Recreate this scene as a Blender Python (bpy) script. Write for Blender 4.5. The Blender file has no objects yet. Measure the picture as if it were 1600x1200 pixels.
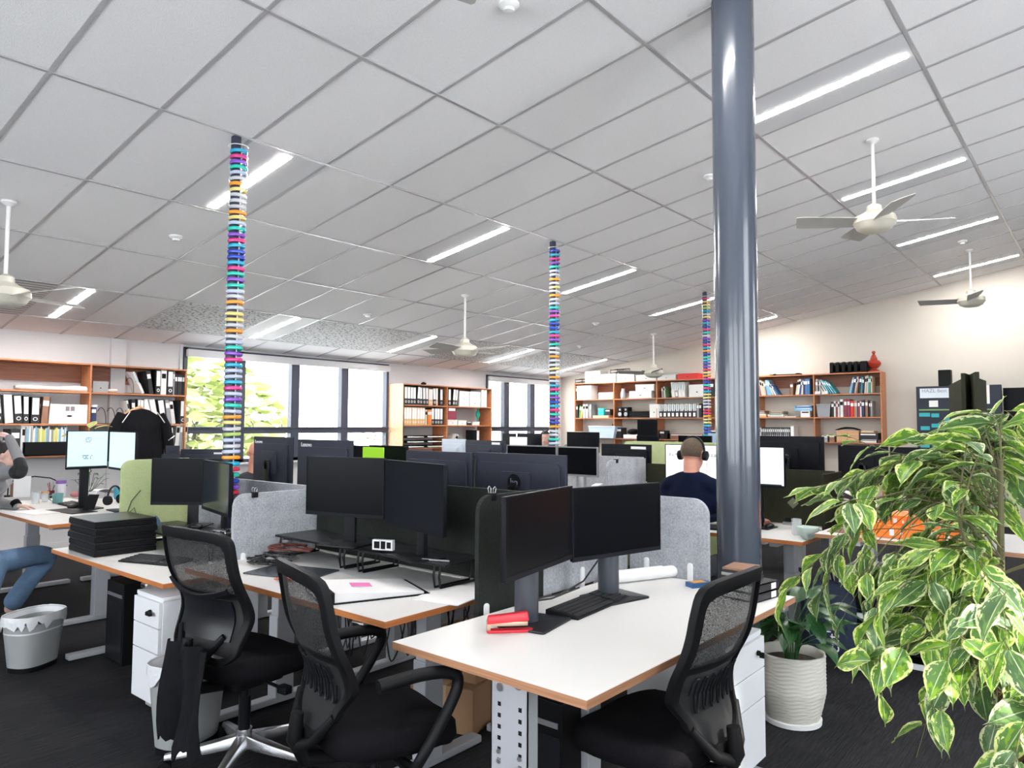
import bpy, bmesh, math, random
from mathutils import Vector, Matrix
random.seed(7)
PI = math.pi
SC = bpy.context.scene
COL = SC.collection

# ------------------------------------------------------------------ camera
CAM_F, CAM_P, CAM_Y, CAM_R, EYE = 1128.0, 0.0567, 0.695, 0.0046, 1.5
_F0 = Vector((math.cos(CAM_Y), math.sin(CAM_Y), 0)); _U0 = Vector((0, 0, 1)); _R0 = _F0.cross(_U0)
_F = _F0*math.cos(CAM_P) + _U0*math.sin(CAM_P); _U1 = -_F0*math.sin(CAM_P) + _U0*math.cos(CAM_P)
_R = _R0*math.cos(CAM_R) + _U1*math.sin(CAM_R); _U = -_R0*math.sin(CAM_R) + _U1*math.cos(CAM_R)
cd = bpy.data.cameras.new('camera'); cam = bpy.data.objects.new('camera', cd); COL.objects.link(cam)
cd.sensor_fit = 'HORIZONTAL'; cd.sensor_width = 36; cd.lens = CAM_F/1600*36; cd.clip_start = 0.05; cd.clip_end = 200
m = Matrix((_R, _U, -_F)).transposed().to_4x4(); m.translation = (0, 0, EYE); cam.matrix_world = m
SC.camera = cam

# ------------------------------------------------------------------ world, sun, exposure
SC.view_settings.view_transform = 'Standard'; SC.view_settings.look = 'None'
SC.view_settings.gamma = 1; SC.view_settings.use_curve_mapping = False
SC.view_settings.exposure = 1.04
SC.cycles.use_denoising = True
SC.cycles.max_bounces = 10; SC.cycles.diffuse_bounces = 5; SC.cycles.transparent_max_bounces = 16
SC.cycles.sample_clamp_indirect = 6
w = bpy.data.worlds.new('daylight'); SC.world = w; w.use_nodes = True
bg = w.node_tree.nodes['Background']; bg.inputs[0].default_value = (0.93, 0.96, 1.0, 1); bg.inputs[1].default_value = 5.2
sl = bpy.data.lights.new('sun', 'SUN'); sl.energy = 8.0; sl.angle = 0.03; sl.color = (1.0, 0.93, 0.82)
sun = bpy.data.objects.new('sun', sl); COL.objects.link(sun)
sun.rotation_euler = Vector((-0.25, 1.0, -0.80)).to_track_quat('-Z', 'Y').to_euler()
LAMP = 85.0     # strength of the strips in the ceiling lights

# ------------------------------------------------------------------ coordinates read off the photograph
def ray(px, py): return _F + _R*((px-800)/CAM_F) - _U*((py-600)/CAM_F)
def at(px, py, x=None, y=None, z=None, d=None):
    r = ray(px, py)
    t = x/r.x if x is not None else y/r.y if y is not None else (z-EYE)/r.z if z is not None else d
    return r*t + Vector((0, 0, EYE))
def ceil_z(y): return 4.113 - 0.1617*y

# ------------------------------------------------------------------ materials
def mat(name, col, rough=0.6, metal=0.0, var=0.0, scale=20.0, bump=0.0, spec=0.5, alpha=1.0, emit=None, es=1.0, coat=0.0, trans=0.0):
    if name in bpy.data.materials: return bpy.data.materials[name]
    M = bpy.data.materials.new(name); M.use_nodes = True; nt = M.node_tree; b = nt.nodes['Principled BSDF']
    c = (*col, 1)
    b.inputs['Base Color'].default_value = c; b.inputs['Roughness'].default_value = rough
    b.inputs['Metallic'].default_value = metal; b.inputs['Specular IOR Level'].default_value = spec
    b.inputs['Alpha'].default_value = alpha; b.inputs['Coat Weight'].default_value = coat
    b.inputs['Transmission Weight'].default_value = trans
    if emit: b.inputs['Emission Color'].default_value = (*emit, 1); b.inputs['Emission Strength'].default_value = es
    if var or bump:
        tc = nt.nodes.new('ShaderNodeTexCoord'); n = nt.nodes.new('ShaderNodeTexNoise'); n.inputs['Scale'].default_value = scale
        n.inputs['Detail'].default_value = 6; nt.links.new(tc.outputs['Object'], n.inputs['Vector'])
        if var:
            mx = nt.nodes.new('ShaderNodeMix'); mx.data_type = 'RGBA'
            mx.inputs['A'].default_value = (*[max(0, v*(1-var)) for v in col], 1); mx.inputs['B'].default_value = (*[min(1, v*(1+var)) for v in col], 1)
            nt.links.new(n.outputs['Fac'], mx.inputs['Factor']); nt.links.new(mx.outputs['Result'], b.inputs['Base Color'])
        if bump:
            bp = nt.nodes.new('ShaderNodeBump'); bp.inputs['Strength'].default_value = bump; bp.inputs['Distance'].default_value = 0.01
            nt.links.new(n.outputs['Fac'], bp.inputs['Height']); nt.links.new(bp.outputs['Normal'], b.inputs['Normal'])
    return M
def N(M, t, **kw):
    n = M.node_tree.nodes.new(t)
    for k, v in kw.items(): setattr(n, k, v)
    return n
def wood(name, c1, c2, rough=0.45, axis=(1, 12, 12)):
    M = mat(name, c1, rough); nt = M.node_tree; b = nt.nodes['Principled BSDF']
    tc = N(M, 'ShaderNodeTexCoord'); mp = N(M, 'ShaderNodeMapping'); mp.inputs['Scale'].default_value = axis
    n = N(M, 'ShaderNodeTexNoise'); n.inputs['Scale'].default_value = 3.5; n.inputs['Detail'].default_value = 8; n.inputs['Distortion'].default_value = 0.6
    r = N(M, 'ShaderNodeValToRGB'); r.color_ramp.elements[0].color = (*c2, 1); r.color_ramp.elements[1].color = (*c1, 1)
    r.color_ramp.elements[0].position = 0.35; r.color_ramp.elements[1].position = 0.62
    nt.links.new(tc.outputs['Object'], mp.inputs[0]); nt.links.new(mp.outputs[0], n.inputs['Vector']); nt.links.new(n.outputs['Fac'], r.inputs[0]); nt.links.new(r.outputs[0], b.inputs['Base Color'])
    return M
def felt(name, col, fleck=0.25):
    M = mat(name, col, 0.95, var=0.0, spec=0.1); nt = M.node_tree; b = nt.nodes['Principled BSDF']
    tc = N(M, 'ShaderNodeTexCoord'); n = N(M, 'ShaderNodeTexNoise'); n.inputs['Scale'].default_value = 90; n.inputs['Detail'].default_value = 8; n.inputs['Roughness'].default_value = 0.75
    n2 = N(M, 'ShaderNodeTexNoise'); n2.inputs['Scale'].default_value = 14; n2.inputs['Detail'].default_value = 4
    ad = N(M, 'ShaderNodeMath', operation='MULTIPLY_ADD'); ad.inputs[1].default_value = 0.3
    r = N(M, 'ShaderNodeValToRGB'); r.color_ramp.elements[0].position = 0.45; r.color_ramp.elements[1].position = 0.85
    r.color_ramp.elements[0].color = (*[v*(1-fleck) for v in col], 1); r.color_ramp.elements[1].color = (*[min(1, v*(1+fleck)) for v in col], 1)
    nt.links.new(tc.outputs['Object'], n.inputs['Vector']); nt.links.new(tc.outputs['Object'], n2.inputs['Vector'])
    nt.links.new(n2.outputs['Fac'], ad.inputs[0]); nt.links.new(n.outputs['Fac'], ad.inputs[2]); nt.links.new(ad.outputs[0], r.inputs[0]); nt.links.new(r.outputs[0], b.inputs['Base Color'])
    bp = N(M, 'ShaderNodeBump'); bp.inputs['Strength'].default_value = 0.25; bp.inputs['Distance'].default_value = 0.003
    nt.links.new(n.outputs['Fac'], bp.inputs['Height']); nt.links.new(bp.outputs['Normal'], b.inputs['Normal'])
    return M

m_wall = mat('wall_paint', (0.58, 0.57, 0.58), 0.8, var=0.02, scale=3)
m_wallr = mat('wall_paint_sun_glow', (0.58, 0.535, 0.475), 0.8, var=0.03, scale=2)  # right wall: warm sun glow put into the paint colour
m_tile = mat('ceiling_tile', (0.86, 0.845, 0.85), 0.9, var=0.13, scale=160, bump=0.2)
m_tbar = mat('ceiling_bar', (0.42, 0.41, 0.42), 0.28, spec=0.6)
m_frame = mat('window_frame', (0.045, 0.05, 0.075), 0.45)
m_black = mat('black_plastic', (0.006, 0.006, 0.007), 0.5, var=0.1, spec=0.16)
m_black_s = mat('black_satin', (0.008, 0.0085, 0.011), 0.35, spec=0.3)
m_mon = mat('monitor_casing', (0.006, 0.0065, 0.010), 0.5, spec=0.14)
m_monback = mat('monitor_back', (0.022, 0.025, 0.040), 0.5, var=0.1, spec=0.3)
m_scr = mat('dark_screen', (0.002, 0.0025, 0.004), 0.3, spec=0.10)
m_scr_g = mat('dark_screen_matt', (0.006, 0.0075, 0.011), 0.45, spec=0.12)
m_silver = mat('silver', (0.42, 0.42, 0.44), 0.3, 0.8)
m_chrome = mat('polished_metal', (0.55, 0.55, 0.57), 0.25, 0.9)
m_greyleg = mat('grey_leg', (0.42, 0.43, 0.46), 0.45, 0.2)
m_whiteleg = mat('white_leg', (0.72, 0.73, 0.76), 0.4)
m_whitep = mat('white_plastic', (0.80, 0.80, 0.80), 0.4)
m_desk = mat('desk_laminate', (0.70, 0.685, 0.665), 0.38, var=0.02, scale=5)
m_edge = wood('desk_edge_orange', (0.52, 0.19, 0.055), (0.42, 0.14, 0.04), axis=(1, 1, 20))
m_edge2 = wood('desk_edge_tan', (0.43, 0.22, 0.12), (0.32, 0.15, 0.075), axis=(1, 1, 40))
m_wood = wood('bookcase_wood', (0.50, 0.20, 0.085), (0.40, 0.15, 0.06))
m_woodl = wood('bookcase_wood_light', (0.62, 0.36, 0.20), (0.52, 0.29, 0.15))
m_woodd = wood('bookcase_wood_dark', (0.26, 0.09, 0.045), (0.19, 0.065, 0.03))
m_felt_d = felt('felt_dark', (0.026, 0.029, 0.026))
m_felt_g = felt('felt_grey', (0.36, 0.37, 0.40), 0.4)
m_felt_gr = felt('felt_green', (0.42, 0.48, 0.25), 0.15)
m_felt_o = felt('felt_olive', (0.030, 0.031, 0.020))
m_felt_b = felt('felt_blue', (0.26, 0.36, 0.48), 0.1)
m_paper = mat('paper', (0.82, 0.81, 0.80), 0.8, var=0.03, scale=8)
m_papery = mat('paper_cream', (0.72, 0.64, 0.50), 0.8)
m_pillar = mat('pillar_paint', (0.050, 0.062, 0.085), 0.22, spec=0.6, coat=0.3)
m_pole = mat('pole_paint', (0.02, 0.025, 0.05), 0.4)
m_fab = mat('black_fabric', (0.006, 0.0055, 0.007), 0.9, var=0.3, scale=200, bump=0.2, spec=0.08)
m_cloth = mat('black_cloth', (0.010, 0.010, 0.012), 0.95, var=0.2, scale=30, bump=0.3, spec=0.06)
m_skin = mat('skin', (0.60, 0.27, 0.19), 0.5, var=0.06, scale=25)
m_skinp = mat('skin_pale', (0.66, 0.42, 0.35), 0.5, var=0.05, scale=25)
m_fan = mat('fan_enamel', (0.60, 0.57, 0.48), 0.35)
m_fanb = mat('fan_blade', (0.40, 0.39, 0.37), 0.4)
m_fanrod = mat('fan_rod', (0.78, 0.76, 0.76), 0.35)
m_cable = mat('cable', (0.01, 0.01, 0.012), 0.5)

# ------------------------------------------------------------------ mesh helper
class MB:
    def __init__(s): s.v = []; s.f = []; s.m = []; s.uv = None
    def add(s, vs, fs, mi=0, M=None):
        b = len(s.v)
        s.v += [tuple(M @ Vector(v)) if M is not None else tuple(v) for v in vs]
        s.f += [[b+i for i in f] for f in fs]; s.m += [mi]*len(fs); return s
    def box(s, lo, hi, mi=0, M=None):
        x0, y0, z0 = lo; x1, y1, z1 = hi
        vs = [(x0,y0,z0),(x1,y0,z0),(x1,y1,z0),(x0,y1,z0),(x0,y0,z1),(x1,y0,z1),(x1,y1,z1),(x0,y1,z1)]
        return s.add(vs, [(0,3,2,1),(4,5,6,7),(0,1,5,4),(1,2,6,5),(2,3,7,6),(3,0,4,7)], mi, M)
    def rbox(s, lo, hi, r=0.01, mi=0, M=None, seg=4, axis='z'):
        # box with rounded vertical (axis) edges
        i = 'xyz'.index(axis); a, b = [(1,2),(2,0),(0,1)][i]
        r = min(r, (hi[a]-lo[a])/2-1e-5, (hi[b]-lo[b])/2-1e-5)
        pts = []
        for cx, cy, a0 in ((hi[a]-r, hi[b]-r, 0), (lo[a]+r, hi[b]-r, 90), (lo[a]+r, lo[b]+r, 180), (hi[a]-r, lo[b]+r, 270)):
            for k in range(seg+1):
                t = math.radians(a0 + 90*k/seg); pts.append((cx+r*math.cos(t), cy+r*math.sin(t)))
        return s.prism(pts, lo[i], hi[i], mi, M, axis)
    def prism(s, pts, z0, z1, mi=0, M=None, axis='z'):
        i = 'xyz'.index(axis); a, b = [(1,2),(2,0),(0,1)][i]; n = len(pts); vs = []
        for z in (z0, z1):
            for p in pts:
                v = [0,0,0]; v[a] = p[0]; v[b] = p[1]; v[i] = z; vs.append(tuple(v))
        fs = [list(range(n-1,-1,-1)), list(range(n, 2*n))] + [(k,(k+1)%n,n+(k+1)%n,n+k) for k in range(n)]
        return s.add(vs, fs, mi, M)
    def cyl(s, p0, p1, r, n=16, r2=None, mi=0, M=None, cap=True):
        p0 = Vector(p0); p1 = Vector(p1); d = (p1-p0).normalized(); r2 = r if r2 is None else r2
        u = d.orthogonal().normalized(); w_ = d.cross(u); vs = []
        for p, q in ((p0, r), (p1, r2)):
            for k in range(n):
                t = 2*PI*k/n; vs.append(tuple(p + (u*math.cos(t)+w_*math.sin(t))*q))
        fs = [(k,(k+1)%n,n+(k+1)%n,n+k) for k in range(n)]
        if cap: fs += [list(range(n-1,-1,-1)), list(range(n,2*n))]
        return s.add(vs, fs, mi, M)
    def tube(s, pts, r, n=8, mi=0, M=None, closed=False):
        P = [Vector(p) for p in pts]; k = len(P); rs = r if isinstance(r, (list, tuple)) else [r]*k
        vs = []; up = None
        for i in range(k):
            a = P[(i-1) % k] if (closed or i > 0) else P[i]; b = P[(i+1) % k] if (closed or i < k-1) else P[i]
            d = (b-a).normalized() if (b-a).length > 1e-9 else Vector((0,0,1))
            if up is None: up = d.orthogonal().normalized()
            up = (up - d*up.dot(d)); up = up.normalized() if up.length > 1e-6 else d.orthogonal().normalized()
            w_ = d.cross(up)
            for j in range(n):
                t = 2*PI*j/n; vs.append(tuple(P[i] + (up*math.cos(t)+w_*math.sin(t))*rs[i]))
        fs = []
        for i in range(k if closed else k-1):
            for j in range(n):
                a = i*n+j; b = i*n+(j+1)%n; c = ((i+1)%k)*n+(j+1)%n; d = ((i+1)%k)*n+j; fs.append((a,b,c,d))
        if not closed: fs += [list(range(n-1,-1,-1)), list(range((k-1)*n, k*n))]
        return s.add(vs, fs, mi, M)
    def lathe(s, prof, c=(0,0,0), n=24, mi=0, M=None, sx=1, sy=1):
        vs = []; k = len(prof)
        for r, z in prof:
            for j in range(n):
                t = 2*PI*j/n; vs.append((c[0]+sx*max(r,1e-4)*math.cos(t), c[1]+sy*max(r,1e-4)*math.sin(t), c[2]+z))
        fs = [(i*n+j, i*n+(j+1)%n, (i+1)*n+(j+1)%n, (i+1)*n+j) for i in range(k-1) for j in range(n)]
        fs += [list(range(n-1,-1,-1)), list(range((k-1)*n, k*n))]
        return s.add(vs, fs, mi, M)
    def ell(s, c, r, mi=0, M=None, nu=16, nv=10):
        vs = []; 
        for i in range(nv+1):
            ph = PI*i/nv
            for j in range(nu):
                t = 2*PI*j/nu; q = max(math.sin(ph), 1e-3)
                vs.append((c[0]+r[0]*q*math.cos(t), c[1]+r[1]*q*math.sin(t), c[2]-r[2]*math.cos(ph)))
        fs = [(i*nu+j, i*nu+(j+1)%nu, (i+1)*nu+(j+1)%nu, (i+1)*nu+j) for i in range(nv) for j in range(nu)]
        return s.add(vs, fs, mi, M)
    def grid(s, fn, nu, nv, mi=0, M=None, th=0.0):
        vs = [tuple(fn(i/nu, j/nv)) for j in range(nv+1) for i in range(nu+1)]; k = nu+1
        fs = [(j*k+i, j*k+i+1, (j+1)*k+i+1, (j+1)*k+i) for j in range(nv) for i in range(nu)]
        if th:
            tmp = bpy.data.meshes.new('t'); tmp.from_pydata(vs, [], fs); tmp.update()
            no = [v.normal.copy() for v in tmp.vertices]; bpy.data.meshes.remove(tmp)
            n0 = len(vs); vs2 = [tuple(Vector(v)-n*th) for v, n in zip(vs, no)]
            fs2 = [tuple(n0+i for i in reversed(f)) for f in fs]
            rim = [i for i in range(nu)] + [j*k+nu for j in range(nv)] + [nv*k+i for i in range(nu, 0, -1)] + [j*k for j in range(nv, 0, -1)]
            fs3 = [(rim[(i+1)%len(rim)], rim[i], n0+rim[i], n0+rim[(i+1)%len(rim)]) for i in range(len(rim))]
            vs += vs2; fs = fs + fs2 + fs3
        return s.add(vs, fs, mi, M)
    def build(s, name, mats, parent=None, bevel=0.0, smooth=True, loc=None, rot=None, ang=35, bseg=2, subd=0):
        me = bpy.data.meshes.new(name); me.from_pydata(s.v, [], s.f); me.update()
        if not isinstance(mats, (list, tuple)): mats = [mats]
        for q in mats: me.materials.append(q)
        me.polygons.foreach_set('material_index', s.m)
        if s.uv:
            ul = me.uv_layers.new(name='uv'); ul.data.foreach_set('uv', s.uv)
        bm = bmesh.new(); bm.from_mesh(me)
        bmesh.ops.recalc_face_normals(bm, faces=bm.faces)
        if bevel:
            es = [e for e in bm.edges if len(e.link_faces) == 2 and e.calc_face_angle(0) > 0.6]
            bmesh.ops.bevel(bm, geom=es, offset=bevel, segments=bseg, affect='EDGES', profile=0.6, clamp_overlap=True)
        if subd:
            bmesh.ops.subdivide_edges(bm, edges=bm.edges, cuts=subd, use_grid_fill=True, smooth=1.0)
        bm.to_mesh(me); bm.free()
        if smooth:
            me.shade_smooth(); me.set_sharp_from_angle(angle=math.radians(ang))
        o = bpy.data.objects.new(name, me); COL.objects.link(o); o.parent = parent
        if loc is not None: o.location = loc
        if rot is not None: o.rotation_euler = rot
        return o

def tag(o, label, cat, group=None, kind=None):
    if label: o['label'] = label
    if cat: o['category'] = cat
    if group: o['group'] = group
    if kind: o['kind'] = kind
    return o
def thing(name, label, cat, loc=(0,0,0), rz=0.0, group=None):
    o = bpy.data.objects.new(name, None); COL.objects.link(o); o.empty_display_size = 0.1
    o.location = loc; o.rotation_euler = (0, 0, rz); return tag(o, label, cat, group)
def struct(o): o['kind'] = 'structure'; return o
KIDS = {}
def dup(root, loc, rz=None, label=None, group=None, rot=None, scale=None):
    kids = [(o, o.parent) for o in root.children_recursive]; mp = {}
    r = root.copy(); COL.objects.link(r); r.location = loc; mp[root] = r
    if rz is not None: r.rotation_euler = (0, 0, rz)
    if rot is not None: r.rotation_euler = rot
    if scale is not None: r.scale = scale
    if label: r['label'] = label
    if group: r['group'] = group
    for o, pa in kids:
        c = o.copy(); COL.objects.link(c); mp[o] = c
    for o, pa in kids: mp[o].parent = mp[pa]
    return r
def text(s, size, name, m, parent, M, depth=0.001, align='CENTER'):
    cu = bpy.data.curves.new(name, 'FONT'); cu.body = s; cu.size = size; cu.extrude = depth; cu.align_x = align; cu.align_y = 'CENTER'
    cu.materials.append(m); o = bpy.data.objects.new(name, cu); COL.objects.link(o)
    me = bpy.data.meshes.new_from_object(o); bpy.data.objects.remove(o); me.materials.clear(); me.materials.append(m)
    o = bpy.data.objects.new(name, me); COL.objects.link(o); o.parent = parent; o.matrix_local = M; return o
def RT(loc, rx=0, ry=0, rz=0): return Matrix.Translation(loc) @ Matrix.Rotation(rz, 4, 'Z') @ Matrix.Rotation(ry, 4, 'Y') @ Matrix.Rotation(rx, 4, 'X')
def ordn(i):
    return ['first','second','third','fourth','fifth','sixth','seventh','eighth','ninth','tenth','eleventh','twelfth','thirteenth','fourteenth','fifteenth','sixteenth','seventeenth','eighteenth','nineteenth','twentieth'][i] if i < 20 else str(i+1)+'th'

# ================================================================== THE ROOM
X0, X1, Y0, Y1 = -3.2, 13.25, -3.0, 9.6
# carpet: charcoal planks with fine streaks
m_carpet = mat('carpet', (0.035, 0.036, 0.040), 0.95, spec=0.15); nt = m_carpet.node_tree; b_ = nt.nodes['Principled BSDF']
tc = N(m_carpet, 'ShaderNodeTexCoord'); mp = N(m_carpet, 'ShaderNodeMapping'); mp.inputs['Scale'].default_value = (1.5, 30, 1); mp.inputs['Rotation'].default_value = (0, 0, 0.0)
n1 = N(m_carpet, 'ShaderNodeTexNoise'); n1.inputs['Scale'].default_value = 4; n1.inputs['Detail'].default_value = 10; n1.inputs['Roughness'].default_value = 0.8
br = N(m_carpet, 'ShaderNodeTexBrick'); br.inputs['Scale'].default_value = 1.0; br.inputs['Brick Width'].default_value = 1.0; br.inputs['Row Height'].default_value = 0.25
br.inputs['Color1'].default_value = (0.95, 0.95, 0.95, 1); br.inputs['Color2'].default_value = (0.72, 0.73, 0.78, 1); br.inputs['Mortar'].default_value = (0.6, 0.6, 0.6, 1); br.inputs['Mortar Size'].default_value = 0.003
rr = N(m_carpet, 'ShaderNodeValToRGB'); rr.color_ramp.elements[0].position = 0.38; rr.color_ramp.elements[1].position = 0.72
rr.color_ramp.elements[0].color = (0.007, 0.0075, 0.010, 1); rr.color_ramp.elements[1].color = (0.044, 0.042, 0.043, 1)
mx = N(m_carpet, 'ShaderNodeMix', data_type='RGBA', blend_type='MULTIPLY'); mx.inputs['Factor'].default_value = 1
nt.links.new(tc.outputs['Object'], mp.inputs[0]); nt.links.new(mp.outputs[0], n1.inputs['Vector']); nt.links.new(n1.outputs['Fac'], rr.inputs[0])
nt.links.new(tc.outputs['Object'], br.inputs['Vector']); nt.links.new(rr.outputs[0], mx.inputs['A']); nt.links.new(br.outputs['Color'], mx.inputs['B']); nt.links.new(mx.outputs['Result'], b_.inputs['Base Color'])
struct(MB().box((X0, Y0, -0.1), (X1, Y1, 0)).build('floor', m_carpet, smooth=False))
# raked ceiling (level along X, rising towards -Y)
cv = [(X0-.2, Y0-.2, ceil_z(Y0-.2)), (X1+.2, Y0-.2, ceil_z(Y0-.2)), (X1+.2, Y1+.2, ceil_z(Y1+.2)), (X0-.2, Y1+.2, ceil_z(Y1+.2))]
cv += [(x, y, z+0.15) for x, y, z in cv]
struct(MB().add(cv, [(0,1,2,3),(7,6,5,4),(0,4,5,1),(1,5,6,2),(2,6,7,3),(3,7,4,0)]).build('ceiling', m_tile, smooth=False))
# grid of T bars
SL = math.atan(0.1617); RAKE = Matrix.Rotation(-SL, 4, 'X')
mb = MB(); GX, GY, TX, TY = 1.3184, 4.3775, 0.6, 1.151
k = math.ceil((X0-GX)/TX)
while GX+k*TX < X1:
    x = GX+k*TX; a = (x-.012, Y0, ceil_z(Y0)); b = (x+.012, Y1, ceil_z(Y1)); t = 0.006
    mb.add([(a[0],a[1],a[2]+.02),(b[0],a[1],a[2]+.02),(b[0],b[1],b[2]+.02),(a[0],b[1],b[2]+.02),(a[0],a[1],a[2]-t),(b[0],a[1],a[2]-t),(b[0],b[1],b[2]-t),(a[0],b[1],b[2]-t)],
           [(0,3,2,1),(4,5,6,7),(0,1,5,4),(1,2,6,5),(2,3,7,6),(3,0,4,7)]); k += 1
k = math.ceil((Y0-GY)/TY)
while GY+k*TY < Y1:
    y = GY+k*TY; z = ceil_z(y); mb.box((X0, y-.012, z-.0075), (X1, y+.012, z+.02)); k += 1
struct(mb.build('trim_1', m_tbar, smooth=False))
# walls
def wall_y(name, y0, y1, holes, m, top):
    mb = MB(); xs = X0
    for (a, b, z0, z1) in holes:
        mb.box((xs, y0, 0), (a, y1, top)); mb.box((a, y0, 0), (b, y1, z0)); mb.box((a, y0, z1), (b, y1, top)); xs = b
    mb.box((xs, y0, 0), (X1, y1, top)); return struct(mb.build(name, m, smooth=False))
WA = (4.60, 8.17, 0.95, 2.53); WB = (10.70, 13.10, 0.95, 2.50)
wall_y('wall_back', Y1, Y1+.15, [WA, WB], m_wall, ceil_z(Y1))
FW = (6.9, 8.9, 1.3, 3.4)
FWS = [(-2.7, 0.6, 1.0, 3.0), (1.7, 4.0, 1.0, 3.9), FW]  # unseen windows, added and sized for the daylight and sun they let in
wall_y('wall_front', Y0-.15, Y0, FWS, m_wall, ceil_z(Y0))
def wall_x(name, x0, x1, holes, m):
    mb = MB(); ys = Y0
    def pc(a, b, z0, z1a, z1b):
        mb.add([(x0,a,z0),(x1,a,z0),(x1,b,z0),(x0,b,z0),(x0,a,z1a),(x1,a,z1a),(x1,b,z1b),(x0,b,z1b)], [(0,3,2,1),(4,5,6,7),(0,1,5,4),(1,2,6,5),(2,3,7,6),(3,0,4,7)])
    for (a, b, z0, z1) in holes:
        pc(ys, a, 0, ceil_z(ys), ceil_z(a)); pc(a, b, 0, z0, z0); pc(a, b, z1, ceil_z(a), ceil_z(b)); ys = b
    pc(ys, Y1, 0, ceil_z(ys), ceil_z(Y1)); return struct(mb.build(name, m, smooth=False))
wall_x('wall_right', X1, X1+.15, [], m_wallr)
LWS = [(-2.4, 0.4, 0.9, 3.1), (0.9, 3.7, 0.9, 3.0), (4.2, 7.0, 0.9, 2.5)]  # unseen windows, put in as further daylight openings
wall_x('wall_left', X0-.15, X0, LWS, m_wall)
struct(MB().box((X0, Y1-.012, 0), (4.55, Y1, .1)).box((8.2, Y1-.012, 0), (X1, Y1, .1)).build('baseboard_back', m_wall, smooth=False))
struct(MB().box((X1-.012, Y0, 0), (X1, Y1, .1)).build('baseboard_right', m_wall, smooth=False))
# flat pilaster behind the left bookcase, cover strips on the plasterboard joints
xa, xb = at(172, 600, y=9.55).x, at(195, 600, y=9.55).x
struct(MB().box((xa, 9.54, 0), (xb, Y1, ceil_z(9.57)-.01)).build('trim_2', m_wall, smooth=False))
struct(MB().box((at(281, 560, y=9.58).x, 9.57, 0), (at(285, 560, y=9.58).x, Y1, 2.56)).build('trim_3', m_wall, smooth=False))

# windows
m_glass = mat('window_glass', (1, 1, 1), 0.02); nt = m_glass.node_tree; nt.nodes.remove(nt.nodes['Principled BSDF'])
tr = N(m_glass, 'ShaderNodeBsdfTransparent'); tr.inputs[0].default_value = (0.97, 0.98, 0.98, 1); gl = N(m_glass, 'ShaderNodeBsdfGlossy'); gl.inputs['Roughness'].default_value = 0.02
ms = N(m_glass, 'ShaderNodeMixShader'); ms.inputs[0].default_value = 0.06
nt.links.new(tr.outputs[0], ms.inputs[1]); nt.links.new(gl.outputs[0], ms.inputs[2]); nt.links.new(ms.outputs[0], nt.nodes['Material Output'].inputs[0])
def window_back(n, x0, x1, z0, z1, mull, zt, blind=True):
    r = struct(thing('window_%d' % n, None, None)); f = MB(); ya, yb = Y1-.03, Y1+.07
    f.box((x0, ya, z0), (x0+.05, yb, z1)); f.box((x1-.05, ya, z0), (x1, yb, z1)); f.box((x0, ya, z1-.035), (x1, yb, z1)); f.box((x0, ya, z0), (x1, yb, z0+.05))
    for a, b in mull: f.box((a, ya, z0), (b, yb, z1))
    f.box((x0, ya+.003, zt-.05), (x1, yb-.003, zt+.04))
    f.box((x0, ya-.012, zt+.02), (x1, yb-.003, zt+.045))
    f.build('window_frame', m_frame, r, bevel=.004, smooth=False)
    xs = [x0+.05] + [v for ab in mull for v in ab] + [x1-.05]
    for k in range(0, len(xs), 2):
        MB().box((xs[k], Y1+.02, z0+.05), (xs[k+1], Y1+.026, zt-.05)).build('pane', m_glass, r, smooth=False)
        MB().box((xs[k], Y1+.02, zt+.04), (xs[k+1], Y1+.026, z1-.035)).build('pane', m_glass, r, smooth=False)
        hw = MB()
        for q in (.18, .8):
            hx = xs[k]*(1-q)+xs[k+1]*q; hw.tube([(hx, ya-.005, zt+.045), (hx-.02, ya-.03, zt+.08), (hx-.06, ya-.03, zt+.13)], .006, 6)
        hw.build('window_stay', m_frame, r)
    MB().box((x0+.02, ya-.07, z1-.13), (x1-.02, ya-.005, z1-.03)).build('roller_blind', m_wall, r, bevel=.01)
    MB().box((x0-.03, Y1-.07, z0-.03), (x1+.03, Y1+.07, z0)).build('window_sill', m_wall, r, bevel=.005, smooth=False)
window_back(1, WA[0], WA[1], WA[2], WA[3], [(5.33, 5.50), (6.26, 6.40), (7.185, 7.32)], 1.41)
window_back(2, WB[0], WB[1], WB[2], WB[3], [(11.24, 11.40), (12.10, 12.25)], 1.42)
def unseen_window(n, lo, hi, ax, parts):
    r = struct(thing('window_%d' % n, None, None)); f = MB(); g = MB()
    (a0, z0), (a1, z1) = lo, hi; st = (a1-a0)/parts
    def bx(mb, a, b, c, d, t):
        if ax == 'x': mb.box((X0-.10, a, c), (X0-.10+t, b, d))
        else: mb.box((a, Y0-.10, c), (b, Y0-.10+t, d))
    for k in range(parts+1): bx(f, max(a0, a0+k*st-.03), min(a1, a0+k*st+.03), z0, z1, .07)
    bx(f, a0, a1, z0, z0+.05, .07); bx(f, a0, a1, z1-.05, z1, .07)
    f.build('window_frame', m_frame, r, smooth=False); bx(g, a0, a1, z0, z1, .005); g.build('pane', m_glass, r, smooth=False)
for i, h in enumerate(LWS): unseen_window(3+i, (h[0], h[2]), (h[1], h[3]), 'x', 3)
for i, h in enumerate(FWS): unseen_window(6+i, (h[0], h[2]), (h[1], h[3]), 'y', 1 if i == 2 else 3)

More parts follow.
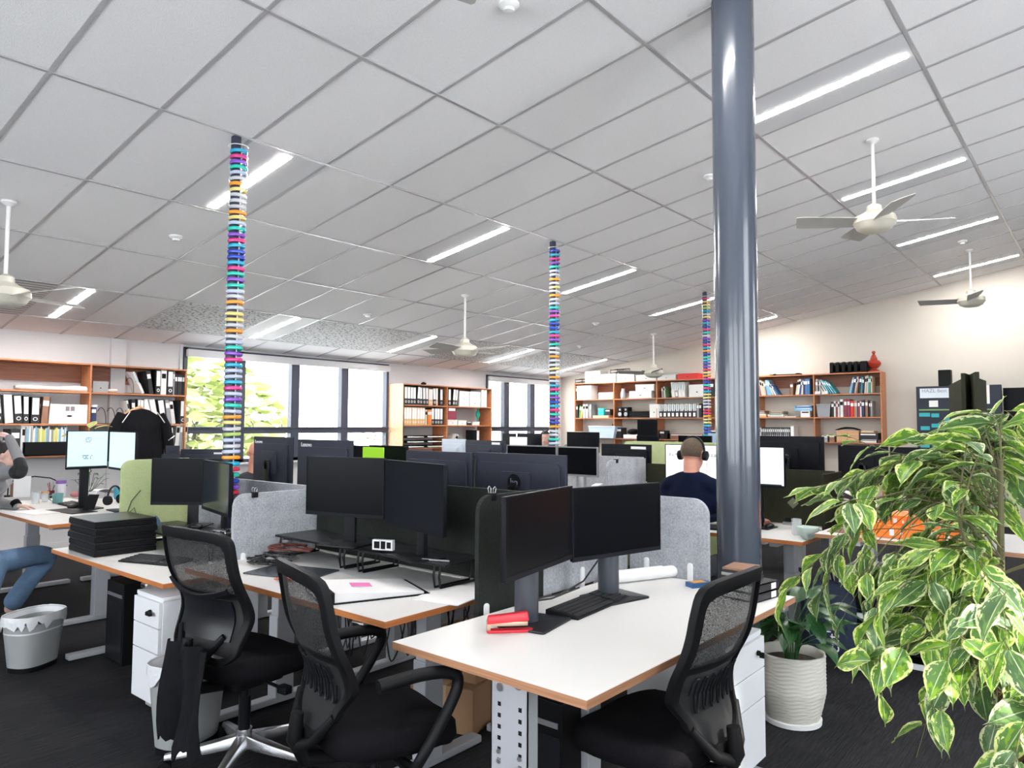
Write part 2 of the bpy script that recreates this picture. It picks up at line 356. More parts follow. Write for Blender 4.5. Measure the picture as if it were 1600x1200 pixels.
# ground outside, made pale and raised to bounce daylight onto the ceiling; tree
struct(MB().box((-40, Y1+.2, -1.2), (60, 60, -1.0)).build('ground', mat('pale_bounce_ground', (0.72, 0.72, 0.72), 0.9, var=0.1, scale=1), smooth=False))
m_leafo = mat('outdoor_leaf', (0.36, 0.42, 0.16), 0.6, var=0.35, scale=0.9)
nt = m_leafo.node_tree; nt.nodes['Principled BSDF'].inputs['Transmission Weight'].default_value = 0.0
def out_tree(x, y, zc, rx, rz, n, label):
    t = thing('broadleaf_tree', label, 'tree', (x, y, -1.0))
    c = MB(); rnd = random.Random(int(x*10))
    for i in range(n):
        while True:
            p = Vector((rnd.uniform(-1,1), rnd.uniform(-1,1), rnd.uniform(-1,1)))
            if .25 < p.length < 1: break
        q = Vector((p.x*rx, p.y*rx, zc+1+p.z*rz)); s = rnd.uniform(.14, .3)
        M = Matrix.Translation(q) @ Matrix.Rotation(rnd.uniform(0, 6.3), 4, 'Z') @ Matrix.Rotation(rnd.uniform(-1.2, 1.2), 4, 'X')
        c.add([(-s,0,0),(-s*.3,-s*.6,.02),(s*.6,-s*.4,0),(s,0,.03),(s*.5,s*.5,0),(-s*.4,s*.5,.02)], [(0,1,2,3,4,5)], 0, M)
    c.build('crown', m_leafo, t, smooth=False)
    b = MB().tube([(0,0,0),(.1,0,.8),(0,.1,1.0+zc-.2)], [.22,.18,.1], 10)
    for i in range(9):
        a = i*2.4; b.tube([(0,0,.8+.1*i), (rx*.45*math.cos(a), rx*.45*math.sin(a), zc+1+.1*i), (rx*.85*math.cos(a), rx*.85*math.sin(a), zc+1.6)], [.07,.045,.02], 6)
    b.build('trunk', mat('bark', (0.16, 0.13, 0.10), 0.9, var=.3), t)
out_tree(8.3, 17.0, 1.2, 2.3, 2.2, 1500, 'yellow-green leafy tree outside, filling the leftmost pane of the windows')

# ------------------------------------------------------------------ ceiling lights
m_panel = mat('troffer_panel', (0.66, 0.66, 0.68), 0.5)
m_strip = mat('light_strip', (1, 1, 1), 0.5, emit=(1.0, 0.97, 0.94), es=LAMP)
proto = thing('ceiling_light', 'x', 'ceiling light', (0, 0, 0))
L2 = 1.151/2/math.cos(SL)
MB().box((-.288, -L2+.015, -.004), (.288, L2-.015, .012)).build('panel', m_panel, proto, smooth=False)
MB().box((-.038, -L2+.05, -.0065), (.038, L2-.05, -.003)).build('diffuser', m_strip, proto, bevel=.002, smooth=False)
lab = {(2.818, 0): 'lit strip light behind the ring-covered pole on the left, nearest of its row',
       (5.218, 0): 'lit strip light between the left and the middle ring-covered poles',
       (7.618, 0): 'lit strip light just right of the top of the middle ring-covered pole',
       (10.018, 0): 'lit strip light left of the grey pillar, near the small ring-covered pole',
       (12.418, 0): 'short lit strip peeping out right of the pillar close to the far wall',
       (5.218, -1): 'largest and brightest strip light, right of the top of the grey pillar',
       (7.618, -1): 'lit strip light passing behind the rod of the large right ceiling fan',
       (10.018, -1): 'lit strip light behind the lower blade of the large right ceiling fan',
       (12.418, -1): 'lit strip light above the small far fan, next to the right wall',
       (2.818, 1): 'lit strip light crossed by the blade of the ceiling fan at the left edge',
       (5.218, 1): 'faint lit strip light beside the left pole between two perforated panels',
       (7.618, 1): 'lit strip light left of the distant middle ceiling fan',
       (10.018, 1): 'lit strip light in the row along the windows, above the window bookcase',
       (12.418, 1): 'lit strip light in the far corner above the white boxes on the bookcase',
       (2.818, -1): 'unseen strip light added nearest the viewer, above the front desk'}  # last one is out of view, added to the row for its light
proto_used = False
for (x, r), L in lab.items():
    y = GY + TY*(.5 if r == 0 else -2.5 if r == -1 else 3.5)
    loc = (x, y, ceil_z(y)-.002)
    if not proto_used: o = proto; o.location = loc; o['label'] = L; proto_used = True
    else: o = dup(proto, loc, label=L)
    o.rotation_euler = (-SL, 0, 0); o['group'] = 'recessed ceiling lights'
# perforated acoustic panels in the row by the windows
m_perf = mat('perforated_panel', (0.62, 0.62, 0.63), 0.7); nt = m_perf.node_tree; b_ = nt.nodes['Principled BSDF']
tc = N(m_perf, 'ShaderNodeTexCoord'); out = None
for ang_, sc in ((0.4, 9), (1.3, 8), (2.4, 9.5)):
    mp = N(m_perf, 'ShaderNodeMapping'); mp.inputs['Rotation'].default_value = (0, 0, ang_); mp.inputs['Scale'].default_value = (sc, sc*2.6, 0.0); mp.inputs['Location'].default_value = (ang_, ang_*3, 0)
    vo = N(m_perf, 'ShaderNodeTexVoronoi', voronoi_dimensions='2D'); vo.inputs['Scale'].default_value = 1; lt = N(m_perf, 'ShaderNodeMath', operation='LESS_THAN'); lt.inputs[1].default_value = 0.13
    nt.links.new(tc.outputs['Object'], mp.inputs[0]); nt.links.new(mp.outputs[0], vo.inputs['Vector']); nt.links.new(vo.outputs['Distance'], lt.inputs[0])
    if out is None: out = lt.outputs[0]
    else:
        q = N(m_perf, 'ShaderNodeMath', operation='MAXIMUM'); nt.links.new(out, q.inputs[0]); nt.links.new(lt.outputs[0], q.inputs[1]); out = q.outputs[0]
mx = N(m_perf, 'ShaderNodeMix', data_type='RGBA'); mx.inputs['A'].default_value = (0.66, 0.66, 0.66, 1); mx.inputs['B'].default_value = (0.03, 0.03, 0.035, 1)
nt.links.new(out, mx.inputs['Factor']); nt.links.new(mx.outputs['Result'], b_.inputs['Base Color'])
m_grille = mat('slotted_panel', (0.6, 0.6, 0.6), 0.6); nt = m_grille.node_tree; b_ = nt.nodes['Principled BSDF']
tc = N(m_grille, 'ShaderNodeTexCoord'); wv = N(m_grille, 'ShaderNodeTexWave', bands_direction='Y'); wv.inputs['Scale'].default_value = 4.5
rr = N(m_grille, 'ShaderNodeValToRGB'); rr.color_ramp.elements[0].position = .12; rr.color_ramp.elements[1].position = .25; rr.color_ramp.elements[0].color = (.12,.12,.12,1); rr.color_ramp.elements[1].color = (.64,.63,.63,1)
nt.links.new(tc.outputs['Object'], wv.inputs['Vector']); nt.links.new(wv.outputs['Color'], rr.inputs[0]); nt.links.new(rr.outputs[0], b_.inputs['Base Color'])
yp = GY+TY*3.5
for (a, b, m_, L, nm) in ((3.73, 4.91, m_perf, 'white perforated ceiling panel left of the ring-covered pole', 'perforated_panel'), (5.53, 7.31, m_perf, 'white perforated ceiling panel between the left pole and the distant fan', 'perforated_panel'),
                      (8.5, 9.71, m_perf, 'white perforated ceiling panel above the bookcase between the windows', 'perforated_panel'), (10.33, 12.11, m_perf, 'white perforated ceiling panel above the far windows, right of the middle pole', 'perforated_panel'),
                      (0.13, 2.51, m_grille, 'slotted white ceiling panel behind the fan at the left edge', 'slotted_panel')):
    o = MB().box((-(b-a)/2, -L2+.016, -.006), ((b-a)/2, L2-.016, .01)).build(nm, m_, smooth=False)
    o.location = ((a+b)/2, yp, ceil_z(yp)-.002); o.rotation_euler = (-SL, 0, 0); tag(o, L, 'ceiling panel', 'acoustic ceiling panels')
# smoke detectors
def det_mesh():
    return MB().lathe([(.055, 0), (.055, -.012), (.045, -.022), (.03, -.028), (.028, -.042), (.012, -.046)], n=24)
for i, ((px, py), L) in enumerate((((275, 368), 'white smoke detector on the ceiling left of the left pole'), ((795, 5), 'cream smoke detector at the top edge near the centre'), ((575, 490), 'small detector on the ceiling right of the left pole'),
            ((1109, 274), 'smoke detector on the ceiling touching the left side of the grey pillar'), ((1504, 376), 'smoke detector above the small far ceiling fan'), ((931, 504), 'flush speaker disc on the ceiling right of the middle pole'), ((906, 540), 'tiny sprinkler head on the ceiling near the far corner'))):
    r = ray(px, py); t = (4.113-EYE)/(r.z+.1617*r.y); p = r*t
    o = det_mesh().build('smoke_detector', m_whitep); o.location = (p.x, p.y, ceil_z(p.y)-.003); tag(o, L, 'smoke detector', 'ceiling detectors')

# ------------------------------------------------------------------ ceiling fans
def make_fan():
    t = thing('ceiling_fan', 'x', 'fan')
    # origin at the hub
    MB().cyl((0,0,.09), (0,0,.68), .014, 12).build('rod', m_fanrod, t)
    MB().lathe([(.05,.70),(.05,.685),(.03,.67),(.016,.66)], n=24).build('canopy', m_fanrod, t)
    MB().lathe([(.020,.16),(.055,.14),(.06,.10),(.10,.075),(.155,.05),(.165,.02),(.165,-.005),(.150,-.02),(.135,-.05),(.09,-.075),(.0,-.082)], n=36).build('motor', m_fan, t)
    for k in range(4):
        M = Matrix.Rotation(k*PI/2, 4, 'Z')
        def fn(u, v):
            x = .13 + .50*u; wd = (.055+.02*math.sin(min(1, u*1.2)*PI*.5)+.004)*(1 if u < .93 else 1-(u-.93)*2.5)
            y = (v-.5)*2*wd + (.012*u if v > .5 else 0)
            if u > .9: x -= (1-v)*.05*(u-.9)*10*.6
            return (x, y, .01+(v-.5)*.045+.012*u)
        MB().grid(fn, 12, 4, M=M, th=.005).build('blade', m_fanb, t)
    return t
f0 = make_fan(); first = True
def hub(px, py, yy): return at(px, py, y=yy)
for (x, y, z, rz, L) in ((1.63, 6.155, None, .35, 'ceiling fan cut off by the left edge'), (6.47, 6.16, None, .1, 'ceiling fan hanging between the left and middle ring-covered poles'),
                         (6.41, 1.465, None, .55, 'largest visible ceiling fan, on a long rod right of the pillar'), (11.30, 1.42, None, .2, 'small far ceiling fan at the right edge above the pinboard'),
                         (11.27, 6.17, None, .6, 'faint distant fan above the boxes on the wall bookcase'), (1.63, 1.465, None, .95, 'ceiling fan of which one blade tip shows at the top edge')):
    zc = ceil_z(y)
    hz = zc - .70
    if first: o = f0; first = False
    else: o = dup(f0, (0,0,0))
    o.location = (x, y, hz); o.rotation_euler = (0, 0, rz); o['label'] = L; o['group'] = 'ceiling fans'

# ------------------------------------------------------------------ columns
pil = MB().cyl((0,0,0), (0,0,ceil_z(1.56)-.001), .113, 64).build('pillar', m_pillar); pil.location = (3.745, 1.55, 0)
tag(pil, 'thick dark grey-blue round steel pillar from floor to ceiling', 'pillar', kind='thing')
ring_cols = {'o': (0.95,0.38,0.03), 'b': (0.02,0.07,0.55), 'c': (0.02,0.45,0.70), 't': (0.02,0.62,0.50), 'p': (0.25,0.08,0.60), 'k': (0.80,0.05,0.30), 'w': (0.82,0.84,0.88), 'y': (0.85,0.72,0.25), 'n': (0.55,0.62,0.80), 'r': (0.75,0.03,0.10), 'g': (0.45,0.62,0.15)}
m_ring = {k: mat('ring_'+k, v, 0.15, spec=0.7) for k, v in ring_cols.items()}
for k, M_ in m_ring.items():   # clear coloured plastic
    b_ = M_.node_tree.nodes['Principled BSDF']; b_.inputs['Alpha'].default_value = 0.8 if k != 'w' else 0.5
seqA = 'ckptnwoywwwoyntpkcbbcktptnwowyywowntpkcnncknptnoywgnwnocrtbpr'
seqB = 'bckptnwowywowntpkcbbckptwwowwywoncktpbcktpbowwtnwwnwnw'
seqC = 'kyygcwypcbktwpbkcobtcbpryokbtkcyywnwrroyycbbcnwwwoyw'
for (x, y, seq, z0, z1, L, side) in ((2.43, 4.42, seqA, 0.35, None, 'dark pole on the left threaded with bright coloured plastic rings', 0), (5.95, 4.42, seqB, .35, None, 'middle dark pole threaded with coloured plastic rings', 0), (9.57, 4.42, seqC, .35, None, 'farthest ring-covered pole, just left of the grey pillar', 0)):
    zc = ceil_z(y); t = thing('ring_covered_pole', L, 'pole', (x, y, 0), group='poles with coloured rings')
    MB().cyl((0,0,0), (0,0,zc+.01), .032, 20).build('pole', m_pole, t)
    sx, sy = _R0.x*.032, _R0.y*.032
    n = len(seq); top = zc-.10
    me = {}
    tb = MB().cyl((sx*1.15, sy*1.15, .3), (sx*1.15, sy*1.15, top+.03), .004, 6).build('hanging_cord', m_whitep, t)
    for i, c in enumerate(seq):
        z = top - i*(top-1.02)/n
        if c not in me:
            prof = [(.050,-.012),(.056,-.008),(.058,0),(.056,.008),(.050,.012),(.044,.008),(.044,-.008),(.050,-.012)]
            vs = MB(); nn = 20
            for q in range(nn):
                pass
            vs.lathe(prof[:-1]+[(.050,-.012)], n=nn)
            vs.f = [f for f in vs.f if len(f) == 4]; vs.m = [0]*len(vs.f)
            o = vs.build('ring', m_ring[c], t); me[c] = o.data
        else:
            o = bpy.data.objects.new('ring', me[c]); COL.objects.link(o); o.parent = t
        o.location = (sx*.62, sy*.62, z); o.rotation_euler = (random.uniform(-.06,.06), random.uniform(-.06,.06), 0)
    wr = MB().tube([(.062*math.cos(a*PI/12)+sx*.5, .062*math.sin(a*PI/12)+sy*.5, top+.035) for a in range(24)], .003, 6, closed=True)
    wr.build('hoop', m_whitep, t)

# ================================================================== FURNITURE BUILDERS
def desk(name, x0, y0, x1, y1, z, label, edge=None, leg=None, front='W', rz=0.0, punched=False, feet=True, legat=None):
    """rectangular sit-stand desk; front = the side the user sits at"""
    edge = edge or m_edge; leg = leg or m_greyleg
    t = thing('desk', label, 'desk', (x0, y0, 0), rz, 'sit-stand desks'); X, Y = x1-x0, y1-y0
    tp = MB(); th = .025
    tp.box((0,0,z-th), (X,Y,z-.0008), 0); tp.box((.0015,.0015,z-.001), (X-.0015,Y-.0015,z), 1)
    tp.build('tabletop', [edge, m_desk], t, smooth=False)
    long_y = front in 'WE'
    L = Y if long_y else X; D = X if long_y else Y
    for q in (legat or (.22, L-.22)):
        lg = MB(); c = D*.55
        def P(u, v): return (v, u) if long_y else (u, v)
        def bx(mb, u0, u1, v0, v1, z0, z1, r=.004):
            a = P(u0, v0); b = P(u1, v1); mb.box((min(a[0],b[0]),min(a[1],b[1]),z0), (max(a[0],b[0]),max(a[1],b[1]),z1))
        bx(lg, q-.04, q+.04, c-.055, c+.055, .03, z*.62); bx(lg, q-.033, q+.033, c-.047, c+.047, z*.62-.01, z-.06)
        if punched and q > L/2 or punched and q < L/2:
            pass
        bx(lg, q-.03, q+.03, .08, D-.08, z-.065, z-th-.001)
        lg.build('leg', leg, t, bevel=.006, smooth=False)
        if feet:
            ft = MB(); bx(ft, q-.035, q+.035, .04, D-.04, .006, .04); ft.build('foot', leg, t, bevel=.008, smooth=False)
    cb = MB()
    for v in (D*.55-.09, D*.55+.06):
        a = P(.2, v); b = P(L-.2, v+.03); cb.box((min(a[0],b[0]),min(a[1],b[1]),z-.06), (max(a[0],b[0]),max(a[1],b[1]),z-th-.001))
    cb.build('crossbeam', leg, t, smooth=False)
    return t
def on(t, mb, name, m, **kw): return mb.build(name, m, t, **kw)

def panel(p0, p1, z0, z1, m, label, rc=(.07, .07), th=.022, clips=(), name='desk_screen', group='felt desk screens'):
    """felt screen standing between two floor points; rc = corner radii at the start and end of the top edge"""
    p0 = Vector(p0); p1 = Vector(p1); d = p1-p0; L = d.length; a = math.atan2(d.y, d.x)
    t = thing(name, label, 'desk screen', (p0.x, p0.y, z0), a, group); h = z1-z0; pts = [(0,0)]
    pts.append((L, 0))
    r = rc[1]
    pts += [(L-r+r*math.cos(q), h-r+r*math.sin(q)) for q in [PI/2*k/6 for k in range(7)]] if r else [(L, h)]
    r = rc[0]
    pts += [(r+r*math.cos(q), h-r+r*math.sin(q)) for q in [PI/2+PI/2*k/6 for k in range(7)]] if r else [(0, h)]
    # prism along local y: axis 'y' uses (z, x) order
    MB().prism([(p[1], p[0]) for p in pts], -th/2, th/2, axis='y').build('felt_panel', m, t, bevel=.003, smooth=False)
    for c in clips:
        MB().rbox((c-.014, -th/2-.008, -.02), (c+.014, th/2+.008, .085), .012, axis='y').build('clamp', m_whitep, t, bevel=.003)
    return t

def monitor(a, b, z0, z1, base_z, label, back=False, logo=None, lit=None, frame=None, stand='flat', casing=None, group='desktop monitors', bezel=.010, chin=.018, tilt=0.0, no_stand=False, neck_d=.09, baseless=False, scrm=None):
    """a, b = left and right ends of the panel as seen from its screen side"""
    a = Vector((a[0], a[1])); b = Vector((b[0], b[1])); d = b-a; W = d.length; ang = math.atan2(d.y, d.x); c = (a+b)/2
    t = thing('monitor', label, 'monitor', (c.x, c.y, base_z), ang, group); H = z1-z0; zb = z0-base_z
    Mt = Matrix.Translation((0, 0, zb+H/2)) @ Matrix.Rotation(-tilt, 4, 'X') @ Matrix.Translation((0, 0, -zb-H/2))
    cm = casing or m_mon; fm = frame or cm
    cs = MB(); cs.rbox((-W/2, 0, zb), (W/2, .016, zb+H), .006, axis='y', M=Mt)
    cs.rbox((-W/2+.03, .016, zb+.03), (W/2-.03, .032, zb+H-.05), .02, axis='y', M=Mt)
    cs.rbox((-.10, .032, zb+H*.28), (.10, .048, zb+H*.72), .01, axis='y', M=Mt)
    on(t, cs, 'casing', m_monback if back and not casing else cm, bevel=.002)
    fr = MB()
    for lo, hi in (((-W/2, zb), (W/2, zb+chin)), ((-W/2, zb+H-bezel), (W/2, zb+H)), ((-W/2, zb+chin), (-W/2+bezel, zb+H-bezel)), ((W/2-bezel, zb+chin), (W/2, zb+H-bezel))):
        fr.box((lo[0], -.004, lo[1]), (hi[0], .001, hi[1]), M=Mt)
    on(t, fr, 'bezel', fm, smooth=False)
    sc = MB().box((-W/2+bezel, -.0015, zb+chin), (W/2-bezel, .002, zb+H-bezel), M=Mt)
    s = on(t, sc, 'screen', lit if lit else (scrm or m_scr), smooth=False)
    if not no_stand:
        nk = MB(); y0 = .032; zt = zb+H*.5
        if stand == 'flat':
            nk.box((-.035, y0+.014, .008), (.035, y0+.034, zt)); nk.rbox((-.02, y0-.0, zt-.05), (.02, y0+.034, zt+.02), .01, axis='y')
        else:      # wide curved column
            nk.cyl((0, y0+.03, .008), (0, y0+.03, zt), .046, 24, mi=0); 
        on(t, nk, 'neck', m_silver if stand == 'silver' else m_black_s if stand == 'flat' else mat('neck_grey', (.05,.055,.07), .35), bevel=.002)
        if not baseless: on(t, MB().rbox((-.12, y0-.105, 0), (.12, y0+.095, .009), .012), 'base', m_black_s, bevel=.003)
    if logo:
        Mz = Mt @ Matrix.Translation((0, 0, 0)) @ Matrix.Rotation(PI, 4, 'Z') @ Matrix.Rotation(PI/2, 4, 'X')
        if logo[0] == 'word': text(logo[1], logo[2], 'logo', m_whitep, t, Mt @ Matrix.Translation((logo[3], .0335 if logo[4] else .017, zb+logo[5])) @ Matrix.Rotation(PI, 4, 'Z') @ Matrix.Rotation(PI/2, 4, 'X'))
        if logo[0] == 'disc':
            on(t, MB().cyl((0,.0481,zb+H*.56), (0,.050,zb+H*.56), .045, 32, M=Mt), 'logo_disc', m_black_s)
            text(logo[1], .055, 'logo', mat('logo_grey', (.16,.17,.21), .3), t, Mt @ Matrix.Translation((0, .0505, zb+H*.56)) @ Matrix.Rotation(PI, 4, 'Z') @ Matrix.Rotation(PI/2, 4, 'X'))
    return t

# backrest contour helpers -----------------------------------------------------------------
def band(mb, outer, inner, surf, th, mi=0):
    """solid band between two closed contours laid on a curved back surface"""
    n = len(outer); vs = []
    for (u, v) in outer: vs.append(surf(u, v, 0))
    for (u, v) in inner: vs.append(surf(u, v, 0))
    for (u, v) in outer: vs.append(surf(u, v, th))
    for (u, v) in inner: vs.append(surf(u, v, th))
    fs = []
    for i in range(n):
        j = (i+1) % n
        fs += [(i, j, n+j, n+i), (2*n+j, 2*n+i, 3*n+i, 3*n+j), (j, i, 2*n+i, 2*n+j), (n+i, n+j, 3*n+j, 3*n+i)]
    mb.add(vs, fs, mi)
m_net = mat('mesh_fabric', (0.012, 0.012, 0.013), 0.8)
nt = m_net.node_tree; b_ = nt.nodes['Principled BSDF']; tc = N(m_net, 'ShaderNodeTexCoord'); ck = N(m_net, 'ShaderNodeTexVoronoi', voronoi_dimensions='3D'); ck.inputs['Scale'].default_value = 230
lt = N(m_net, 'ShaderNodeMath', operation='MULTIPLY_ADD'); lt.inputs[1].default_value = .3; lt.inputs[2].default_value = .70
nt.links.new(tc.outputs['Object'], ck.inputs['Vector']); nt.links.new(ck.outputs['Distance'], lt.inputs[0]); nt.links.new(lt.outputs[0], b_.inputs['Alpha'])
m_net2 = mat('mesh_fabric_dense', (0.007, 0.007, 0.008), 0.8, alpha=0.95)
def interp(tab, v):
    if v <= tab[0][0]: return tab[0][1]
    for (a, p), (b, q) in zip(tab, tab[1:]):
        if v <= b: 
            k = (v-a)/(b-a); k = k*k*(3-2*k); return p+(q-p)*k
    return tab[-1][1]
def contour(tab, v0, v1, n=26, rc=.04, rb=.03):
    """closed symmetric contour from half-width table, rounded at the top"""
    R = []
    for i in range(n+1):
        v = v0+(v1-v0)*i/n; u = interp(tab, v)
        if v1-v < rc: u -= rc-math.sqrt(max(0, rc*rc-(rc-(v1-v))**2))
        if v-v0 < rb: u -= rb-math.sqrt(max(0, rb*rb-(rb-(v-v0))**2))
        R.append((max(u, .004), v))
    return R + [(-u, v) for u, v in reversed(R)]
def star_base(t, m_leg, r=.32, rot=0.3, castor=True, zc=.10):
    MB().cyl((0,0,.075), (0,0,.16), .035, 20).build('hub', m_leg, t, bevel=.004)
    for k in range(5):
        a = rot+k*2*PI/5; M = Matrix.Rotation(a, 4, 'Z'); l = MB()
        def sec(x, w_, z0, z1): return [(x,-w_,z0),(x,w_,z0),(x,w_*.7,z1),(x,-w_*.7,z1)]
        vs = sec(.02,.032,.085,.135)+sec(.17,.026,.07,.108)+sec(r,.018,.062,.082)
        l.add(vs, [(3,2,1,0)]+[(4*j+i,4*j+(i+1)%4,4*j+4+(i+1)%4,4*j+4+i) for j in range(2) for i in range(4)]+[(8,9,10,11)], M=M)
        lo = l.build('leg', m_leg, t, bevel=.004)
        c = MB(); 
        for s_ in (-1, 1): c.cyl((r, s_*.008, .028), (r, s_*.026, .028), .028, 18, M=M)
        c.cyl((r,0,.03), (r,0,.066), .009, 8, M=M)
        c.build('castor', m_black, lo)
    MB().cyl((0,0,.15), (0,0,.30), .026, 20).cyl((0,0,.30), (0,0,.40), .014, 16).build('gas_lift', m_black_s, t)

def mesh_chair(label, loc, rz, style=0, arms=(1,), base=None, rot=.3, seat_z=.47, sc=1.0):
    """task chair facing local +Y"""
    t = thing('office_chair', label, 'chair', (loc[0], loc[1], 0), rz, 'black mesh office chairs'); t.scale = (sc, sc, sc)
    star_base(t, base or m_chrome, rot=rot)
    # seat cushion
    def seat(u, v):
        a = u*2*PI; k = v
        px = math.copysign(abs(math.cos(a))**.55, math.cos(a)); py = math.copysign(abs(math.sin(a))**.55, math.sin(a))
        return None
    s = MB(); n = 36; rings = [(.0,-.055),(.80,-.055),(.95,-.045),(1.0,-.015),(.985,.012),(.90,.028),(.6,.024),(.0,.018)]
    vs = []
    for q, dz in rings:
        for j in range(n):
            a = 2*PI*j/n; cx = math.copysign(abs(math.cos(a))**.6, math.cos(a)); cy = math.copysign(abs(math.sin(a))**.6, math.sin(a))
            wy = .235 + (.0 if cy > 0 else 0); y = cy*wy*max(q, .001); x = cx*.25*max(q, .001)*(1-.10*(1 if cy < 0 else 0)*abs(cy))
            front = max(0, cy*q-.5)*.06
            vs.append((x, y+.02, seat_z+dz-front+.015*abs(cx)*q*(1 if dz > 0 else 0)))
    fs = [(i*n+j, i*n+(j+1)%n, (i+1)*n+(j+1)%n, (i+1)*n+j) for i in range(len(rings)-1) for j in range(n)]
    s.add(vs, fs + [list(range(n-1,-1,-1)), list(range((len(rings)-1)*n, len(rings)*n))]); s.build('seat', m_fab, t, ang=60)
    MB().rbox((-.10,-.12,seat_z-.11), (.10,.14,seat_z-.05), .03).rbox((-.16,-.02,seat_z-.085), (.16,.03,seat_z-.055), .01).cyl((.15,.0,seat_z-.08),(.27,.0,seat_z-.085),.008,8).rbox((.25,-.02,seat_z-.10),(.31,.02,seat_z-.07),.008).build('mechanism', m_black, t, bevel=.004)
    V1 = .58 if style == 0 else .55
    if style == 0: tab = [(0,.05),(.05,.11),(.12,.17),(.22,.225),(.32,.238),(.45,.232),(.58,.222)]
    else: tab = [(0,.19),(.06,.24),(.2,.262),(.32,.265),(.45,.262),(.60,.258)]
    zb = seat_z-.02 if style == 0 else seat_z+.04
    def surf(u, v, th):
        y = -.235 - .05*v/.58 + .055*math.exp(-((v-.20)/.11)**2) - .05*max(0, v-.28)*1.6 + .9*u*u - th
        return (u, y, zb+v)
    fr = MB(); fw = .030
    outer = contour(tab, 0, V1, 34, .05, .03)
    inn_t = [(v, u-fw) for v, u in tab]
    inner = contour(inn_t, .05 if style == 0 else .035, V1-.045, 34, .035, .03)
    band(fr, outer, inner, surf, .026)
    fr.build('backrest_frame', m_black, t, bevel=.004, ang=50)
    # mesh: upper see-through zone and denser lower zone
    def zone(v0, v1, name, m, nv=14):
        def fn(a, b):
            v = v0+(v1-v0)*b; u = (a*2-1)*max(.01, interp(inn_t, v)+.006); x, y, z = surf(u, v, .010); return (x, y, z)
        g = MB(); g.grid(fn, 14, nv); g.build(name, m, t)
    vm = .30 if style == 0 else .28
    zone(vm, V1-.04, 'upper_mesh', m_net); zone(.045, vm, 'lower_mesh', m_net2)
    cb = MB()
    def fn(a, b):
        v = vm-.012+.024*b; u = (a*2-1)*(interp(inn_t, v)+.01); return surf(u, v, .014)
    cb.grid(fn, 14, 2, th=.012); cb.build('cross_bar', m_black, t)
    if style == 0:
        # serpentine lumbar spring
        pts = []; nn = 7
        for i in range(nn*12+1):
            a = i/12; u = -.15+.30*a/nn; v = .215 + .055*max(-1, min(1, 1.5*math.sin(a*2*PI))) ; x, y, z = surf(u, v, .022); pts.append((x, y, z))
        MB().tube(pts, .0045, 6).build('lumbar_spring', m_black_s, t)
    else:
        lb = MB()
        def fn2(a, b):
            v = .10+.16*b; u = (a*2-1)*.19; return surf(u, v, .02)
        lb.grid(fn2, 12, 4, th=.012); 
        def fn3(a, b):
            v = .30-.04*(1-(a*2-1)**2)+.02*b; u = (a*2-1)*.215; return surf(u, v, .04)
        lb.grid(fn3, 14, 2, th=.012); lb.build('lumbar_pad', m_black_s, t)
    # spine under the seat
    sp = MB(); sp.tube([(0,-.275,zb+.10),(0,-.285,zb+.02),(0,-.25,seat_z-.075),(0,-.10,seat_z-.095)], [.022,.026,.028,.026], 10)
    for s_ in (-1, 1): sp.tube([surf(s_*.16, .12, .02), surf(s_*.09, .03, .03), (0,-.275,zb-.01)], [.014,.018,.022], 8)
    sp.build('back_spine', m_black, t, ang=60)
    for s_ in arms:
        ar = MB(); pts = [(s_*.10,.02,seat_z-.085),(s_*.25,.02,seat_z-.08),(s_*.30,.03,seat_z-.03),(s_*.305,.12,seat_z+.10),(s_*.30,.16,seat_z+.18),(s_*.295,.13,seat_z+.215),(s_*.29,.02,seat_z+.225),(s_*.29,-.12,seat_z+.215)]
        # smooth path
        P = []; V = [Vector(p) for p in pts]
        for i in range(len(V)-1):
            p0 = V[max(i-1,0)]; p1 = V[i]; p2 = V[i+1]; p3 = V[min(i+2,len(V)-1)]
            for k in range(5):
                q = k/5; P.append(.5*((2*p1)+(-p0+p2)*q+(2*p0-5*p1+4*p2-p3)*q*q+(-p0+3*p1-3*p2+p3)*q**3))
        P.append(V[-1]); ar.tube(P, [.017+.006*(i/len(P)) for i in range(len(P))], 10); ar.build('armrest', m_black, t, ang=60)
    return t

def pedestal(x0, y0, x1, y1, h, face, label, lock=True):
    t = thing('drawer_pedestal', label, 'drawer unit', (x0, y0, 0), 0, None); X, Y = x1-x0, y1-y0
    MB().box((0,0,.05), (X,Y,h-.02)).build('body', m_whiteleg, t, bevel=.004, smooth=False)
    MB().rbox((-.004,-.004,h-.02), (X+.004,Y+.004,h), .01).build('top', m_whiteleg, t, bevel=.004)
    MB().cyl((.05,.05,0),(.05,.05,.05),.02,10).cyl((X-.05,.05,0),(X-.05,.05,.05),.02,10).cyl((.05,Y-.05,0),(.05,Y-.05,.05),.02,10).cyl((X-.05,Y-.05,0),(X-.05,Y-.05,.05),.02,10).build('castors', m_black, t)
    zs = [(.055,.31),(.315,.44),(.445,h-.025)]
    for i, (a, b) in enumerate(zs):
        d = MB()
        if face == 'W': d.box((-.018, .004, a), (-.001, Y-.004, b))
        else: d.box((.004, -.018, a), (X-.004, -.001, b))
        dr = d.build('drawer', m_whiteleg, t, bevel=.002, smooth=False)
        if i == 2 and lock:
            k = MB(); z = (a+b)/2+.01
            if face == 'W': k.cyl((-.02,.09,z),(-.032,.09,z),.011,16).box((-.045,.086,z-.016),(-.03,.094,z+.006)).box((-.05,.04,z-.012),(-.034,.09,z+.004))
            else: k.cyl((X-.09,-.02,z),(X-.09,-.032,z),.011,16).box((X-.094,-.05,z-.018),(X-.086,-.03,z+.006))
            k.build('lock', m_black, dr, bevel=.001)
    return t

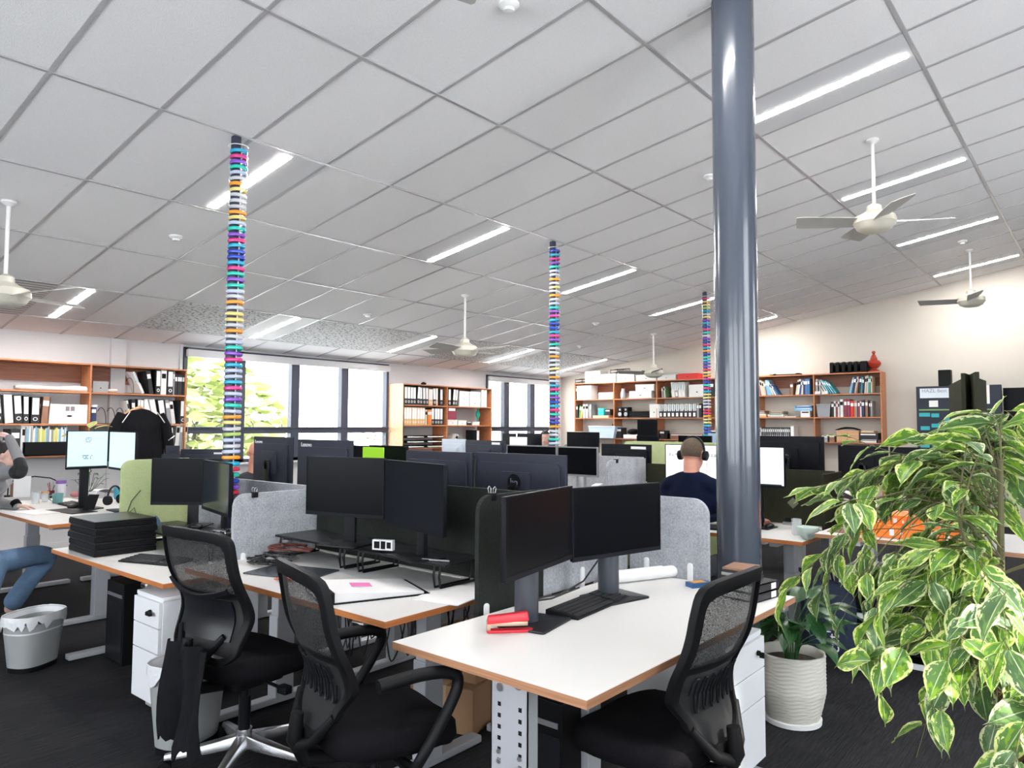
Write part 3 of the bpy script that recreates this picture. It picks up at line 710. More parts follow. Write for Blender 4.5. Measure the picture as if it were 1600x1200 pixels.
def keyboard(c, rz, label, w_=.44, d_=.13, z=.75):
    t = thing('keyboard', label, 'keyboard', (c[0], c[1], z), rz, 'keyboards')
    MB().add([(-w_/2,-d_/2,.001),(w_/2,-d_/2,.001),(w_/2,d_/2,.001),(-w_/2,d_/2,.001),(-w_/2,-d_/2,.010),(w_/2,-d_/2,.010),(w_/2,d_/2,.022),(-w_/2,d_/2,.022)],
             [(0,3,2,1),(4,5,6,7),(0,1,5,4),(1,2,6,5),(2,3,7,6),(3,0,4,7)]).build('case', m_black, t, bevel=.003)
    k = MB(); nx, ny = 20, 5; kw = (w_-.03)/nx; kd = (d_-.02)/ny
    for j in range(ny):
        for i in range(nx):
            if i in (14,): continue
            if j == 0 and 3 < i < 9 and i != 4: continue
            x = -w_/2+.015+i*kw; y = -d_/2+.01+j*kd; zz = .011+.012*(j+.5)/ny; x1_ = x+kw*.84 if not (j == 0 and i == 4) else x+kw*4.9
            k.box((x, y, zz-.002), (x1_, y+kd*.82, zz+.005))
    k.build('keys', mat('keycap', (.018,.018,.021), .55), t, bevel=0, smooth=False)['kind'] = 'stuff'
    return t
def mouse(c, rz, label, z=.75, m=None):
    o = MB().ell((0,0,.010), (.032,.055,.022)).box((-.003,.012,.028),(.003,.03,.034)).build('mouse', m or m_black_s); o.location = (c[0], c[1], z+.006); o.rotation_euler = (0,0,rz)
    # flat underside
    for v in o.data.vertices:
        if v.co.z < -.005: v.co.z = -.005
    return tag(o, label, 'mouse')
def riser(a, b, depth, z, base, label, n=1):
    """metal monitor shelf from a to b (front edge, left to right seen from the user)"""
    a = Vector((a[0], a[1])); b = Vector((b[0], b[1])); d = b-a; L = d.length; t = thing('monitor_riser', label, 'monitor stand', (a.x, a.y, base), math.atan2(d.y, d.x), 'black metal monitor risers')
    h = z-base
    MB().rbox((0,0,h-.012), (L,depth,h), .01).build('shelf', m_black_s, t, bevel=.003)
    for x in (.06, L-.06):
        for s_ in (0, 1):
            l = MB(); xx = x-.018+s_*.036-.006
            l.tube([(xx,.02,h-.012),(xx,.012,h*.5),(xx,.02,.008),(xx,depth-.02,.008),(xx,depth-.012,h*.5),(xx,depth-.02,h-.012)], .006, 6)
            l.build('leg', m_black_s, t)
    return t
def tower(x0, y0, x1, y1, h, label, z=0.0, face='W'):
    t = thing('computer_tower', label, 'computer', (x0, y0, z), 0, None)
    MB().box((0,0,.0), (x1-x0,y1-y0,h)).build('case', m_black, t, bevel=.006, smooth=False)
    Y = y1-y0; X = x1-x0
    if face == 'W':
        MB().box((-.004,.02,h-.09),(0.0,Y-.02,h-.07)).build('drive_slot', m_silver, t, smooth=False)
        MB().box((-.003,.01,.02),(0.0,Y-.01,h-.12)).build('front_grille', m_black_s, t, smooth=False)
    else:
        MB().box((.02,-.004,h-.09),(X-.02,0,h-.07)).build('drive_slot', m_silver, t, smooth=False)
    return t
def bin_(c, label, w_=.185, d_=.13, h=.36, rz=0, flat=False):
    t = thing('waste_bin', label, 'bin', (c[0], c[1], 0), rz, 'grey waste bins with bag liners')
    m1 = mat('bin_plastic', (.30,.31,.31), .35, spec=.5, var=.05)
    b = MB(); prof = [(.74,.002),(.76,.0),(1.0,h),(.985,h),(.75,.012),(0.001,.012)]
    n = 40; vs = []
    for q, z in prof:
        for j in range(n):
            a = 2*PI*j/n; cx = math.copysign(abs(math.cos(a))**.75, math.cos(a)); cy = math.copysign(abs(math.sin(a))**.75, math.sin(a)); vs.append((cx*w_*q, cy*d_*q, z))
    fs = [(i*n+j, i*n+(j+1)%n, (i+1)*n+(j+1)%n, (i+1)*n+j) for i in range(len(prof)-1) for j in range(n)]; b.add(vs, fs+[list(range(n))])
    b.build('body', m1, t)
    vs = []
    for q, z in ((.742,.0005),(.775,.0005),(.79,.03),(.757,.03)):
        for j in range(n):
            a = 2*PI*j/n; cx = math.copysign(abs(math.cos(a))**.75, math.cos(a)); cy = math.copysign(abs(math.sin(a))**.75, math.sin(a)); vs.append((cx*w_*q, cy*d_*q, z))
    MB().add(vs, [(i*n+j, i*n+(j+1)%n, ((i+1)%4)*n+(j+1)%n, ((i+1)%4)*n+j) for i in range(4) for j in range(n)]).build('base_rim', m_black, t)
    rnd = random.Random(int(c[0]*100)); vs = []; rows = [(.93,h-.10,.0),(.97,h-.01,.0),(1.0,h+.006,.0),(1.02,h+.002,.005),(1.02,h-.03,.02),(1.015,h-.055,.03)]
    for i, (q, z, jit) in enumerate(rows):
        for j in range(n):
            a = 2*PI*j/n; cx = math.copysign(abs(math.cos(a))**.75, math.cos(a)); cy = math.copysign(abs(math.sin(a))**.75, math.sin(a)); k = 1+rnd.uniform(0, jit)
            vs.append((cx*w_*q*k, cy*d_*q*k, z+rnd.uniform(-jit, jit)*1.2))
    vb = MB(); vb.add(vs, [(i*n+j, i*n+(j+1)%n, (i+1)*n+(j+1)%n, (i+1)*n+j) for i in range(len(rows)-1) for j in range(n)])
    vb.build('bag_liner', mat('bag_plastic', (.62,.63,.65), .35, bump=.6, scale=30), t)
    return t
# book and binder meshes, one per colour, scaled per copy ------------------------------------
BOOKC = {'blue': (.05,.16,.38), 'navy': (.02,.03,.10), 'red': (.62,.03,.03), 'white': (.72,.71,.69), 'cream': (.62,.55,.42), 'grey': (.30,.30,.31), 'teal': (.05,.33,.36), 'black': (.015,.015,.018),
         'pink': (.50,.20,.30), 'brown': (.26,.13,.08), 'green': (.10,.22,.10), 'lightblue': (.20,.42,.58), 'orange': (.75,.22,.03), 'yellow': (.62,.60,.10), 'maroon': (.24,.03,.06), 'tan': (.62,.38,.17)}
BM = {}
def book_mesh(c, kind):
    k = (c, kind)
    if k in BM: return BM[k]
    m = mat('cover_'+c, BOOKC[c], .55, var=.08, scale=6); b = MB()
    if kind == 'book':
        b.box((0,0,0),(.10,1,1),0); b.box((.90,0,0),(1,1,1),0); b.box((0,0,0),(1,.05,1),0); b.box((.10,.05,.02),(.90,.97,.98),1)
        b.box((.12,-.004,.66),(.88,.0,.86),1 if c not in ('white','cream') else 2)
        o = b.build('book', [m, m_paper, m_black], smooth=False)
    elif kind == 'binder':
        b.box((0,0,0),(1,1,1),0); b.box((.10,-.006,.34),(.90,0,.96),1)
        b.cyl((.5,-.012,.17),(.5,0,.17),.001,4)
        n = 16; vs = [(.5+.30*math.cos(2*PI*i/n)*q, -.010, .17+.07*math.sin(2*PI*i/n)*q) for q in (1,.62) for i in range(n)]
        b.add(vs, [(i,(i+1)%n,n+(i+1)%n,n+i) for i in range(n)], 1)
        o = b.build('lever_arch_file', [m, m_paper], smooth=False)
    elif kind == 'magazine_file':
        b.prism([(0,0),(1,0),(1,1),(0,.45)][::-1], 0, 1, 0, Matrix.Identity(4), 'x') if False else b.add([(0,0,0),(1,0,0),(1,1,0),(0,1,0),(0,0,.42),(1,0,.42),(1,.7,1),(0,.7,1),(1,1,1),(0,1,1)], [(0,3,2,1),(0,1,5,4),(1,2,8,6,5),(0,4,7,9,3),(2,3,9,8),(4,5,6,7),(6,8,9,7)], 0)
        b.box((.2,-.01,.08),(.8,0,.34),1); b.box((.12,.05,.40),(.40,.95,.98),1); b.box((.46,.05,.4),(.62,.95,.93),2); b.box((.68,.05,.4),(.88,.95,.96),1)
        o = b.build('magazine_file', [m, m_paper, mat('cover_lightblue', BOOKC['lightblue'], .55)], smooth=False)
    elif kind == 'box':
        b.box((0,0,0),(1,1,.74),0); b.box((-.012,-.012,.70),(1.012,1.012,1),0); b.cyl((.5,-.03,.4),(.5,0,.4),.045,12,mi=1)
        o = b.build('storage_box', [m, m_black], smooth=False)
    BM[k] = o.data; COL.objects.unlink(o); bpy.data.objects.remove(o); return BM[k]
KN = {'book': ('book', 'book'), 'binder': ('lever_arch_file', 'file'), 'magazine_file': ('magazine_file', 'magazine file'), 'box': ('storage_box', 'box')}
CN = {'lightblue': 'light blue'}
def put(kind, c, M, size, label, group=None):
    nm, cat = KN[kind]; o = bpy.data.objects.new(nm, book_mesh(c, kind)); COL.objects.link(o)
    o.matrix_world = M @ Matrix.Diagonal((*size, 1)); return tag(o, label, cat, group)
SEEN_ROWS = {}
def row(origin, rz, items, where, group):
    """items: (kind, colour, thickness, depth, height, lean degrees, gap); x runs to the right as seen from the room"""
    B = Matrix.Translation(origin) @ Matrix.Rotation(rz, 4, 'Z'); x = 0; n = len(items)
    for i, (kind, c, t, d, h, lean, gap) in enumerate(items):
        x += gap; a = math.radians(lean); f = t/math.cos(a)
        if lean > 0: M = B @ Matrix.Translation((x+0, .012*random.random(), t*math.sin(a)+.001)) @ Matrix.Rotation(a, 4, 'Y')
        elif lean < 0: M = B @ Matrix.Translation((x, .012*random.random(), .001)) @ Matrix.Rotation(a, 4, 'Y')
        else: M = B @ Matrix.Translation((x, .012*random.random(), .001))
        nm = {'book': 'book', 'binder': 'lever arch file', 'magazine_file': 'magazine file', 'box': 'box'}[kind]
        lb = '%s %s, %s from left, %s' % (CN.get(c, c), nm, ordn(i), where)
        put(kind, c, M, (t*.97, d, h), lb, group)
        x += f
    return x
def bookcase(name, label, origin, rz, xs, zs, depth, top, bot, rail=True, back=False, mw=None, skip=(), thick=.02):
    """xs = upright positions, zs = shelf heights, local x right, local y into the wall"""
    t = thing('bookcase', label, 'bookcase', origin, rz, None); W_ = xs[-1]; mw = mw or m_wood
    for x in xs: MB().box((x-thick/2, 0, bot), (x+thick/2, depth, top)).build('upright', mw, t, bevel=.0015, smooth=False)
    MB().box((-thick/2, -.004, top), (W_+thick/2, depth, top+thick)).build('top_board', mw, t, bevel=.0015, smooth=False)
    for k, z in enumerate(zs):
        for i in range(len(xs)-1):
            if (k, i) in skip: continue
            MB().box((xs[i]+thick/2, .003, z-thick), (xs[i+1]-thick/2, depth-.012, z)).build('shelf', mw, t, bevel=.0015, smooth=False)
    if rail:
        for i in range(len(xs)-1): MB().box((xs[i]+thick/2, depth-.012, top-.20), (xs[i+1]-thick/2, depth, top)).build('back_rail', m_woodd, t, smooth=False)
    return t

# ================================================================== DESKS AND SCREENS
D = .75
W2 = PI/2
desk('desk', 1.68, 1.13, 3.285, 1.945, D, 'front desk with red stapler on it, nearest the viewer, tan edge', edge=m_edge2, front='S', rz=-.015, legat=(.62, 1.42))
# punched mounting plate under the west end of the front desk
t = thing('punched_bracket', 'grey steel leg plate with rows of square holes under the front desk', 'desk leg', (1.78, 1.415, 0), 0)
pl = MB(); pl.box((0,0,.01),(.004,.15,.72)); pl.box((0,0,.01),(.05,.004,.72)); pl.box((0,.146,.01),(.05,.15,.72)); hl = pl
for z in [i*.035+.12 for i in range(15)]:
    for y in (.03, .115): hl.box((-.0015, y-.006, z), (.0005, y+.006, z+.013), 1)
bl = pl
for (y, z) in ((.035,.69),(.11,.67)): bl.cyl((-.006,y,z),(0,y,z),.013,16,mi=2)
for z in (.47,.44): 
    for y in (.03,.115): bl.cyl((-.006,y,z),(0,y,z),.008,10,mi=2)
pl.build('plate', [m_greyleg, m_black, m_silver], t, smooth=False)
desk('desk', 1.838, 2.155, 2.638, 3.745, D, 'second desk with open folder and black monitor riser, orange edge', front='W')
desk('desk', 1.735, 3.76, 2.638, 5.345, .68, 'third desk at the left with the stack of black cases, orange edge', front='W')
desk('desk', 1.86, 5.80, 2.66, 7.80, .78, 'far left desk where the person in grey and black works', front='W')
desk('desk', 2.665, 2.155, 3.46, 3.745, D, 'desk behind the dark felt screen carrying the large monitors seen from behind', front='E')
desk('desk', 2.665, 3.76, 3.46, 5.345, D, 'desk behind the grey felt screens carrying two word-marked monitors', front='E')
desk('desk', 2.68, 5.80, 3.48, 7.80, D, 'desk by the windows behind the left ring-covered pole', front='E')
desk('desk', 4.845, 1.58, 5.64, 3.17, D, 'desk of the man with headphones, with cup and glass on it', edge=m_edge, front='W')
desk('desk', 4.845, 3.19, 5.64, 4.78, D, 'desk with the silver-framed monitors, behind the man to his left', front='W')
desk('desk', 4.845, 4.80, 5.64, 6.39, D, 'middle desk with two dark screens beside the lime green sheet', front='W')
desk('desk', 5.665, 1.58, 6.46, 3.17, D, 'desk back to back with the headphone man\'s desk', front='E')
desk('desk', 5.665, 3.19, 6.46, 4.78, D, 'desk beyond the silver-framed monitors', front='E')
desk('desk', 5.665, 4.80, 6.46, 6.39, D, 'desk below the bookcase between the windows', front='E')
desk('desk', 8.6, 6.55, 9.4, 8.95, D, 'farthest desk by the windows, left of the long-haired woman', front='W', feet=False)
desk('desk', 7.55, 3.1, 8.35, 4.7, D, 'far desk beyond the light green screen', front='W', feet=False)
desk('desk', 8.6, 3.2, 9.4, 4.8, D, 'far desk in front of the wall bookcase, with the blue screen', front='W', feet=False)
desk('desk', 8.6, 4.85, 9.4, 6.45, D, 'far desk where the long-haired woman sits', front='W', feet=False)
desk('desk', 7.4, 1.2, 8.2, 2.8, D, 'dark-topped far desk behind the variegated fig, below the bookcase', front='W', feet=False)
desk('desk', 4.80, -.20, 5.60, 1.49, .82, 'raised desk with white frame carrying the orange cartons', edge=m_edge2, leg=m_whiteleg, front='W', rz=.0)

panel((2.15, 1.972), (2.575, 1.972), .70, 1.215, m_felt_d, 'dark felt screen behind the left monitor of the front desk', rc=(.07, 0), clips=(.045,))
panel((2.58, 1.975), (3.30, 1.975), .745, 1.17, m_felt_g, 'light grey felt screen low behind the front desk monitors', rc=(0, 0), clips=(.30,))
panel((3.315, 1.955), (3.315, 1.52), .745, 1.145, m_felt_g, 'light grey felt side screen at the right end of the front desk', rc=(.0, .08), clips=(.10, .34))
panel((2.652, 2.14), (2.652, 3.74), .70, 1.19, m_felt_d, 'long dark felt screen behind the riser monitors of the second desk', rc=(0, 0))
panel((2.10, 3.752), (2.64, 3.752), .70, 1.11, m_felt_g, 'light grey felt screen with black clip between the second and third desks', rc=(.07, 0), clips=(.06,))
panel((2.652, 3.76), (2.652, 5.34), .64, 1.12, m_felt_g, 'grey felt screen running behind the third desk', rc=(0, .0))
panel((2.17, 5.40), (2.655, 5.40), .66, 1.24, m_felt_gr, 'light green felt screen at the far end of the third desk', rc=(.07, 0), clips=(.05,))
panel((2.66, 5.44), (3.05, 5.44), .755, 1.20, m_felt_g, 'small grey felt screen behind the left ring-covered pole', rc=(0, .07))
panel((5.652, 1.60), (5.652, 3.16), .755, 1.17, m_felt_o, 'dark green felt screen with diamond mark behind the cup', rc=(0, 0))
panel((5.22, 1.56), (5.64, 1.56), .755, 1.17, m_felt_o, 'dark brownish screen end between the cup desk and the raised desk', rc=(0, 0))
panel((5.652, 3.20), (5.652, 4.76), .755, 1.222, m_felt_g, 'grey felt screen behind the silver-framed monitors', rc=(0, 0))
panel((5.02, 3.18), (5.64, 3.18), .755, 1.215, m_felt_g, 'light grey felt screen with bulldog clip left of the headphone man', rc=(.07, 0))
panel((5.652, 4.80), (5.652, 6.38), .755, 1.18, m_felt_d, 'dark felt screen in the middle block of desks', rc=(0, 0))
panel((6.75, 3.02), (6.75, 4.05), 0.02, 1.335, m_felt_gr, 'large light green screen standing left of the headphone man\'s monitor', rc=(0, .05), name='floor_screen')
panel((9.42, 3.75), (9.42, 4.32), .755, 1.40, m_felt_b, 'pale blue felt screen below the storage bins of the wall bookcase', rc=(0, 0))
panel((4.69, .64), (5.55, .64), .83, 1.80, m_felt_o, 'tall dark screen behind the fig leaves, the nearer of two crossing ones', rc=(0, 0), name='tall_screen')
panel((6.01, .90), (4.62, .565), .83, 1.80, m_felt_o, 'tall dark screen behind the fig leaves, slanting towards the pinboard', rc=(0, 0), name='tall_screen')
t = thing('felt_badge', 'small pale diamond mark on the dark green screen by the cup', 'badge', at(1239, 786, x=5.625)); t.rotation_euler = (0, 0, 0)
MB().box((-.006,-.03,-.03),(.006,.03,.03), M=Matrix.Rotation(PI/4, 4, 'X')).build('patch', mat('badge', (.16,.17,.12), .8), t, bevel=.004)

# ------------------------------------------------------------------ monitors
A_ = lambda px, **k: at(px, 700, **k)
def zt(px, py, **k): return at(px, py, **k).z
monitor((1.925, 1.635), (2.47, 1.735), .952, 1.250, D, 'left of the two black monitors on the front desk, beside the red stapler', stand='col', bezel=.006)
monitor((2.475, 1.735), (3.00, 1.615), .935, 1.240, D, 'right of the two black monitors on the front desk, above the keyboard', stand='col', bezel=.006)
riser((2.33, 3.70), (2.33, 3.03), .27, .87, D, 'black metal monitor riser on the second desk, left one')
riser((2.33, 3.00), (2.33, 2.33), .27, .87, D, 'black metal monitor riser on the second desk, right one')
monitor((2.29, 3.34), (2.42, 2.86), 1.02, 1.328, .87, 'left black monitor on the riser of the second desk', scrm=m_scr, bezel=.006)
monitor((2.42, 2.855), (2.28, 2.29), 1.00, 1.322, .87, 'right black monitor on the riser of the second desk', scrm=m_scr_g, bezel=.006)
riser((2.14, 5.22), (2.14, 4.02), .36, .80, .68, 'black monitor riser on the third desk')
monitor((2.235, 5.066), (2.58, 4.66), .945, 1.262, .80, 'left black monitor on the third desk in front of the green screen', scrm=m_scr, bezel=.006)
monitor((2.36, 4.60), (2.232, 4.03), .945, 1.264, .80, 'turned glossy monitor on the third desk reflecting the windows', scrm=mat('glossy_screen', (.02,.024,.032), .10, spec=1.0), bezel=.006)
monitor((3.0, 3.86), (3.0, 4.47), 1.03, 1.392, D, 'large monitor seen from behind with a white maker word, right one', back=True, logo=('word', 'Lenovo', .042, .20, 0, .325))
monitor((3.0, 4.55), (3.0, 5.05), 1.03, 1.404, D, 'monitor seen from behind just right of the left ring-covered pole', back=True, logo=('word', 'Lenovo', .034, .18, 0, .335))
monitor((3.05, 2.17), (3.05, 2.80), 1.0, 1.345, D, 'large monitor seen from behind with round badge, behind the front desk', back=True, logo=('disc', 'hp'))
monitor((3.03, 2.81), (3.03, 3.36), 1.0, 1.342, D, 'large monitor seen from behind, left of the one with the round badge', back=True)
m_lit = mat('lit_screen_blue', (.1,.1,.1), .4, emit=(.55, .78, .86), es=.62)
m_litw = mat('lit_screen_white', (.1,.1,.1), .4, emit=(.88, .93, 1.0), es=.85)
m_ink = mat('screen_ink', (.05,.06,.07), .6)
p, q = at(104, 700, d=5.95), at(169, 700, d=6.2); p2, q2 = at(171, 700, d=6.2), at(212, 700, d=5.75)
def panel_pair(a, b, z0, z1, base, label, lit, content, **kw):
    t = monitor(a, b, z0, z1, base, label, lit=lit, **kw)
    d = Vector((b[0]-a[0], b[1]-a[1])); W_ = d.length; c = MB()
    for (u0, v0, u1, v1) in content: c.box((-W_/2+u0*W_, -.0025, z0-base+v0*(z1-z0)), (-W_/2+u1*W_, -.0016, z0-base+v1*(z1-z0)))
    if content: c.build('screen_content', m_ink, t, smooth=False)
    return t
rnd = random.Random(3)
words = [(.44+.03*i+.012*rnd.random(), .70+.035*j, .44+.03*i+.024, .72+.035*j) for i in range(5) for j in range(4) if rnd.random() < .8] + [(.38+.03*i, .26+.04*j, .38+.03*i+.024, .283+.04*j) for i in range(8) for j in range(3) if rnd.random() < .7]
words += [(.03, .045, .97, .075)]
panel_pair((p.x, p.y), (q.x, q.y), 1.115, 1.435, .78, 'lit pale blue monitor on the far left desk, left one', m_lit, words, stand='flat', bezel=.006)
panel_pair((p2.x, p2.y), (q2.x, q2.y), 1.11, 1.43, .78, 'lit pale blue monitor on the far left desk, right one turned away', m_lit, [], stand='flat', bezel=.006)
words = [(.28+.07*i, .80, .28+.07*i+.05, .86) for i in range(2)] + [(.06+.05*i+.01*rnd.random(), .70+.035*j, .06+.05*i+.038, .722+.035*j) for i in range(17) for j in range(2) if rnd.random() < .85]
panel_pair((5.3, 2.80), (5.3, 2.29), 1.05, 1.352, D, 'bright white monitor behind the head of the man with headphones', m_litw, words, bezel=.006)
rr_ = [(.05, .05, .95, .09)] + [(.04+.1*i, .12, .042+.1*i, .9) for i in range(10)]
panel_pair((5.3, 2.28), (5.3, 1.845), 1.05, 1.348, D, 'bright white monitor just right of the grey pillar', m_litw, rr_[:1], bezel=.006)
a, b = A_(1288, x=6.1), A_(1176, x=6.1)
monitor((6.1, a.y), (6.1, b.y), 1.06, 1.418, D, 'large black monitor seen from behind with round badge, right of the pillar', back=True, casing=m_mon, logo=('disc', 'hp'))
# silver framed pair and others in the middle block
monitor((5.05, A_(792, x=5.05).y), (5.05, A_(870, x=5.05).y), 1.05, zt(800, 695, x=5.05), D, 'silver-framed dark monitor, left one of the pair', frame=m_silver, casing=m_silver, stand='silver')
monitor((5.05, A_(871, x=5.05).y), (5.05, A_(934, x=5.05).y), 1.07, zt(900, 698, x=5.05), D, 'silver-framed dark monitor, right one of the pair', frame=m_silver, casing=m_silver, stand='silver')
monitor((5.05, A_(540, x=5.05).y), (5.05, A_(575, x=5.05).y), 1.05, zt(560, 696, x=5.05), D, 'dark monitor behind the lime sheet, left one')
monitor((5.05, A_(577, x=5.05).y), (5.05, A_(637, x=5.05).y), 1.05, zt(600, 696, x=5.05), D, 'dark monitor behind the lime sheet, right one')
for (l, r, py, x, L, kw) in ((692, 728, 686, 6.0, 'pale silver monitor seen from behind below the window bookcase', dict(casing=mat('casing_pale', (.50,.56,.64), .4))),
        (729, 791, 688, 6.0, 'dark monitor seen from behind with white sticker, right of the pale silver one', dict()),
        (941, 1018, 694, 6.0, 'black monitor seen from behind, above the light grey screen with bulldog clip', dict(casing=m_mon)),
        (1310, 1388, 696, 6.9, 'black monitor seen from behind, left of the fig\'s top leaves', dict(casing=m_mon)),
        (1391, 1472, 699, 6.9, 'black monitor seen from behind, hidden by the fig\'s top leaves', dict(casing=m_mon))):
    zz = zt((l+r)/2, py, x=x); bz = D
    t = monitor((x, A_(r, x=x).y), (x, A_(l, x=x).y), zz-.34, zz, bz, L, back=True, **kw)
    if l == 729: MB().box((-.12-.10, .017, zz-bz-.045), (-.10, .018, zz-bz-.02)).build('sticker', m_whitep, t, smooth=False)
    if l == 941: MB().box((-.22, .017, zz-bz-.045), (-.06, .018, zz-bz-.02)).build('sticker', m_whitep, t, smooth=False)
desk('desk', 6.55, .9, 7.25, 2.6, D, 'desk under the black monitors left of the fig', front='E', feet=False)
for (l, r, py, x, L) in ((886, 936, 675, 8.9, 'distant black monitor below the storage bins, beside the pale blue screen'),
        (785, 806, 677, 8.9, 'distant dark monitor left of the long-haired woman, narrow one'), (808, 846, 677, 8.9, 'distant dark monitor half hiding the long-haired woman'),
        (995, 1029, 681, 8.9, 'distant navy monitor above the light green screen')):
    zz = zt((l+r)/2, py, x=x)
    monitor((x, A_(l, x=x).y), (x, A_(r, x=x).y), zz-.30, zz, D, L, casing=m_mon, no_stand=False)
l, r = at(1060, 680, x=7.9), at(1112, 680, x=7.9)
t = monitor((7.9, l.y), (7.9, r.y), 1.05, 1.385, D, 'distant dark monitor behind the man\'s headphones', casing=m_mon)
a, b = at(259, 703, d=7.3), at(281, 703, d=7.35)
monitor((b.x, b.y), (a.x, a.y), .98, 1.275, .75, 'small grey monitor back left of the sticker one, under the dark jacket', back=True)
a, b = at(283, 706, d=6.7), at(355, 708, d=6.75)
t = monitor((b.x, b.y), (a.x, a.y), .97, 1.262, .75, 'dark monitor back with white sticker between green screen and left pole', back=True)
MB().box((-.18, .017, 1.262-.75-.045), (-.09, .018, 1.262-.75-.03)).build('sticker', m_whitep, t, smooth=False)
# lime green sheet and pale sheet
o = MB().rbox((-.17,-.004,0),(.17,.004,.22), .005, axis='y').build('lime_folder', mat('lime', (.38,.80,.02), .5), bevel=.001); a = at(583, 725, x=4.9); o.location = (a.x, a.y, 1.06); o.rotation_euler = (0, 0, -W2); o.location.z = 1.06
o.scale = (1.0, 1, 1.0); o.location.z = .755; o.scale.z = 2.3; tag(o, 'lime green sheet standing upright in front of two dark monitors', 'folder')
o = MB().rbox((-.17,-.004,0),(.17,.004,.56), .004, axis='y').build('paper_sheet', m_paper, bevel=.001); a = at(808, 690, x=8.6); o.location = (8.63, a.y, .755); o.rotation_euler = (0, 0, -W2)
tag(o, 'cream sheet standing before the distant monitors left of the woman', 'paper')

# ------------------------------------------------------------------ chairs
mesh_chair('mesh back office chair pushed in at the front desk, right foreground', (2.26, 1.235), -.02, 0, arms=(), rot=.35, base=m_black_s, sc=1.0)
mesh_chair('mesh back office chair with armrests in the centre foreground', (1.69, 2.03), -W2-.27, 0, arms=(-1, 1), rot=.2)
c1 = mesh_chair('taller black office chair at the left with polished star base', (1.76, 3.0), -W2+.06, 1, arms=(), rot=-W2+.62)
jk = MB(); rnd = random.Random(5)
def fn(u, v):
    x = -.09+.30*u; z = .60-.40*v + .02*math.sin(u*19)*v + .015*math.sin(u*41)*v
    return (x, -.30-.035*math.sin(u*7+v*3)*v-.02*math.sin(u*15)-.03*v, z)
jk.grid(fn, 24, 10, th=.008); o = jk.build('jacket', m_cloth); o.location = (1.76, 3.0, 0); o.rotation_euler = (0, 0, -W2+.06); tag(o, 'black garment hanging low behind the left office chair', 'jacket')
mesh_chair('office chair of the man with headphones, mostly hidden behind him', (4.45, 2.28), -W2, 0, arms=())
mesh_chair('office chair under the person at the left edge', (1.20, 6.02), -W2-.1, 0, arms=(), base=m_black_s)

pedestal(1.755, 3.80, 2.30, 4.10, .60, 'W', 'white drawer pedestal with black key under the third desk')
pedestal(2.84, 1.24, 3.22, 1.80, .60, 'S', 'white drawer pedestal under the right end of the front desk')
tower(1.95, 4.75, 2.45, 5.00, .50, 'black computer tower under the third desk', z=.0)
tower(2.15, 1.55, 2.60, 1.78, .50, 'black computer tower under the front desk', z=.0)
tower(5.2, 2.6, 5.6, 2.8, .45, 'black computer tower under the headphone man\'s desk', z=.0)
bin_((1.60, 5.17), 'grey waste bin with bag liner at the far left beside the bare ankle', rz=.5, h=.33, w_=.175)
bin_((at(287, 1168, z=0).x+.03, at(287, 1168, z=0).y+.03), 'grey waste bin with bag liner behind the left office chair', rz=.3, h=.40)

# ================================================================== BOOKCASES AND WHAT STANDS ON THEM
# left bookcase on the window wall
YB = 9.29
xL = 1.30; xm = at(142, 600, y=YB).x; xr = at(291, 600, y=YB).x
zs = [at(70, 610, y=YB).z, at(70, 662, y=YB).z, at(70, 712, y=YB).z]
top = at(140, 568, y=YB).z - .02
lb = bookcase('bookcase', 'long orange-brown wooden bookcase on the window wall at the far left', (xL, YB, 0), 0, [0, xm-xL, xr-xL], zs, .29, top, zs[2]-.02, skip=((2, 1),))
G = 'files on the left bookcase'
def LX(px, zz): return at(px, 640, y=YB+.02).x
W_ = 'middle shelf, left bay, left bookcase'
row((LX(-20, 0), YB+.02, zs[1]), 0, [('binder','black',.075,.27,.31,-6,0),('binder','black',.075,.27,.315,-6,.0),('binder','white',.08,.27,.315,-5,.02),('binder','black',.08,.27,.315,-5,.012),('binder','black',.055,.27,.31,-2,.0),('binder','black',.085,.27,.30,0,.015),('book','brown',.085,.26,.30,3,.005)], W_, G)
o = put('box', 'white', Matrix.Translation((LX(66, 0), YB+.05, zs[1])), (.58, .20, .225), 'pinkish white carton with two small printed squares in the left bookcase'); 
MB().box((LX(104,0),YB+.045,zs[1]+.15),(LX(110,0),YB+.049,zs[1]+.20)).box((LX(112,0),YB+.045,zs[1]+.15),(LX(118,0),YB+.049,zs[1]+.20)).build('stickers', mat('sticker_grey', (.25,.2,.22), .7), None, smooth=False)
s_ = bpy.data.objects['stickers']; tag(s_, 'two small printed squares stuck on the pinkish white carton', 'sticker')
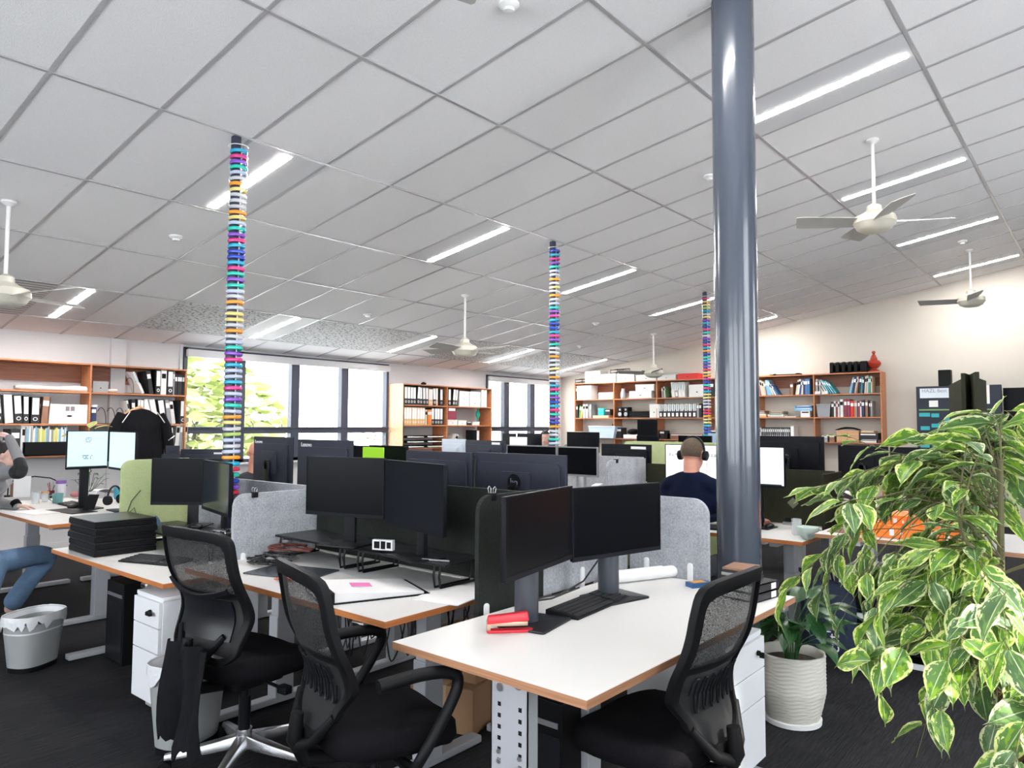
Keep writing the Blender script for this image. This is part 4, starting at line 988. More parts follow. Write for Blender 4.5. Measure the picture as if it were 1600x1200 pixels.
# rolled paper
rp = MB()
def fn(u, v):
    a = v*2*PI; r = .028*(1+.25*math.sin(u*11+1))*(.6+.4*min(1, u*8)); return (1.07*u, r*math.cos(a)*1.8, .03+r*math.sin(a)*(.9+.3*math.sin(u*3)))
rp.grid(fn, 30, 16); o = rp.build('paper_roll', m_papery if False else mat('paper_pale', (.78,.70,.64), .7)); o.location = (LX(26,0), YB+.13, zs[0]); tag(o, 'long crumpled roll of pale paper on the upper shelf of the left bookcase', 'paper roll')
o = put('box', 'cream', Matrix.Translation((LX(146,0), YB+.06, zs[0])), (.17,.2,.135), 'small grey-green box on the upper shelf of the left bookcase'); o.data = book_mesh('grey','box') ; o['label'] = 'small grey box on the upper shelf of the left bookcase'
def wire_holder(x, y, z, n, L, w_=.34):
    m1 = MB()
    for k in range(n):
        c = k*w_/n; m1.tube([(c+.055-.055*math.cos(a), .04+.0*a, .005+.19*math.sin(a)**.8 if math.sin(a) > 0 else .005) for a in [PI*i/12 for i in range(3, 13)]], .004, 5)
    m1.tube([(.0,.04,.004),(w_,.04,.004)], .004, 5); m1.tube([(0,.2,.004),(w_,.2,.004)], .004, 5)
    o = m1.build('wire_file_holder', m_black_s); o.location = (x, y, z); return tag(o, L, 'file holder', 'wire file holders')
wire_holder(LX(196,0), YB+.03, zs[0], 3, 'black wire hoop file holder on the upper shelf of the left bookcase')
wire_holder(LX(153,0), YB+.03, zs[1], 4, 'black wire hoop file holder on the middle shelf beside the hanging jacket', .42)
W_ = 'upper shelf, right end, left bookcase'
row((LX(222, 0), YB+.02, zs[0]), 0, [('magazine_file','white',.03,.27,.30,-24,0),('book','black',.06,.25,.29,-10,.05),('binder','black',.06,.27,.31,0,.02),('book','white',.07,.26,.31,0,0),('binder','black',.075,.27,.31,0,.012),('book','grey',.02,.26,.31,0,0)]+[('book','black',.033,.25,.27,0,0)]*5, W_, G)
o = put('book', 'navy', Matrix.Translation((LX(143,0), YB+.03, zs[1])), (.06,.22,.20), 'small black bin of pens on the middle shelf next to the wire holder')
W_ = 'middle shelf by the hanger, left bookcase'
row((LX(205, 0), YB+.02, zs[1]), 0, [('book','white',.02,.26,.29,-12,0),('book','black',.05,.26,.30,-4,0),('binder','black',.085,.27,.31,0,0),('binder','white',.07,.27,.31,-14,.05),('binder','white',.07,.27,.31,-12,0),('binder','black',.08,.27,.31,-10,.02),('book','grey',.06,.26,.31,-8,0),('book','white',.05,.26,.29,-9,0),('binder','black',.075,.27,.31,0,.05)], W_, G)
W_ = 'lowest shelf of the left bookcase'
row((LX(18, 0), YB+.02, zs[2]), 0, [('book','black',.10,.26,.30,0,0),('book','white',.12,.27,.345,0,0)], W_, G)
# desktop magazine rack with papers
t = thing('paper_rack', 'black rack packed with upright papers and booklets on the lowest shelf of the left bookcase', 'paper rack', (LX(38,0), YB-.01, zs[2]))
MB().box((0,0,0),(.46,.012,.155)).box((0,.24,0),(.46,.25,.155)).box((0,0,0),(.012,.25,.155)).box((.448,0,0),(.46,.25,.155)).box((0,0,0),(.46,.25,.01)).build('rack', m_black, t, smooth=False)
rnd = random.Random(11); x = .018; k = 0
while x < .43:
    w0 = rnd.uniform(.010, .022); c = rnd.choice(['white','white','cream','lightblue','grey','white','yellow'])
    MB().box((x, .02, .012), (x+w0*.9, .235, .30+rnd.uniform(-.02,.03))).build('booklet', mat('cover_'+c, BOOKC[c], .6), t, smooth=False); x += w0; k += 1
o = put('book','brown', Matrix.Translation((LX(88,0), YB+.03, zs[2])), (.20,.22,.12), 'dark brown box beside the black paper rack on the lowest shelf')
W_ = 'shelf beside the hung jacket, left bookcase'
row((LX(266, 0), YB+.02, .64), 0, [('book','black',.05,.26,.33,0,0),('book','white',.05,.26,.33,4,0.02),('book','grey',.04,.26,.34,4,0),('book','cream',.05,.26,.34,6,0)], W_, G)
for o in COL.objects:
    if o.get('label', '').endswith(W_): o.location.z += .52
MB().box((LX(250,0),YB+.0,1.14),(xr-.01,YB+.28,1.16)).build('shelf', m_wood, None, smooth=False); pass
s_ = [o for o in COL.objects if o.name.startswith('shelf') and o.parent is None][0]; s_.parent = lb; s_.matrix_world = Matrix.Identity(4); s_.location = (-xL, -YB, 0)
# jacket on a wooden hanger
jx = at(222, 640, y=9.15).x
t = thing('jacket', 'black cycling jacket with white piping on a wooden hanger, hung from the left bookcase', 'jacket', (jx, 9.20, 0))
hg = MB(); hz = at(222, 640, y=9.2).z
hg.tube([(-.27,-.02,hz-.10),(-.12,-.01,hz-.02),(0,0,hz+.03),(.06,0,hz-.01),(.10,0,hz-.05)], [.012,.018,.022,.018,.012], 8); hg.build('hanger', m_woodl, t)
MB().tube([(0,0,hz+.03),(0,0,hz+.10),(.02,.04,hz+.13),(0,.08,hz+.12)], .004, 6).build('hook', m_silver, t)
jb = MB()
def fn(u, v):
    a = u*2*PI; sh = .30*min(1, .35+v*3.4)*(1-.10*v); x = sh*math.cos(a)*(1+.06*math.sin(v*9)); y = (.05+.045*min(1, v*3))*math.sin(a)*(1+.3*math.sin(a*5+v*4)*.5)
    return (x, y-.02, hz+.01-.62*v-(.02*abs(math.cos(a))))
jb.grid(fn, 30, 18); jb.build('body', m_cloth, t)
for s_ in (-1, 1):
    MB().tube([(s_*.22,-.03,hz-.06),(s_*.30,-.045,hz-.22),(s_*.33,-.06,hz-.40),(s_*.34,-.07,hz-.62)], [.06,.065,.058,.045], 12).build('sleeve', m_cloth, t)
    MB().tube([(s_*.16,-.10,hz-.03),(s_*.21,-.112,hz-.10),(s_*.25,-.115,hz-.16)], .005, 5).build('piping', m_paper, t)
MB().tube([(.30,-.12,hz-.38),(.36,-.11,hz-.34),(.39,-.09,hz-.32)], .006, 5).build('reflective_strip', m_silver, t)

# bookcase between the windows
YC = 9.2; xa, xb_, xc = at(631, 640, y=YC).x, at(699, 640, y=YC).x, at(768, 640, y=YC).x
zt_ = at(631, 598, y=YC).z-.03; z1_, z2_ = at(631, 632, y=YC).z, at(631, 664, y=YC).z; xd = at(727, 640, y=YC).x
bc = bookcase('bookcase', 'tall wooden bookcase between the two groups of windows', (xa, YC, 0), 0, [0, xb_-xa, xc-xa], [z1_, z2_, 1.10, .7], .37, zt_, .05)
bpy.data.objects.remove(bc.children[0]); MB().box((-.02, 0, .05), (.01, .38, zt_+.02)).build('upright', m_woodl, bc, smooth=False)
G2 = 'files on the bookcase between the windows'; YD = YC+.02
W_ = 'top shelf, left bay, window bookcase'
row((xa+.03, YD, z1_), 0, [('binder','black',.068,.28,.31,0,0)]*4+[('binder','black',.07,.28,.32,5,.01)]+[('binder','black',.066,.28,.31,-2,.005)]*3+[('binder','tan',.05,.28,.29,0,0),('binder','tan',.05,.28,.29,0,0),('binder','black',.07,.28,.31,-3,.01),('binder','tan',.05,.28,.31,0,0),('binder','black',.07,.28,.30,0,.05)], W_, G2)
W_ = 'second shelf, left bay, window bookcase'
row((xa+.02, YD, z2_), 0, [('binder','tan',.062,.28,.30,0,0)]*8+[('book','cream',.05,.26,.27,0,0),('book','orange',.05,.26,.27,0,0.01),('book','orange',.05,.26,.27,0,0)]+[('binder','black',.068,.28,.30,0,.0)]*4, W_, G2)
W_ = 'top shelf, right bay, window bookcase'
row((xb_+.03, YD, z1_), 0, [('binder','black',.07,.28,.31,0,0.02),('binder','black',.07,.28,.31,6,0.03),('binder','black',.05,.28,.31,6,0.0)], W_, G2)
for k, (x, z, w0, h0) in enumerate(((.30,0,.26,.10),(.30,.10,.26,.10),(.30,.20,.26,.08),(.58,0,.28,.15),(.58,.15,.28,.13))):
    put('box', 'white', Matrix.Translation((xb_+x+.03, YD, z1_+z)), (w0,.28,h0), 'white carton %s on the top shelf right of the black files' % ['bottom of the narrow stack','middle of the narrow stack','top of the narrow stack','bottom of the wide stack','top of the wide stack'][k], G2)
put('binder','white', Matrix.Translation((xb_+.93, YD, z1_)), (.07,.28,.33), 'white file at the right end of the top shelf between the windows', G2)
put('binder','white', Matrix.Translation((xb_+1.01, YD, z1_)), (.07,.28,.33), 'pale file at the very right end of the top shelf between the windows', G2)
o = put('book','maroon', Matrix.Translation((xb_+.03, YD, z2_+.10)), (.22,.03,.24), 'dark red framed picture on the second shelf between the windows')
put('box','white', Matrix.Translation((xb_+.03, YD-.01, z2_)), (.24,.25,.095), 'low white box under the dark red picture', G2)
put('box','white', Matrix.Translation((xb_+.29, YD-.01, z2_)), (.22,.25,.09), 'low white box right of the dark red picture', G2)
put('book','black', Matrix.Translation((xb_+.53, YD, z2_)), (.13,.22,.07), 'small black box on the second shelf between the windows', G2)
put('box','white', Matrix.Translation((xb_+.68, YD, z2_)), (.20,.22,.065), 'flat white box left of the green figurine', G2)
fg = MB().lathe([(.03,0),(.028,.02),(.012,.10),(.022,.14),(.055,.19),(.05,.24),(.03,.27),(.022,.285),(.03,.31),(.02,.335),(.0,.34)], n=16, sy=.6)
o = fg.build('figurine', mat('green_glaze', (.01,.28,.22), .3)); o.location = (xb_+.98-.06, YD+.08, z2_); tag(o, 'small green standing figurine on the second shelf between the windows', 'figurine')
rnd = random.Random(21)
for k in range(7):
    x = xa+.08+rnd.uniform(0, .5)+(k % 2)*.45; z = 1.10+.001+(k//2)*.045
    if k < 6:
        t_ = MB().box((0,0,0),(.40,.30,.008)).box((0,0,0),(.008,.30,.038)).box((.392,0,0),(.40,.30,.038)).box((0,.29,0),(.40,.30,.038)).build('letter_tray', m_black, None, smooth=False)
        t_.location = (xa+.06+(k % 2)*.47, YC-.02, 1.101+(k//2)*.085); tag(t_, 'black letter tray, %s, below the window bookcase\'s tan files' % ['bottom of the left pile','bottom of the right pile','middle of the left pile','middle of the right pile','top of the left pile','top of the right pile'][k], 'letter tray', 'black letter trays')
        pp = MB().box((.02,-.01,.010),(.38,.27,.024)).build('paper_stack', m_paper, None, smooth=False); pp.location = t_.location; tag(pp, 'papers lying in the letter tray, %s' % ['bottom left','bottom right','middle left','middle right','top left','top right'][k], 'paper')
row((xb_+.12, YD, 1.10), 0, [('book','white',.06,.25,.26,40,0.0)], 'lower right bay, window bookcase', G2)
put('binder','black', Matrix.Translation((xb_+.42, YD, 1.10+.0))@Matrix.Rotation(W2,4,'Y')@Matrix.Translation((-.08,0,0)), (.08,.28,.31), 'black file lying flat in the lower right bay of the window bookcase', G2)
put('binder','black', Matrix.Translation((xb_+.80, YD, 1.10)), (.08,.28,.30), 'black upright file in the lower right bay of the window bookcase', G2)
o = MB().lathe([(.03,0),(.045,.01),(.05,.03),(.02,.05),(.0,.055)], n=16).build('ornament', m_black); o.location = (at(662, 596, y=YC+.1).x, YC+.1, zt_+.02); tag(o, 'small dark ornament on top of the bookcase between the windows', 'ornament')

# long bookcase on the right wall: local x runs towards -Y
XR = 12.93
Y_ = lambda px: at(px, 640, x=XR).y
yb = [Y_(898), Y_(959), Y_(1026), 5.95, 4.96, Y_(1272), Y_(1377)]
xs = [yb[0]-y for y in yb]
zS = [at(1190, 618, x=XR).z, at(1190, 652, x=XR).z, at(1190, 688, x=XR).z-.01]
topR = at(1380, 580, x=XR).z-.02
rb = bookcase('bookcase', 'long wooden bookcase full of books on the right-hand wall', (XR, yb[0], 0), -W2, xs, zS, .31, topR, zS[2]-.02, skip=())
MB().box((0.01,0,topR-.001),(xs[-1],.30,topR+.0)).build('top_liner', m_wood, rb, smooth=False)
for x in (xs[1], xs[2], xs[4], xs[5], 0.0, xs[-1]): MB().box((x-.02, .02, 0), (x+.02, .28, zS[2]-.021)).build('leg', m_wood, rb, smooth=False)
BAY = ['first bay of the wall bookcase', 'second bay of the wall bookcase', 'third bay of the wall bookcase', 'bay behind the far ring-covered pole', 'bay beside the grey pillar', 'bay right of the pillar\'s screen glow', 'last bay of the wall bookcase']
G3 = 'books on the long wall bookcase'
def rrow(bay, lvl, x0, items, where): return row((XR+.015, yb[bay]-x0, zS[lvl]), -W2, items, where, G3)
B = lambda c, t=.035, h=.26, lean=0, gap=0, d=.22: ('book', c, t, d, h, lean, gap)
# last bay (between px 1272 and 1377)
rrow(5, 0, .02, [B('grey',.05,.24,0,0),B('grey',.03,.24,2,0.01),B('white',.03,.28,-24,.03),B('cream',.025,.26,-28,.02),B('lightblue',.025,.27,-28,.01),B('teal',.025,.26,-30,.01),B('lightblue',.025,.26,-32,.01),B('teal',.025,.24,-34,.01)], 'left of top shelf, last wall bay')
rrow(5, 0, .56, [B('lightblue',.045,.27,14,0),B('navy',.04,.28,10,.0),B('cream',.025,.28,10,0),B('brown',.03,.28,6,0),B('black',.035,.28,5,.01),B('teal',.02,.27,5,0),B('navy',.025,.26,4,0),B('cream',.03,.28,4,.01),B('white',.03,.29,2,0),B('teal',.025,.27,0,0),B('green',.02,.27,0,0),B('cream',.02,.28,0,0)], 'right of top shelf, last wall bay')
put('box','white', Matrix.Translation((XR-.005, yb[5]-.02, zS[0]))@Matrix.Rotation(-W2,4,'Z'), (.09,.05,.05), 'little white box at the bottom left of the last bay\'s top shelf')
put('box','white', Matrix.Translation((XR-.005, yb[5]-.13, zS[0]))@Matrix.Rotation(-W2,4,'Z'), (.10,.05,.05), 'second little white box at the bottom left of the last bay\'s top shelf')
rrow(5, 1, .27, [B('black',.05,.26,0,0,.24),B('white',.03,.27,0,0),B('maroon',.03,.26,0,.005),B('white',.025,.26,0,0),B('white',.06,.30,0,.005),B('maroon',.05,.30,0,0.005),B('maroon',.05,.30,0,0),B('red',.06,.27,0,0),B('orange',.02,.27,0,0),B('grey',.03,.27,0,0),B('maroon',.04,.27,0,0.005),B('white',.02,.26,0,0),B('navy',.05,.28,0,0),B('brown',.05,.28,0,.005),B('black',.025,.26,0,.01),B('grey',.025,.26,0,0)], 'middle shelf, last wall bay')
t = thing('clear_tub', 'clear plastic tub with grey contents in the last bay of the wall bookcase', 'tub', (XR-.01, yb[5]-.04, zS[1]), -W2)
m_tub = mat('clear_plastic', (.55,.57,.62), .2, alpha=.55)
def tub(t, w_, d_, h_, m_, lidm):
    MB().add([(w_*.08,.01,.002),(w_*.92,.01,.002),(w_*.92,d_*.9,.002),(w_*.08,d_*.9,.002),(0,0,h_),(w_,0,h_),(w_,d_,h_),(0,d_,h_)], [(0,3,2,1),(0,1,5,4),(1,2,6,5),(2,3,7,6),(3,0,4,7)]).build('tub_body', m_, t, smooth=False)
    MB().rbox((-.01,-.01,h_),(w_+.01,d_+.01,h_+.012),.01).build('lid', lidm, t, bevel=.002)
    MB().box((w_*.15,.03,.004),(w_*.85,d_*.8,h_*.7)).build('contents', mat('tub_contents', (.10,.10,.11), .6, var=.6, scale=25), t, smooth=False)
tub(t, .23, .24, .21, m_tub, m_felt_g)
# bottom shelf of last bay
t = thing('drawer_box', 'small light wooden box with two drawers in the last bay of the wall bookcase', 'drawer box', (XR-.005, yb[5]-.36, zS[2]), -W2)
MB().box((0,0,0),(.35,.24,.20)).build('carcass', m_woodl, t, bevel=.002, smooth=False)
for k in range(2):
    d_ = MB().box((.012,-.008,.012+k*.095),(.338,-.0005,.095+k*.095)).build('drawer', m_woodl, t, smooth=False); MB().cyl((.175,-.02,.055+k*.095),(.175,-.008,.055+k*.095),.009,12).build('knob', m_woodd, d_)
o = MB().grid(lambda u, v: (.36*u, .2*v, .035*math.sin(u*PI)*(1+.3*math.sin(v*7))), 14, 6, th=.012).build('folded_cloth', m_cloth); o.location = (XR-.0, yb[5]-.34, zS[2]+.215); o.rotation_euler = (0,0,-W2); tag(o, 'black folded cloth on top of the two-drawer wooden box', 'cloth')
for k, (x, w0, z0, h0, c, L) in enumerate(((.72,.28,0,.05,'white','white flat box under the dark case, last bay'),(.70,.30,.052,.11,'black','dark case on the white flat box, last bay'),(.94-.2,.2,.165,.03,'tan','tan book lying on the dark case, last bay'),(.10,.12,0,.12,'grey','grey jar box at the bottom left of the last bay'),(.23,.1,0,.13,'brown','brown box beside the two-drawer wooden box'))):
    put('book', c, Matrix.Translation((XR+.01, yb[5]-x, zS[2]+z0))@Matrix.Rotation(-W2,4,'Z'), (w0,.24,h0), L, G3)
# bay right of pillar (px 1183..1272)
x5 = lambda px: yb[4]-at(px, 640, x=XR).y
rrow(4, 0, x5(1182), [B('pink',.05,.27,0,0),B('pink',.02,.27,0,0),B('cream',.035,.28,-9,.02),B('cream',.03,.26,-9,0),B('tan',.02,.25,-9,0),B('blue',.02,.25,-10,0),B('lightblue',.045,.28,-10,0),B('lightblue',.04,.27,-12,0),B('cream',.02,.24,-20,0.01),B('white',.02,.22,-28,.02),B('blue',.02,.22,-34,.02)], 'top shelf just right of pillar')
rrow(4, 0, x5(1234), [B('brown',.06,.21,0,0),B('cream',.035,.26,10,.03),B('white',.035,.27,9,0),B('blue',.03,.26,7,.0),B('cream',.035,.25,7,0),B('navy',.035,.27,2,0),B('blue',.04,.27,0,0),B('blue',.04,.275,0,0)], 'right half, top shelf, pillar bay')
rrow(4, 2, x5(1184), [B('white',.04,.24,0,0)]+[B('black' if i % 2 else 'navy',.021,.245,0,0) if i % 2 else ('magazine_file','white',.014,.2,.235,0,0) for i in range(30)]+[('binder','white',.06,.24,.27,0,.01)], 'in series row right of the pillar')
for k, (px, w0, z0, h0, c, L) in enumerate(((1184,.15,0,.06,'tan','tan box beside the pillar on the middle shelf'),(1184,.12,.06,.03,'grey','grey book on the tan box beside the pillar'),(1186,.1,.09,.03,'brown','brown book topmost beside the pillar'),(1200,.30,0,.02,'grey','grey book at the bottom of the flat pile right of the pillar'),(1199,.28,.02,.03,'white','white book second from the bottom of the flat pile'),
        (1201,.26,.05,.025,'green','green book in the middle of the flat pile'),(1202,.25,.075,.03,'brown','brown book topmost on the flat pile'),(1225,.2,0,.02,'white','thin white booklet right of the flat pile'),(1251,.15,0,.11,'white','white box with blue print on the middle shelf'),(1241,.30,.13,.05,'lightblue','pale blue box resting above the white box with blue print'),(1242,.28,.18,.04,'blue','blue box topmost above the white box with blue print'))):
    if k == 9: z0 = .11
    if k == 10: z0 = .16
    put('book', c, Matrix.Translation((XR+.01, at(px, 640, x=XR).y, zS[1]+z0))@Matrix.Rotation(-W2,4,'Z'), (w0,.23,h0), L, G3)
# third bay px 1026..1098 and the one behind the pole
rrow(2, 0, .03, [B('maroon',.025,.19,8,.06),B('grey',.03,.20,-6,0),B('cream',.03,.22,-6,.01),B('green',.02,.22,-8,0)], 'left of top shelf, third wall bay')
rrow(2, 0, .33, [('magazine_file','white',.07,.24,.31,-8,0),('magazine_file','grey',.07,.24,.30,-6,0),('magazine_file','white',.07,.24,.31,-4,0),('magazine_file','white',.07,.24,.31,-4,0)], 'middle of top shelf, third wall bay')
put('box','white', Matrix.Translation((XR, yb[2]-.70, zS[0]))@Matrix.Rotation(-W2,4,'Z'), (.34,.26,.24), 'white cardboard box at the right of the third bay\'s top shelf')
rrow(2, 1, .03, [('magazine_file','black',.082,.24,.27,0,.008) for i in range(9)]+[B('grey',.05,.27,0,.01),B('black',.05,.27,0,0)], 'second shelf, third wall bay')
rrow(3, 0, .04, [B('black',.10,.28,0,0),B('grey',.14,.26,0,.05),B('black',.1,.28,0,.02)], 'top shelf behind far ring pole')
rrow(3, 1, .30, [B('navy',.05,.26,0,0),B('grey',.05,.28,0,0),B('pink',.04,.27,0,.01),B('blue',.05,.27,0,0),B('black',.05,.27,0,0),B('maroon',.05,.27,0,0)], 'second shelf beside far ring pole')
for k, (x, z0, w0, h0, c, L) in enumerate(((.30,0,.34,.05,'brown','brown tray at the bottom right of the far pole'),(.30,.05,.34,.09,'orange','orange box right of the far ring-covered pole'),(.34,.14,.28,.06,'orange','second orange box on top, right of the far ring-covered pole'),(.05,0,.14,.18,'white','white box just left of the far ring-covered pole'))):
    put('book', c, Matrix.Translation((XR+.01, yb[3]-x, zS[2]+z0))@Matrix.Rotation(-W2,4,'Z'), (w0,.24,h0), L, G3)
MB().box((0,0,0),(1,1,1)) 
put('book','brown', Matrix.Translation((XR+.16, yb[2]-.12, zS[2]))@Matrix.Rotation(-W2,4,'Z'), (.88,.10,.11), 'long brown board lying at the back of the third bay\'s lowest shelf', G3)
put('book','black', Matrix.Translation((XR+.01, yb[2]-.05, zS[2]))@Matrix.Rotation(-W2,4,'Z'), (.12,.2,.17), 'small black box at the left of the third bay\'s lowest shelf', G3)
# first and second bays
for k, (bay, x, lvl, z0, w0, h0, L) in enumerate(((0,.06,0,0,.36,.12,'bottom of the white stack, first bay top shelf'),(0,.06,0,.12,.36,.10,'middle of the white stack, first bay top shelf'),(0,.06,0,.22,.36,.08,'top of the white stack, first bay top shelf'),(0,.62,0,0,.34,.14,'right of the white stack, first bay top shelf'),
        (1,.38,0,0,.50,.15,'bottom of the white stack, second bay top shelf'),(1,.52,0,.15,.42,.13,'top of the white stack, second bay top shelf'),(1,.84,1,0,.20,.27,'upright at the right of the second shelf, second bay'))):
    put('box','white', Matrix.Translation((XR, yb[bay]-x, zS[lvl]+z0))@Matrix.Rotation(-W2,4,'Z'), (w0,.26,h0), 'white box '+L, 'white boxes on the wall bookcase')
for k, (y, w0, h0, L) in enumerate(((8.73,.38,.25,'the tallest, at the left end on top'),(8.33,.36,.17,'second from the left on top'),(7.93,.40,.16,'third from the left on top'),(7.48,.46,.12,'low one in the middle on top'),(7.0,.40,.10,'low one left of the red box on top'))):
    put('box','white', Matrix.Translation((XR-.0, y, topR+.02))@Matrix.Rotation(-W2,4,'Z'), (w0,.28,h0), 'white box, '+L+', of the wall bookcase', 'white boxes on top of the wall bookcase')
put('box','red', Matrix.Translation((XR, 6.55, topR+.02))@Matrix.Rotation(-W2,4,'Z'), (.42,.28,.11), 'red box on top of the wall bookcase, left of the far pole')
for k, (y, z0) in enumerate(((9.0,.0),(8.10,.17),(7.35,.12))):
    r_ = MB(); 
    for q in range(2): r_.tube([(0,0,.02+q*.06),(.30,0,.02+q*.06),(.34,.2,.05+q*.06),(.04,.2,.05+q*.06)], .007, 5, closed=True); 
    r_.tube([(0,0,0),(0,0,.10)],.006,5); r_.tube([(.30,0,0),(.30,0,.10)],.006,5); r_.tube([(.04,.2,0),(.04,.2,.12)],.006,5); r_.tube([(.34,.2,0),(.34,.2,.12)],.006,5)
    o = r_.build('wire_tray', m_black_s); o.location = (XR+.02, y, topR+.021+(.17 if k == 1 else .12 if k == 2 else 0)); o.rotation_euler = (0,0,-W2); tag(o, 'black wire tray on top of the wall bookcase, '+['at its left end','on the second and third white boxes','on the low white box'][k], 'wire tray', 'black wire trays on the wall bookcase')
rrow(0, 0, .005, [B('black',.05,.28,0,0)], 'top shelf, first wall bay')
rrow(0, 1, .02, [B('black',.05,.28,0,0),B('green',.04,.26,5,.02),B('yellow',.04,.24,6,0),B('white',.06,.29,0,.03),B('white',.06,.29,0,.01),B('grey',.05,.29,0,.03)], 'second shelf, first wall bay')
o = MB().rbox((0,0,0),(.40,.24,.05),.02).build('folded_towel', mat('peach', (.75,.45,.30), .8)); o.location = (XR, yb[0]-.46, zS[1]); o.rotation_euler=(0,0,-W2); tag(o, 'peach coloured flat box below the turquoise cube, first bay', 'box'); o.name = 'flat_box'
o = MB().rbox((0,0,0),(.15,.15,.15),.02).build('storage_cube', mat('turquoise', (.02,.55,.60), .4), bevel=.01); o.location = (XR+.02, yb[0]-.58, zS[1]+.051); o.rotation_euler=(0,0,-W2); tag(o, 'bright turquoise cube in the first bay of the wall bookcase', 'storage cube')
put('book','black', Matrix.Translation((XR+.03, yb[0]-.76, zS[1]+.051))@Matrix.Rotation(-W2,4,'Z'), (.12,.15,.13), 'black box beside the turquoise cube')
def speaker(y, z, L, w_=.11, h_=.22):
    t = thing('speaker', L, 'speaker', (XR+.02, y, z), -W2); MB().box((0,0,0),(w_,.16,h_)).build('cabinet', m_black, t, bevel=.006, smooth=False)
    MB().cyl((w_/2,-.006,h_*.34),(w_/2,.0,h_*.34),w_*.38,20).build('woofer', m_felt_g, t); MB().cyl((w_/2,-.006,h_*.76),(w_/2,0,h_*.76),w_*.2,16).build('tweeter', m_felt_g, t)
speaker(yb[1]-.08, zS[1], 'black speaker in the second bay of the wall bookcase, left one'); speaker(yb[1]-.22, zS[1], 'black speaker in the second bay of the wall bookcase, right one')
for k in range(3):
    o = MB().rbox((0,0,0),(.46,.24,.04),.01).build('black_tray', m_black, bevel=.003); o.name = 'paper_tray'; o.location = (XR+.01, yb[1]-.36, zS[1]+.002+k*.045); o.rotation_euler=(0,0,-W2); tag(o, 'flat black tray right of the speakers, %s of three' % ['bottom','middle','top'][k], 'tray', 'black trays beside the speakers')
t = thing('storage_tub', 'big pale blue tub heaped with papers below the first bay of the wall bookcase', 'tub', (XR-.10, yb[0]-.42, zS[2]), -W2)
tub(t, .66, .30, .24, mat('pale_tub', (.50,.62,.78), .3), m_whitep)
t = thing('storage_tub', 'smaller blue tub left of the big heaped tub', 'tub', (XR-.06, yb[0]-.06, zS[2]), -W2); tub(t, .34, .26, .12, mat('blue_tub', (.20,.42,.68), .3), m_tub)
o = MB().lathe([(.05,0),(.045,.01),(.040,.24),(.02,.27),(.02,.30)], n=16).build('bottle', mat('dark_bottle', (.03,.015,.02), .2)); o.location = (XR+.06, yb[1]+.06, zS[2]); tag(o, 'dark bottle between the storage tub and the upright of the wall bookcase', 'bottle')
l, r = at(994, 680, x=12.75), at(1025, 680, x=12.75)
monitor((12.80, l.y), (12.80, r.y), 1.28, 1.62, zS[2], 'black monitor standing inside the second bay of the wall bookcase', casing=m_mon, neck_d=.05)
o = MB().ell((0,0,.06),(.15,.12,.06)).build('cloth_bundle', m_cloth); o.location = (XR+.12, yb[1]-.40, zS[2]+.08); tag(o, 'black cloth bundle on white papers in the second bay', 'cloth')
o = MB().rbox((-.2,-.12,0),(.2,.12,.08),.02).build('paper_stack', m_paper, bevel=.01); o.location = (XR+.12, yb[1]-.42, zS[2]); o.rotation_euler=(0,0,W2); tag(o, 'white papers under the black cloth bundle in the second bay', 'paper')
put('book','black', Matrix.Translation((XR+.01, yb[1]-.04, zS[2]))@Matrix.Rotation(-W2,4,'Z'), (.14,.2,.22), 'black box at the left of the second bay\'s lowest shelf')
t = thing('clear_jug', 'clear jug on the second bay\'s top shelf', 'jug', (XR+.08, yb[1]-.18, zS[0])); MB().lathe([(.05,0),(.06,.02),(.055,.12),(.035,.17),(.04,.21),(.037,.21),(.03,.17),(.05,.12),(.055,.02),(0,.01)], n=20).build('glass', m_tub, t)
# file rack and red finial on top at the right
t = thing('file_rack', 'black file rack with five slots on top of the wall bookcase', 'file rack', (XR+.01, at(1296, 580, x=XR).y, topR+.02), -W2)
L_ = at(1296, 580, x=XR).y - at(1350, 580, x=XR).y
MB().box((0,0,0),(L_,.25,.02)).box((0,.24,0),(L_,.25,.14)).build('tray', m_black, t, smooth=False)
for k in range(6):
    x = k*L_/5.6; MB().prism([(0,0),(.25,0),(.25,.20),(.10,.14),(.04,.19),(0,.17)], x, x+.05 if k < 5 else x+.10, axis='x').build('divider', m_black, t, bevel=.003, smooth=False)
o = MB().lathe([(.085,0),(.085,.02),(.045,.04),(.04,.055),(.07,.075),(.105,.12),(.11,.15),(.09,.185),(.05,.205),(.055,.215),(.05,.235),(.025,.29),(.015,.30),(.03,.325),(.028,.345),(.0,.36)], n=32).build('finial', mat('red_lacquer', (.36,.035,.015), .4, var=.3, scale=14))
o.location = (XR+.13, at(1365, 580, x=XR+.1).y, topR+.02); tag(o, 'turned red wooden finial ornament on top of the wall bookcase', 'ornament')
put('book','tan', Matrix.Translation((XR+.01, at(1183, 580, x=XR).y, topR+.02))@Matrix.Rotation(-W2,4,'Z'), (.25,.2,.03), 'tan book lying on top of the bookcase by the pillar')
put('book','black', Matrix.Translation((XR+.01, at(1208, 580, x=XR).y, topR+.02))@Matrix.Rotation(-W2,4,'Z'), (.44,.2,.03), 'long black book lying on top of the bookcase right of the pillar')
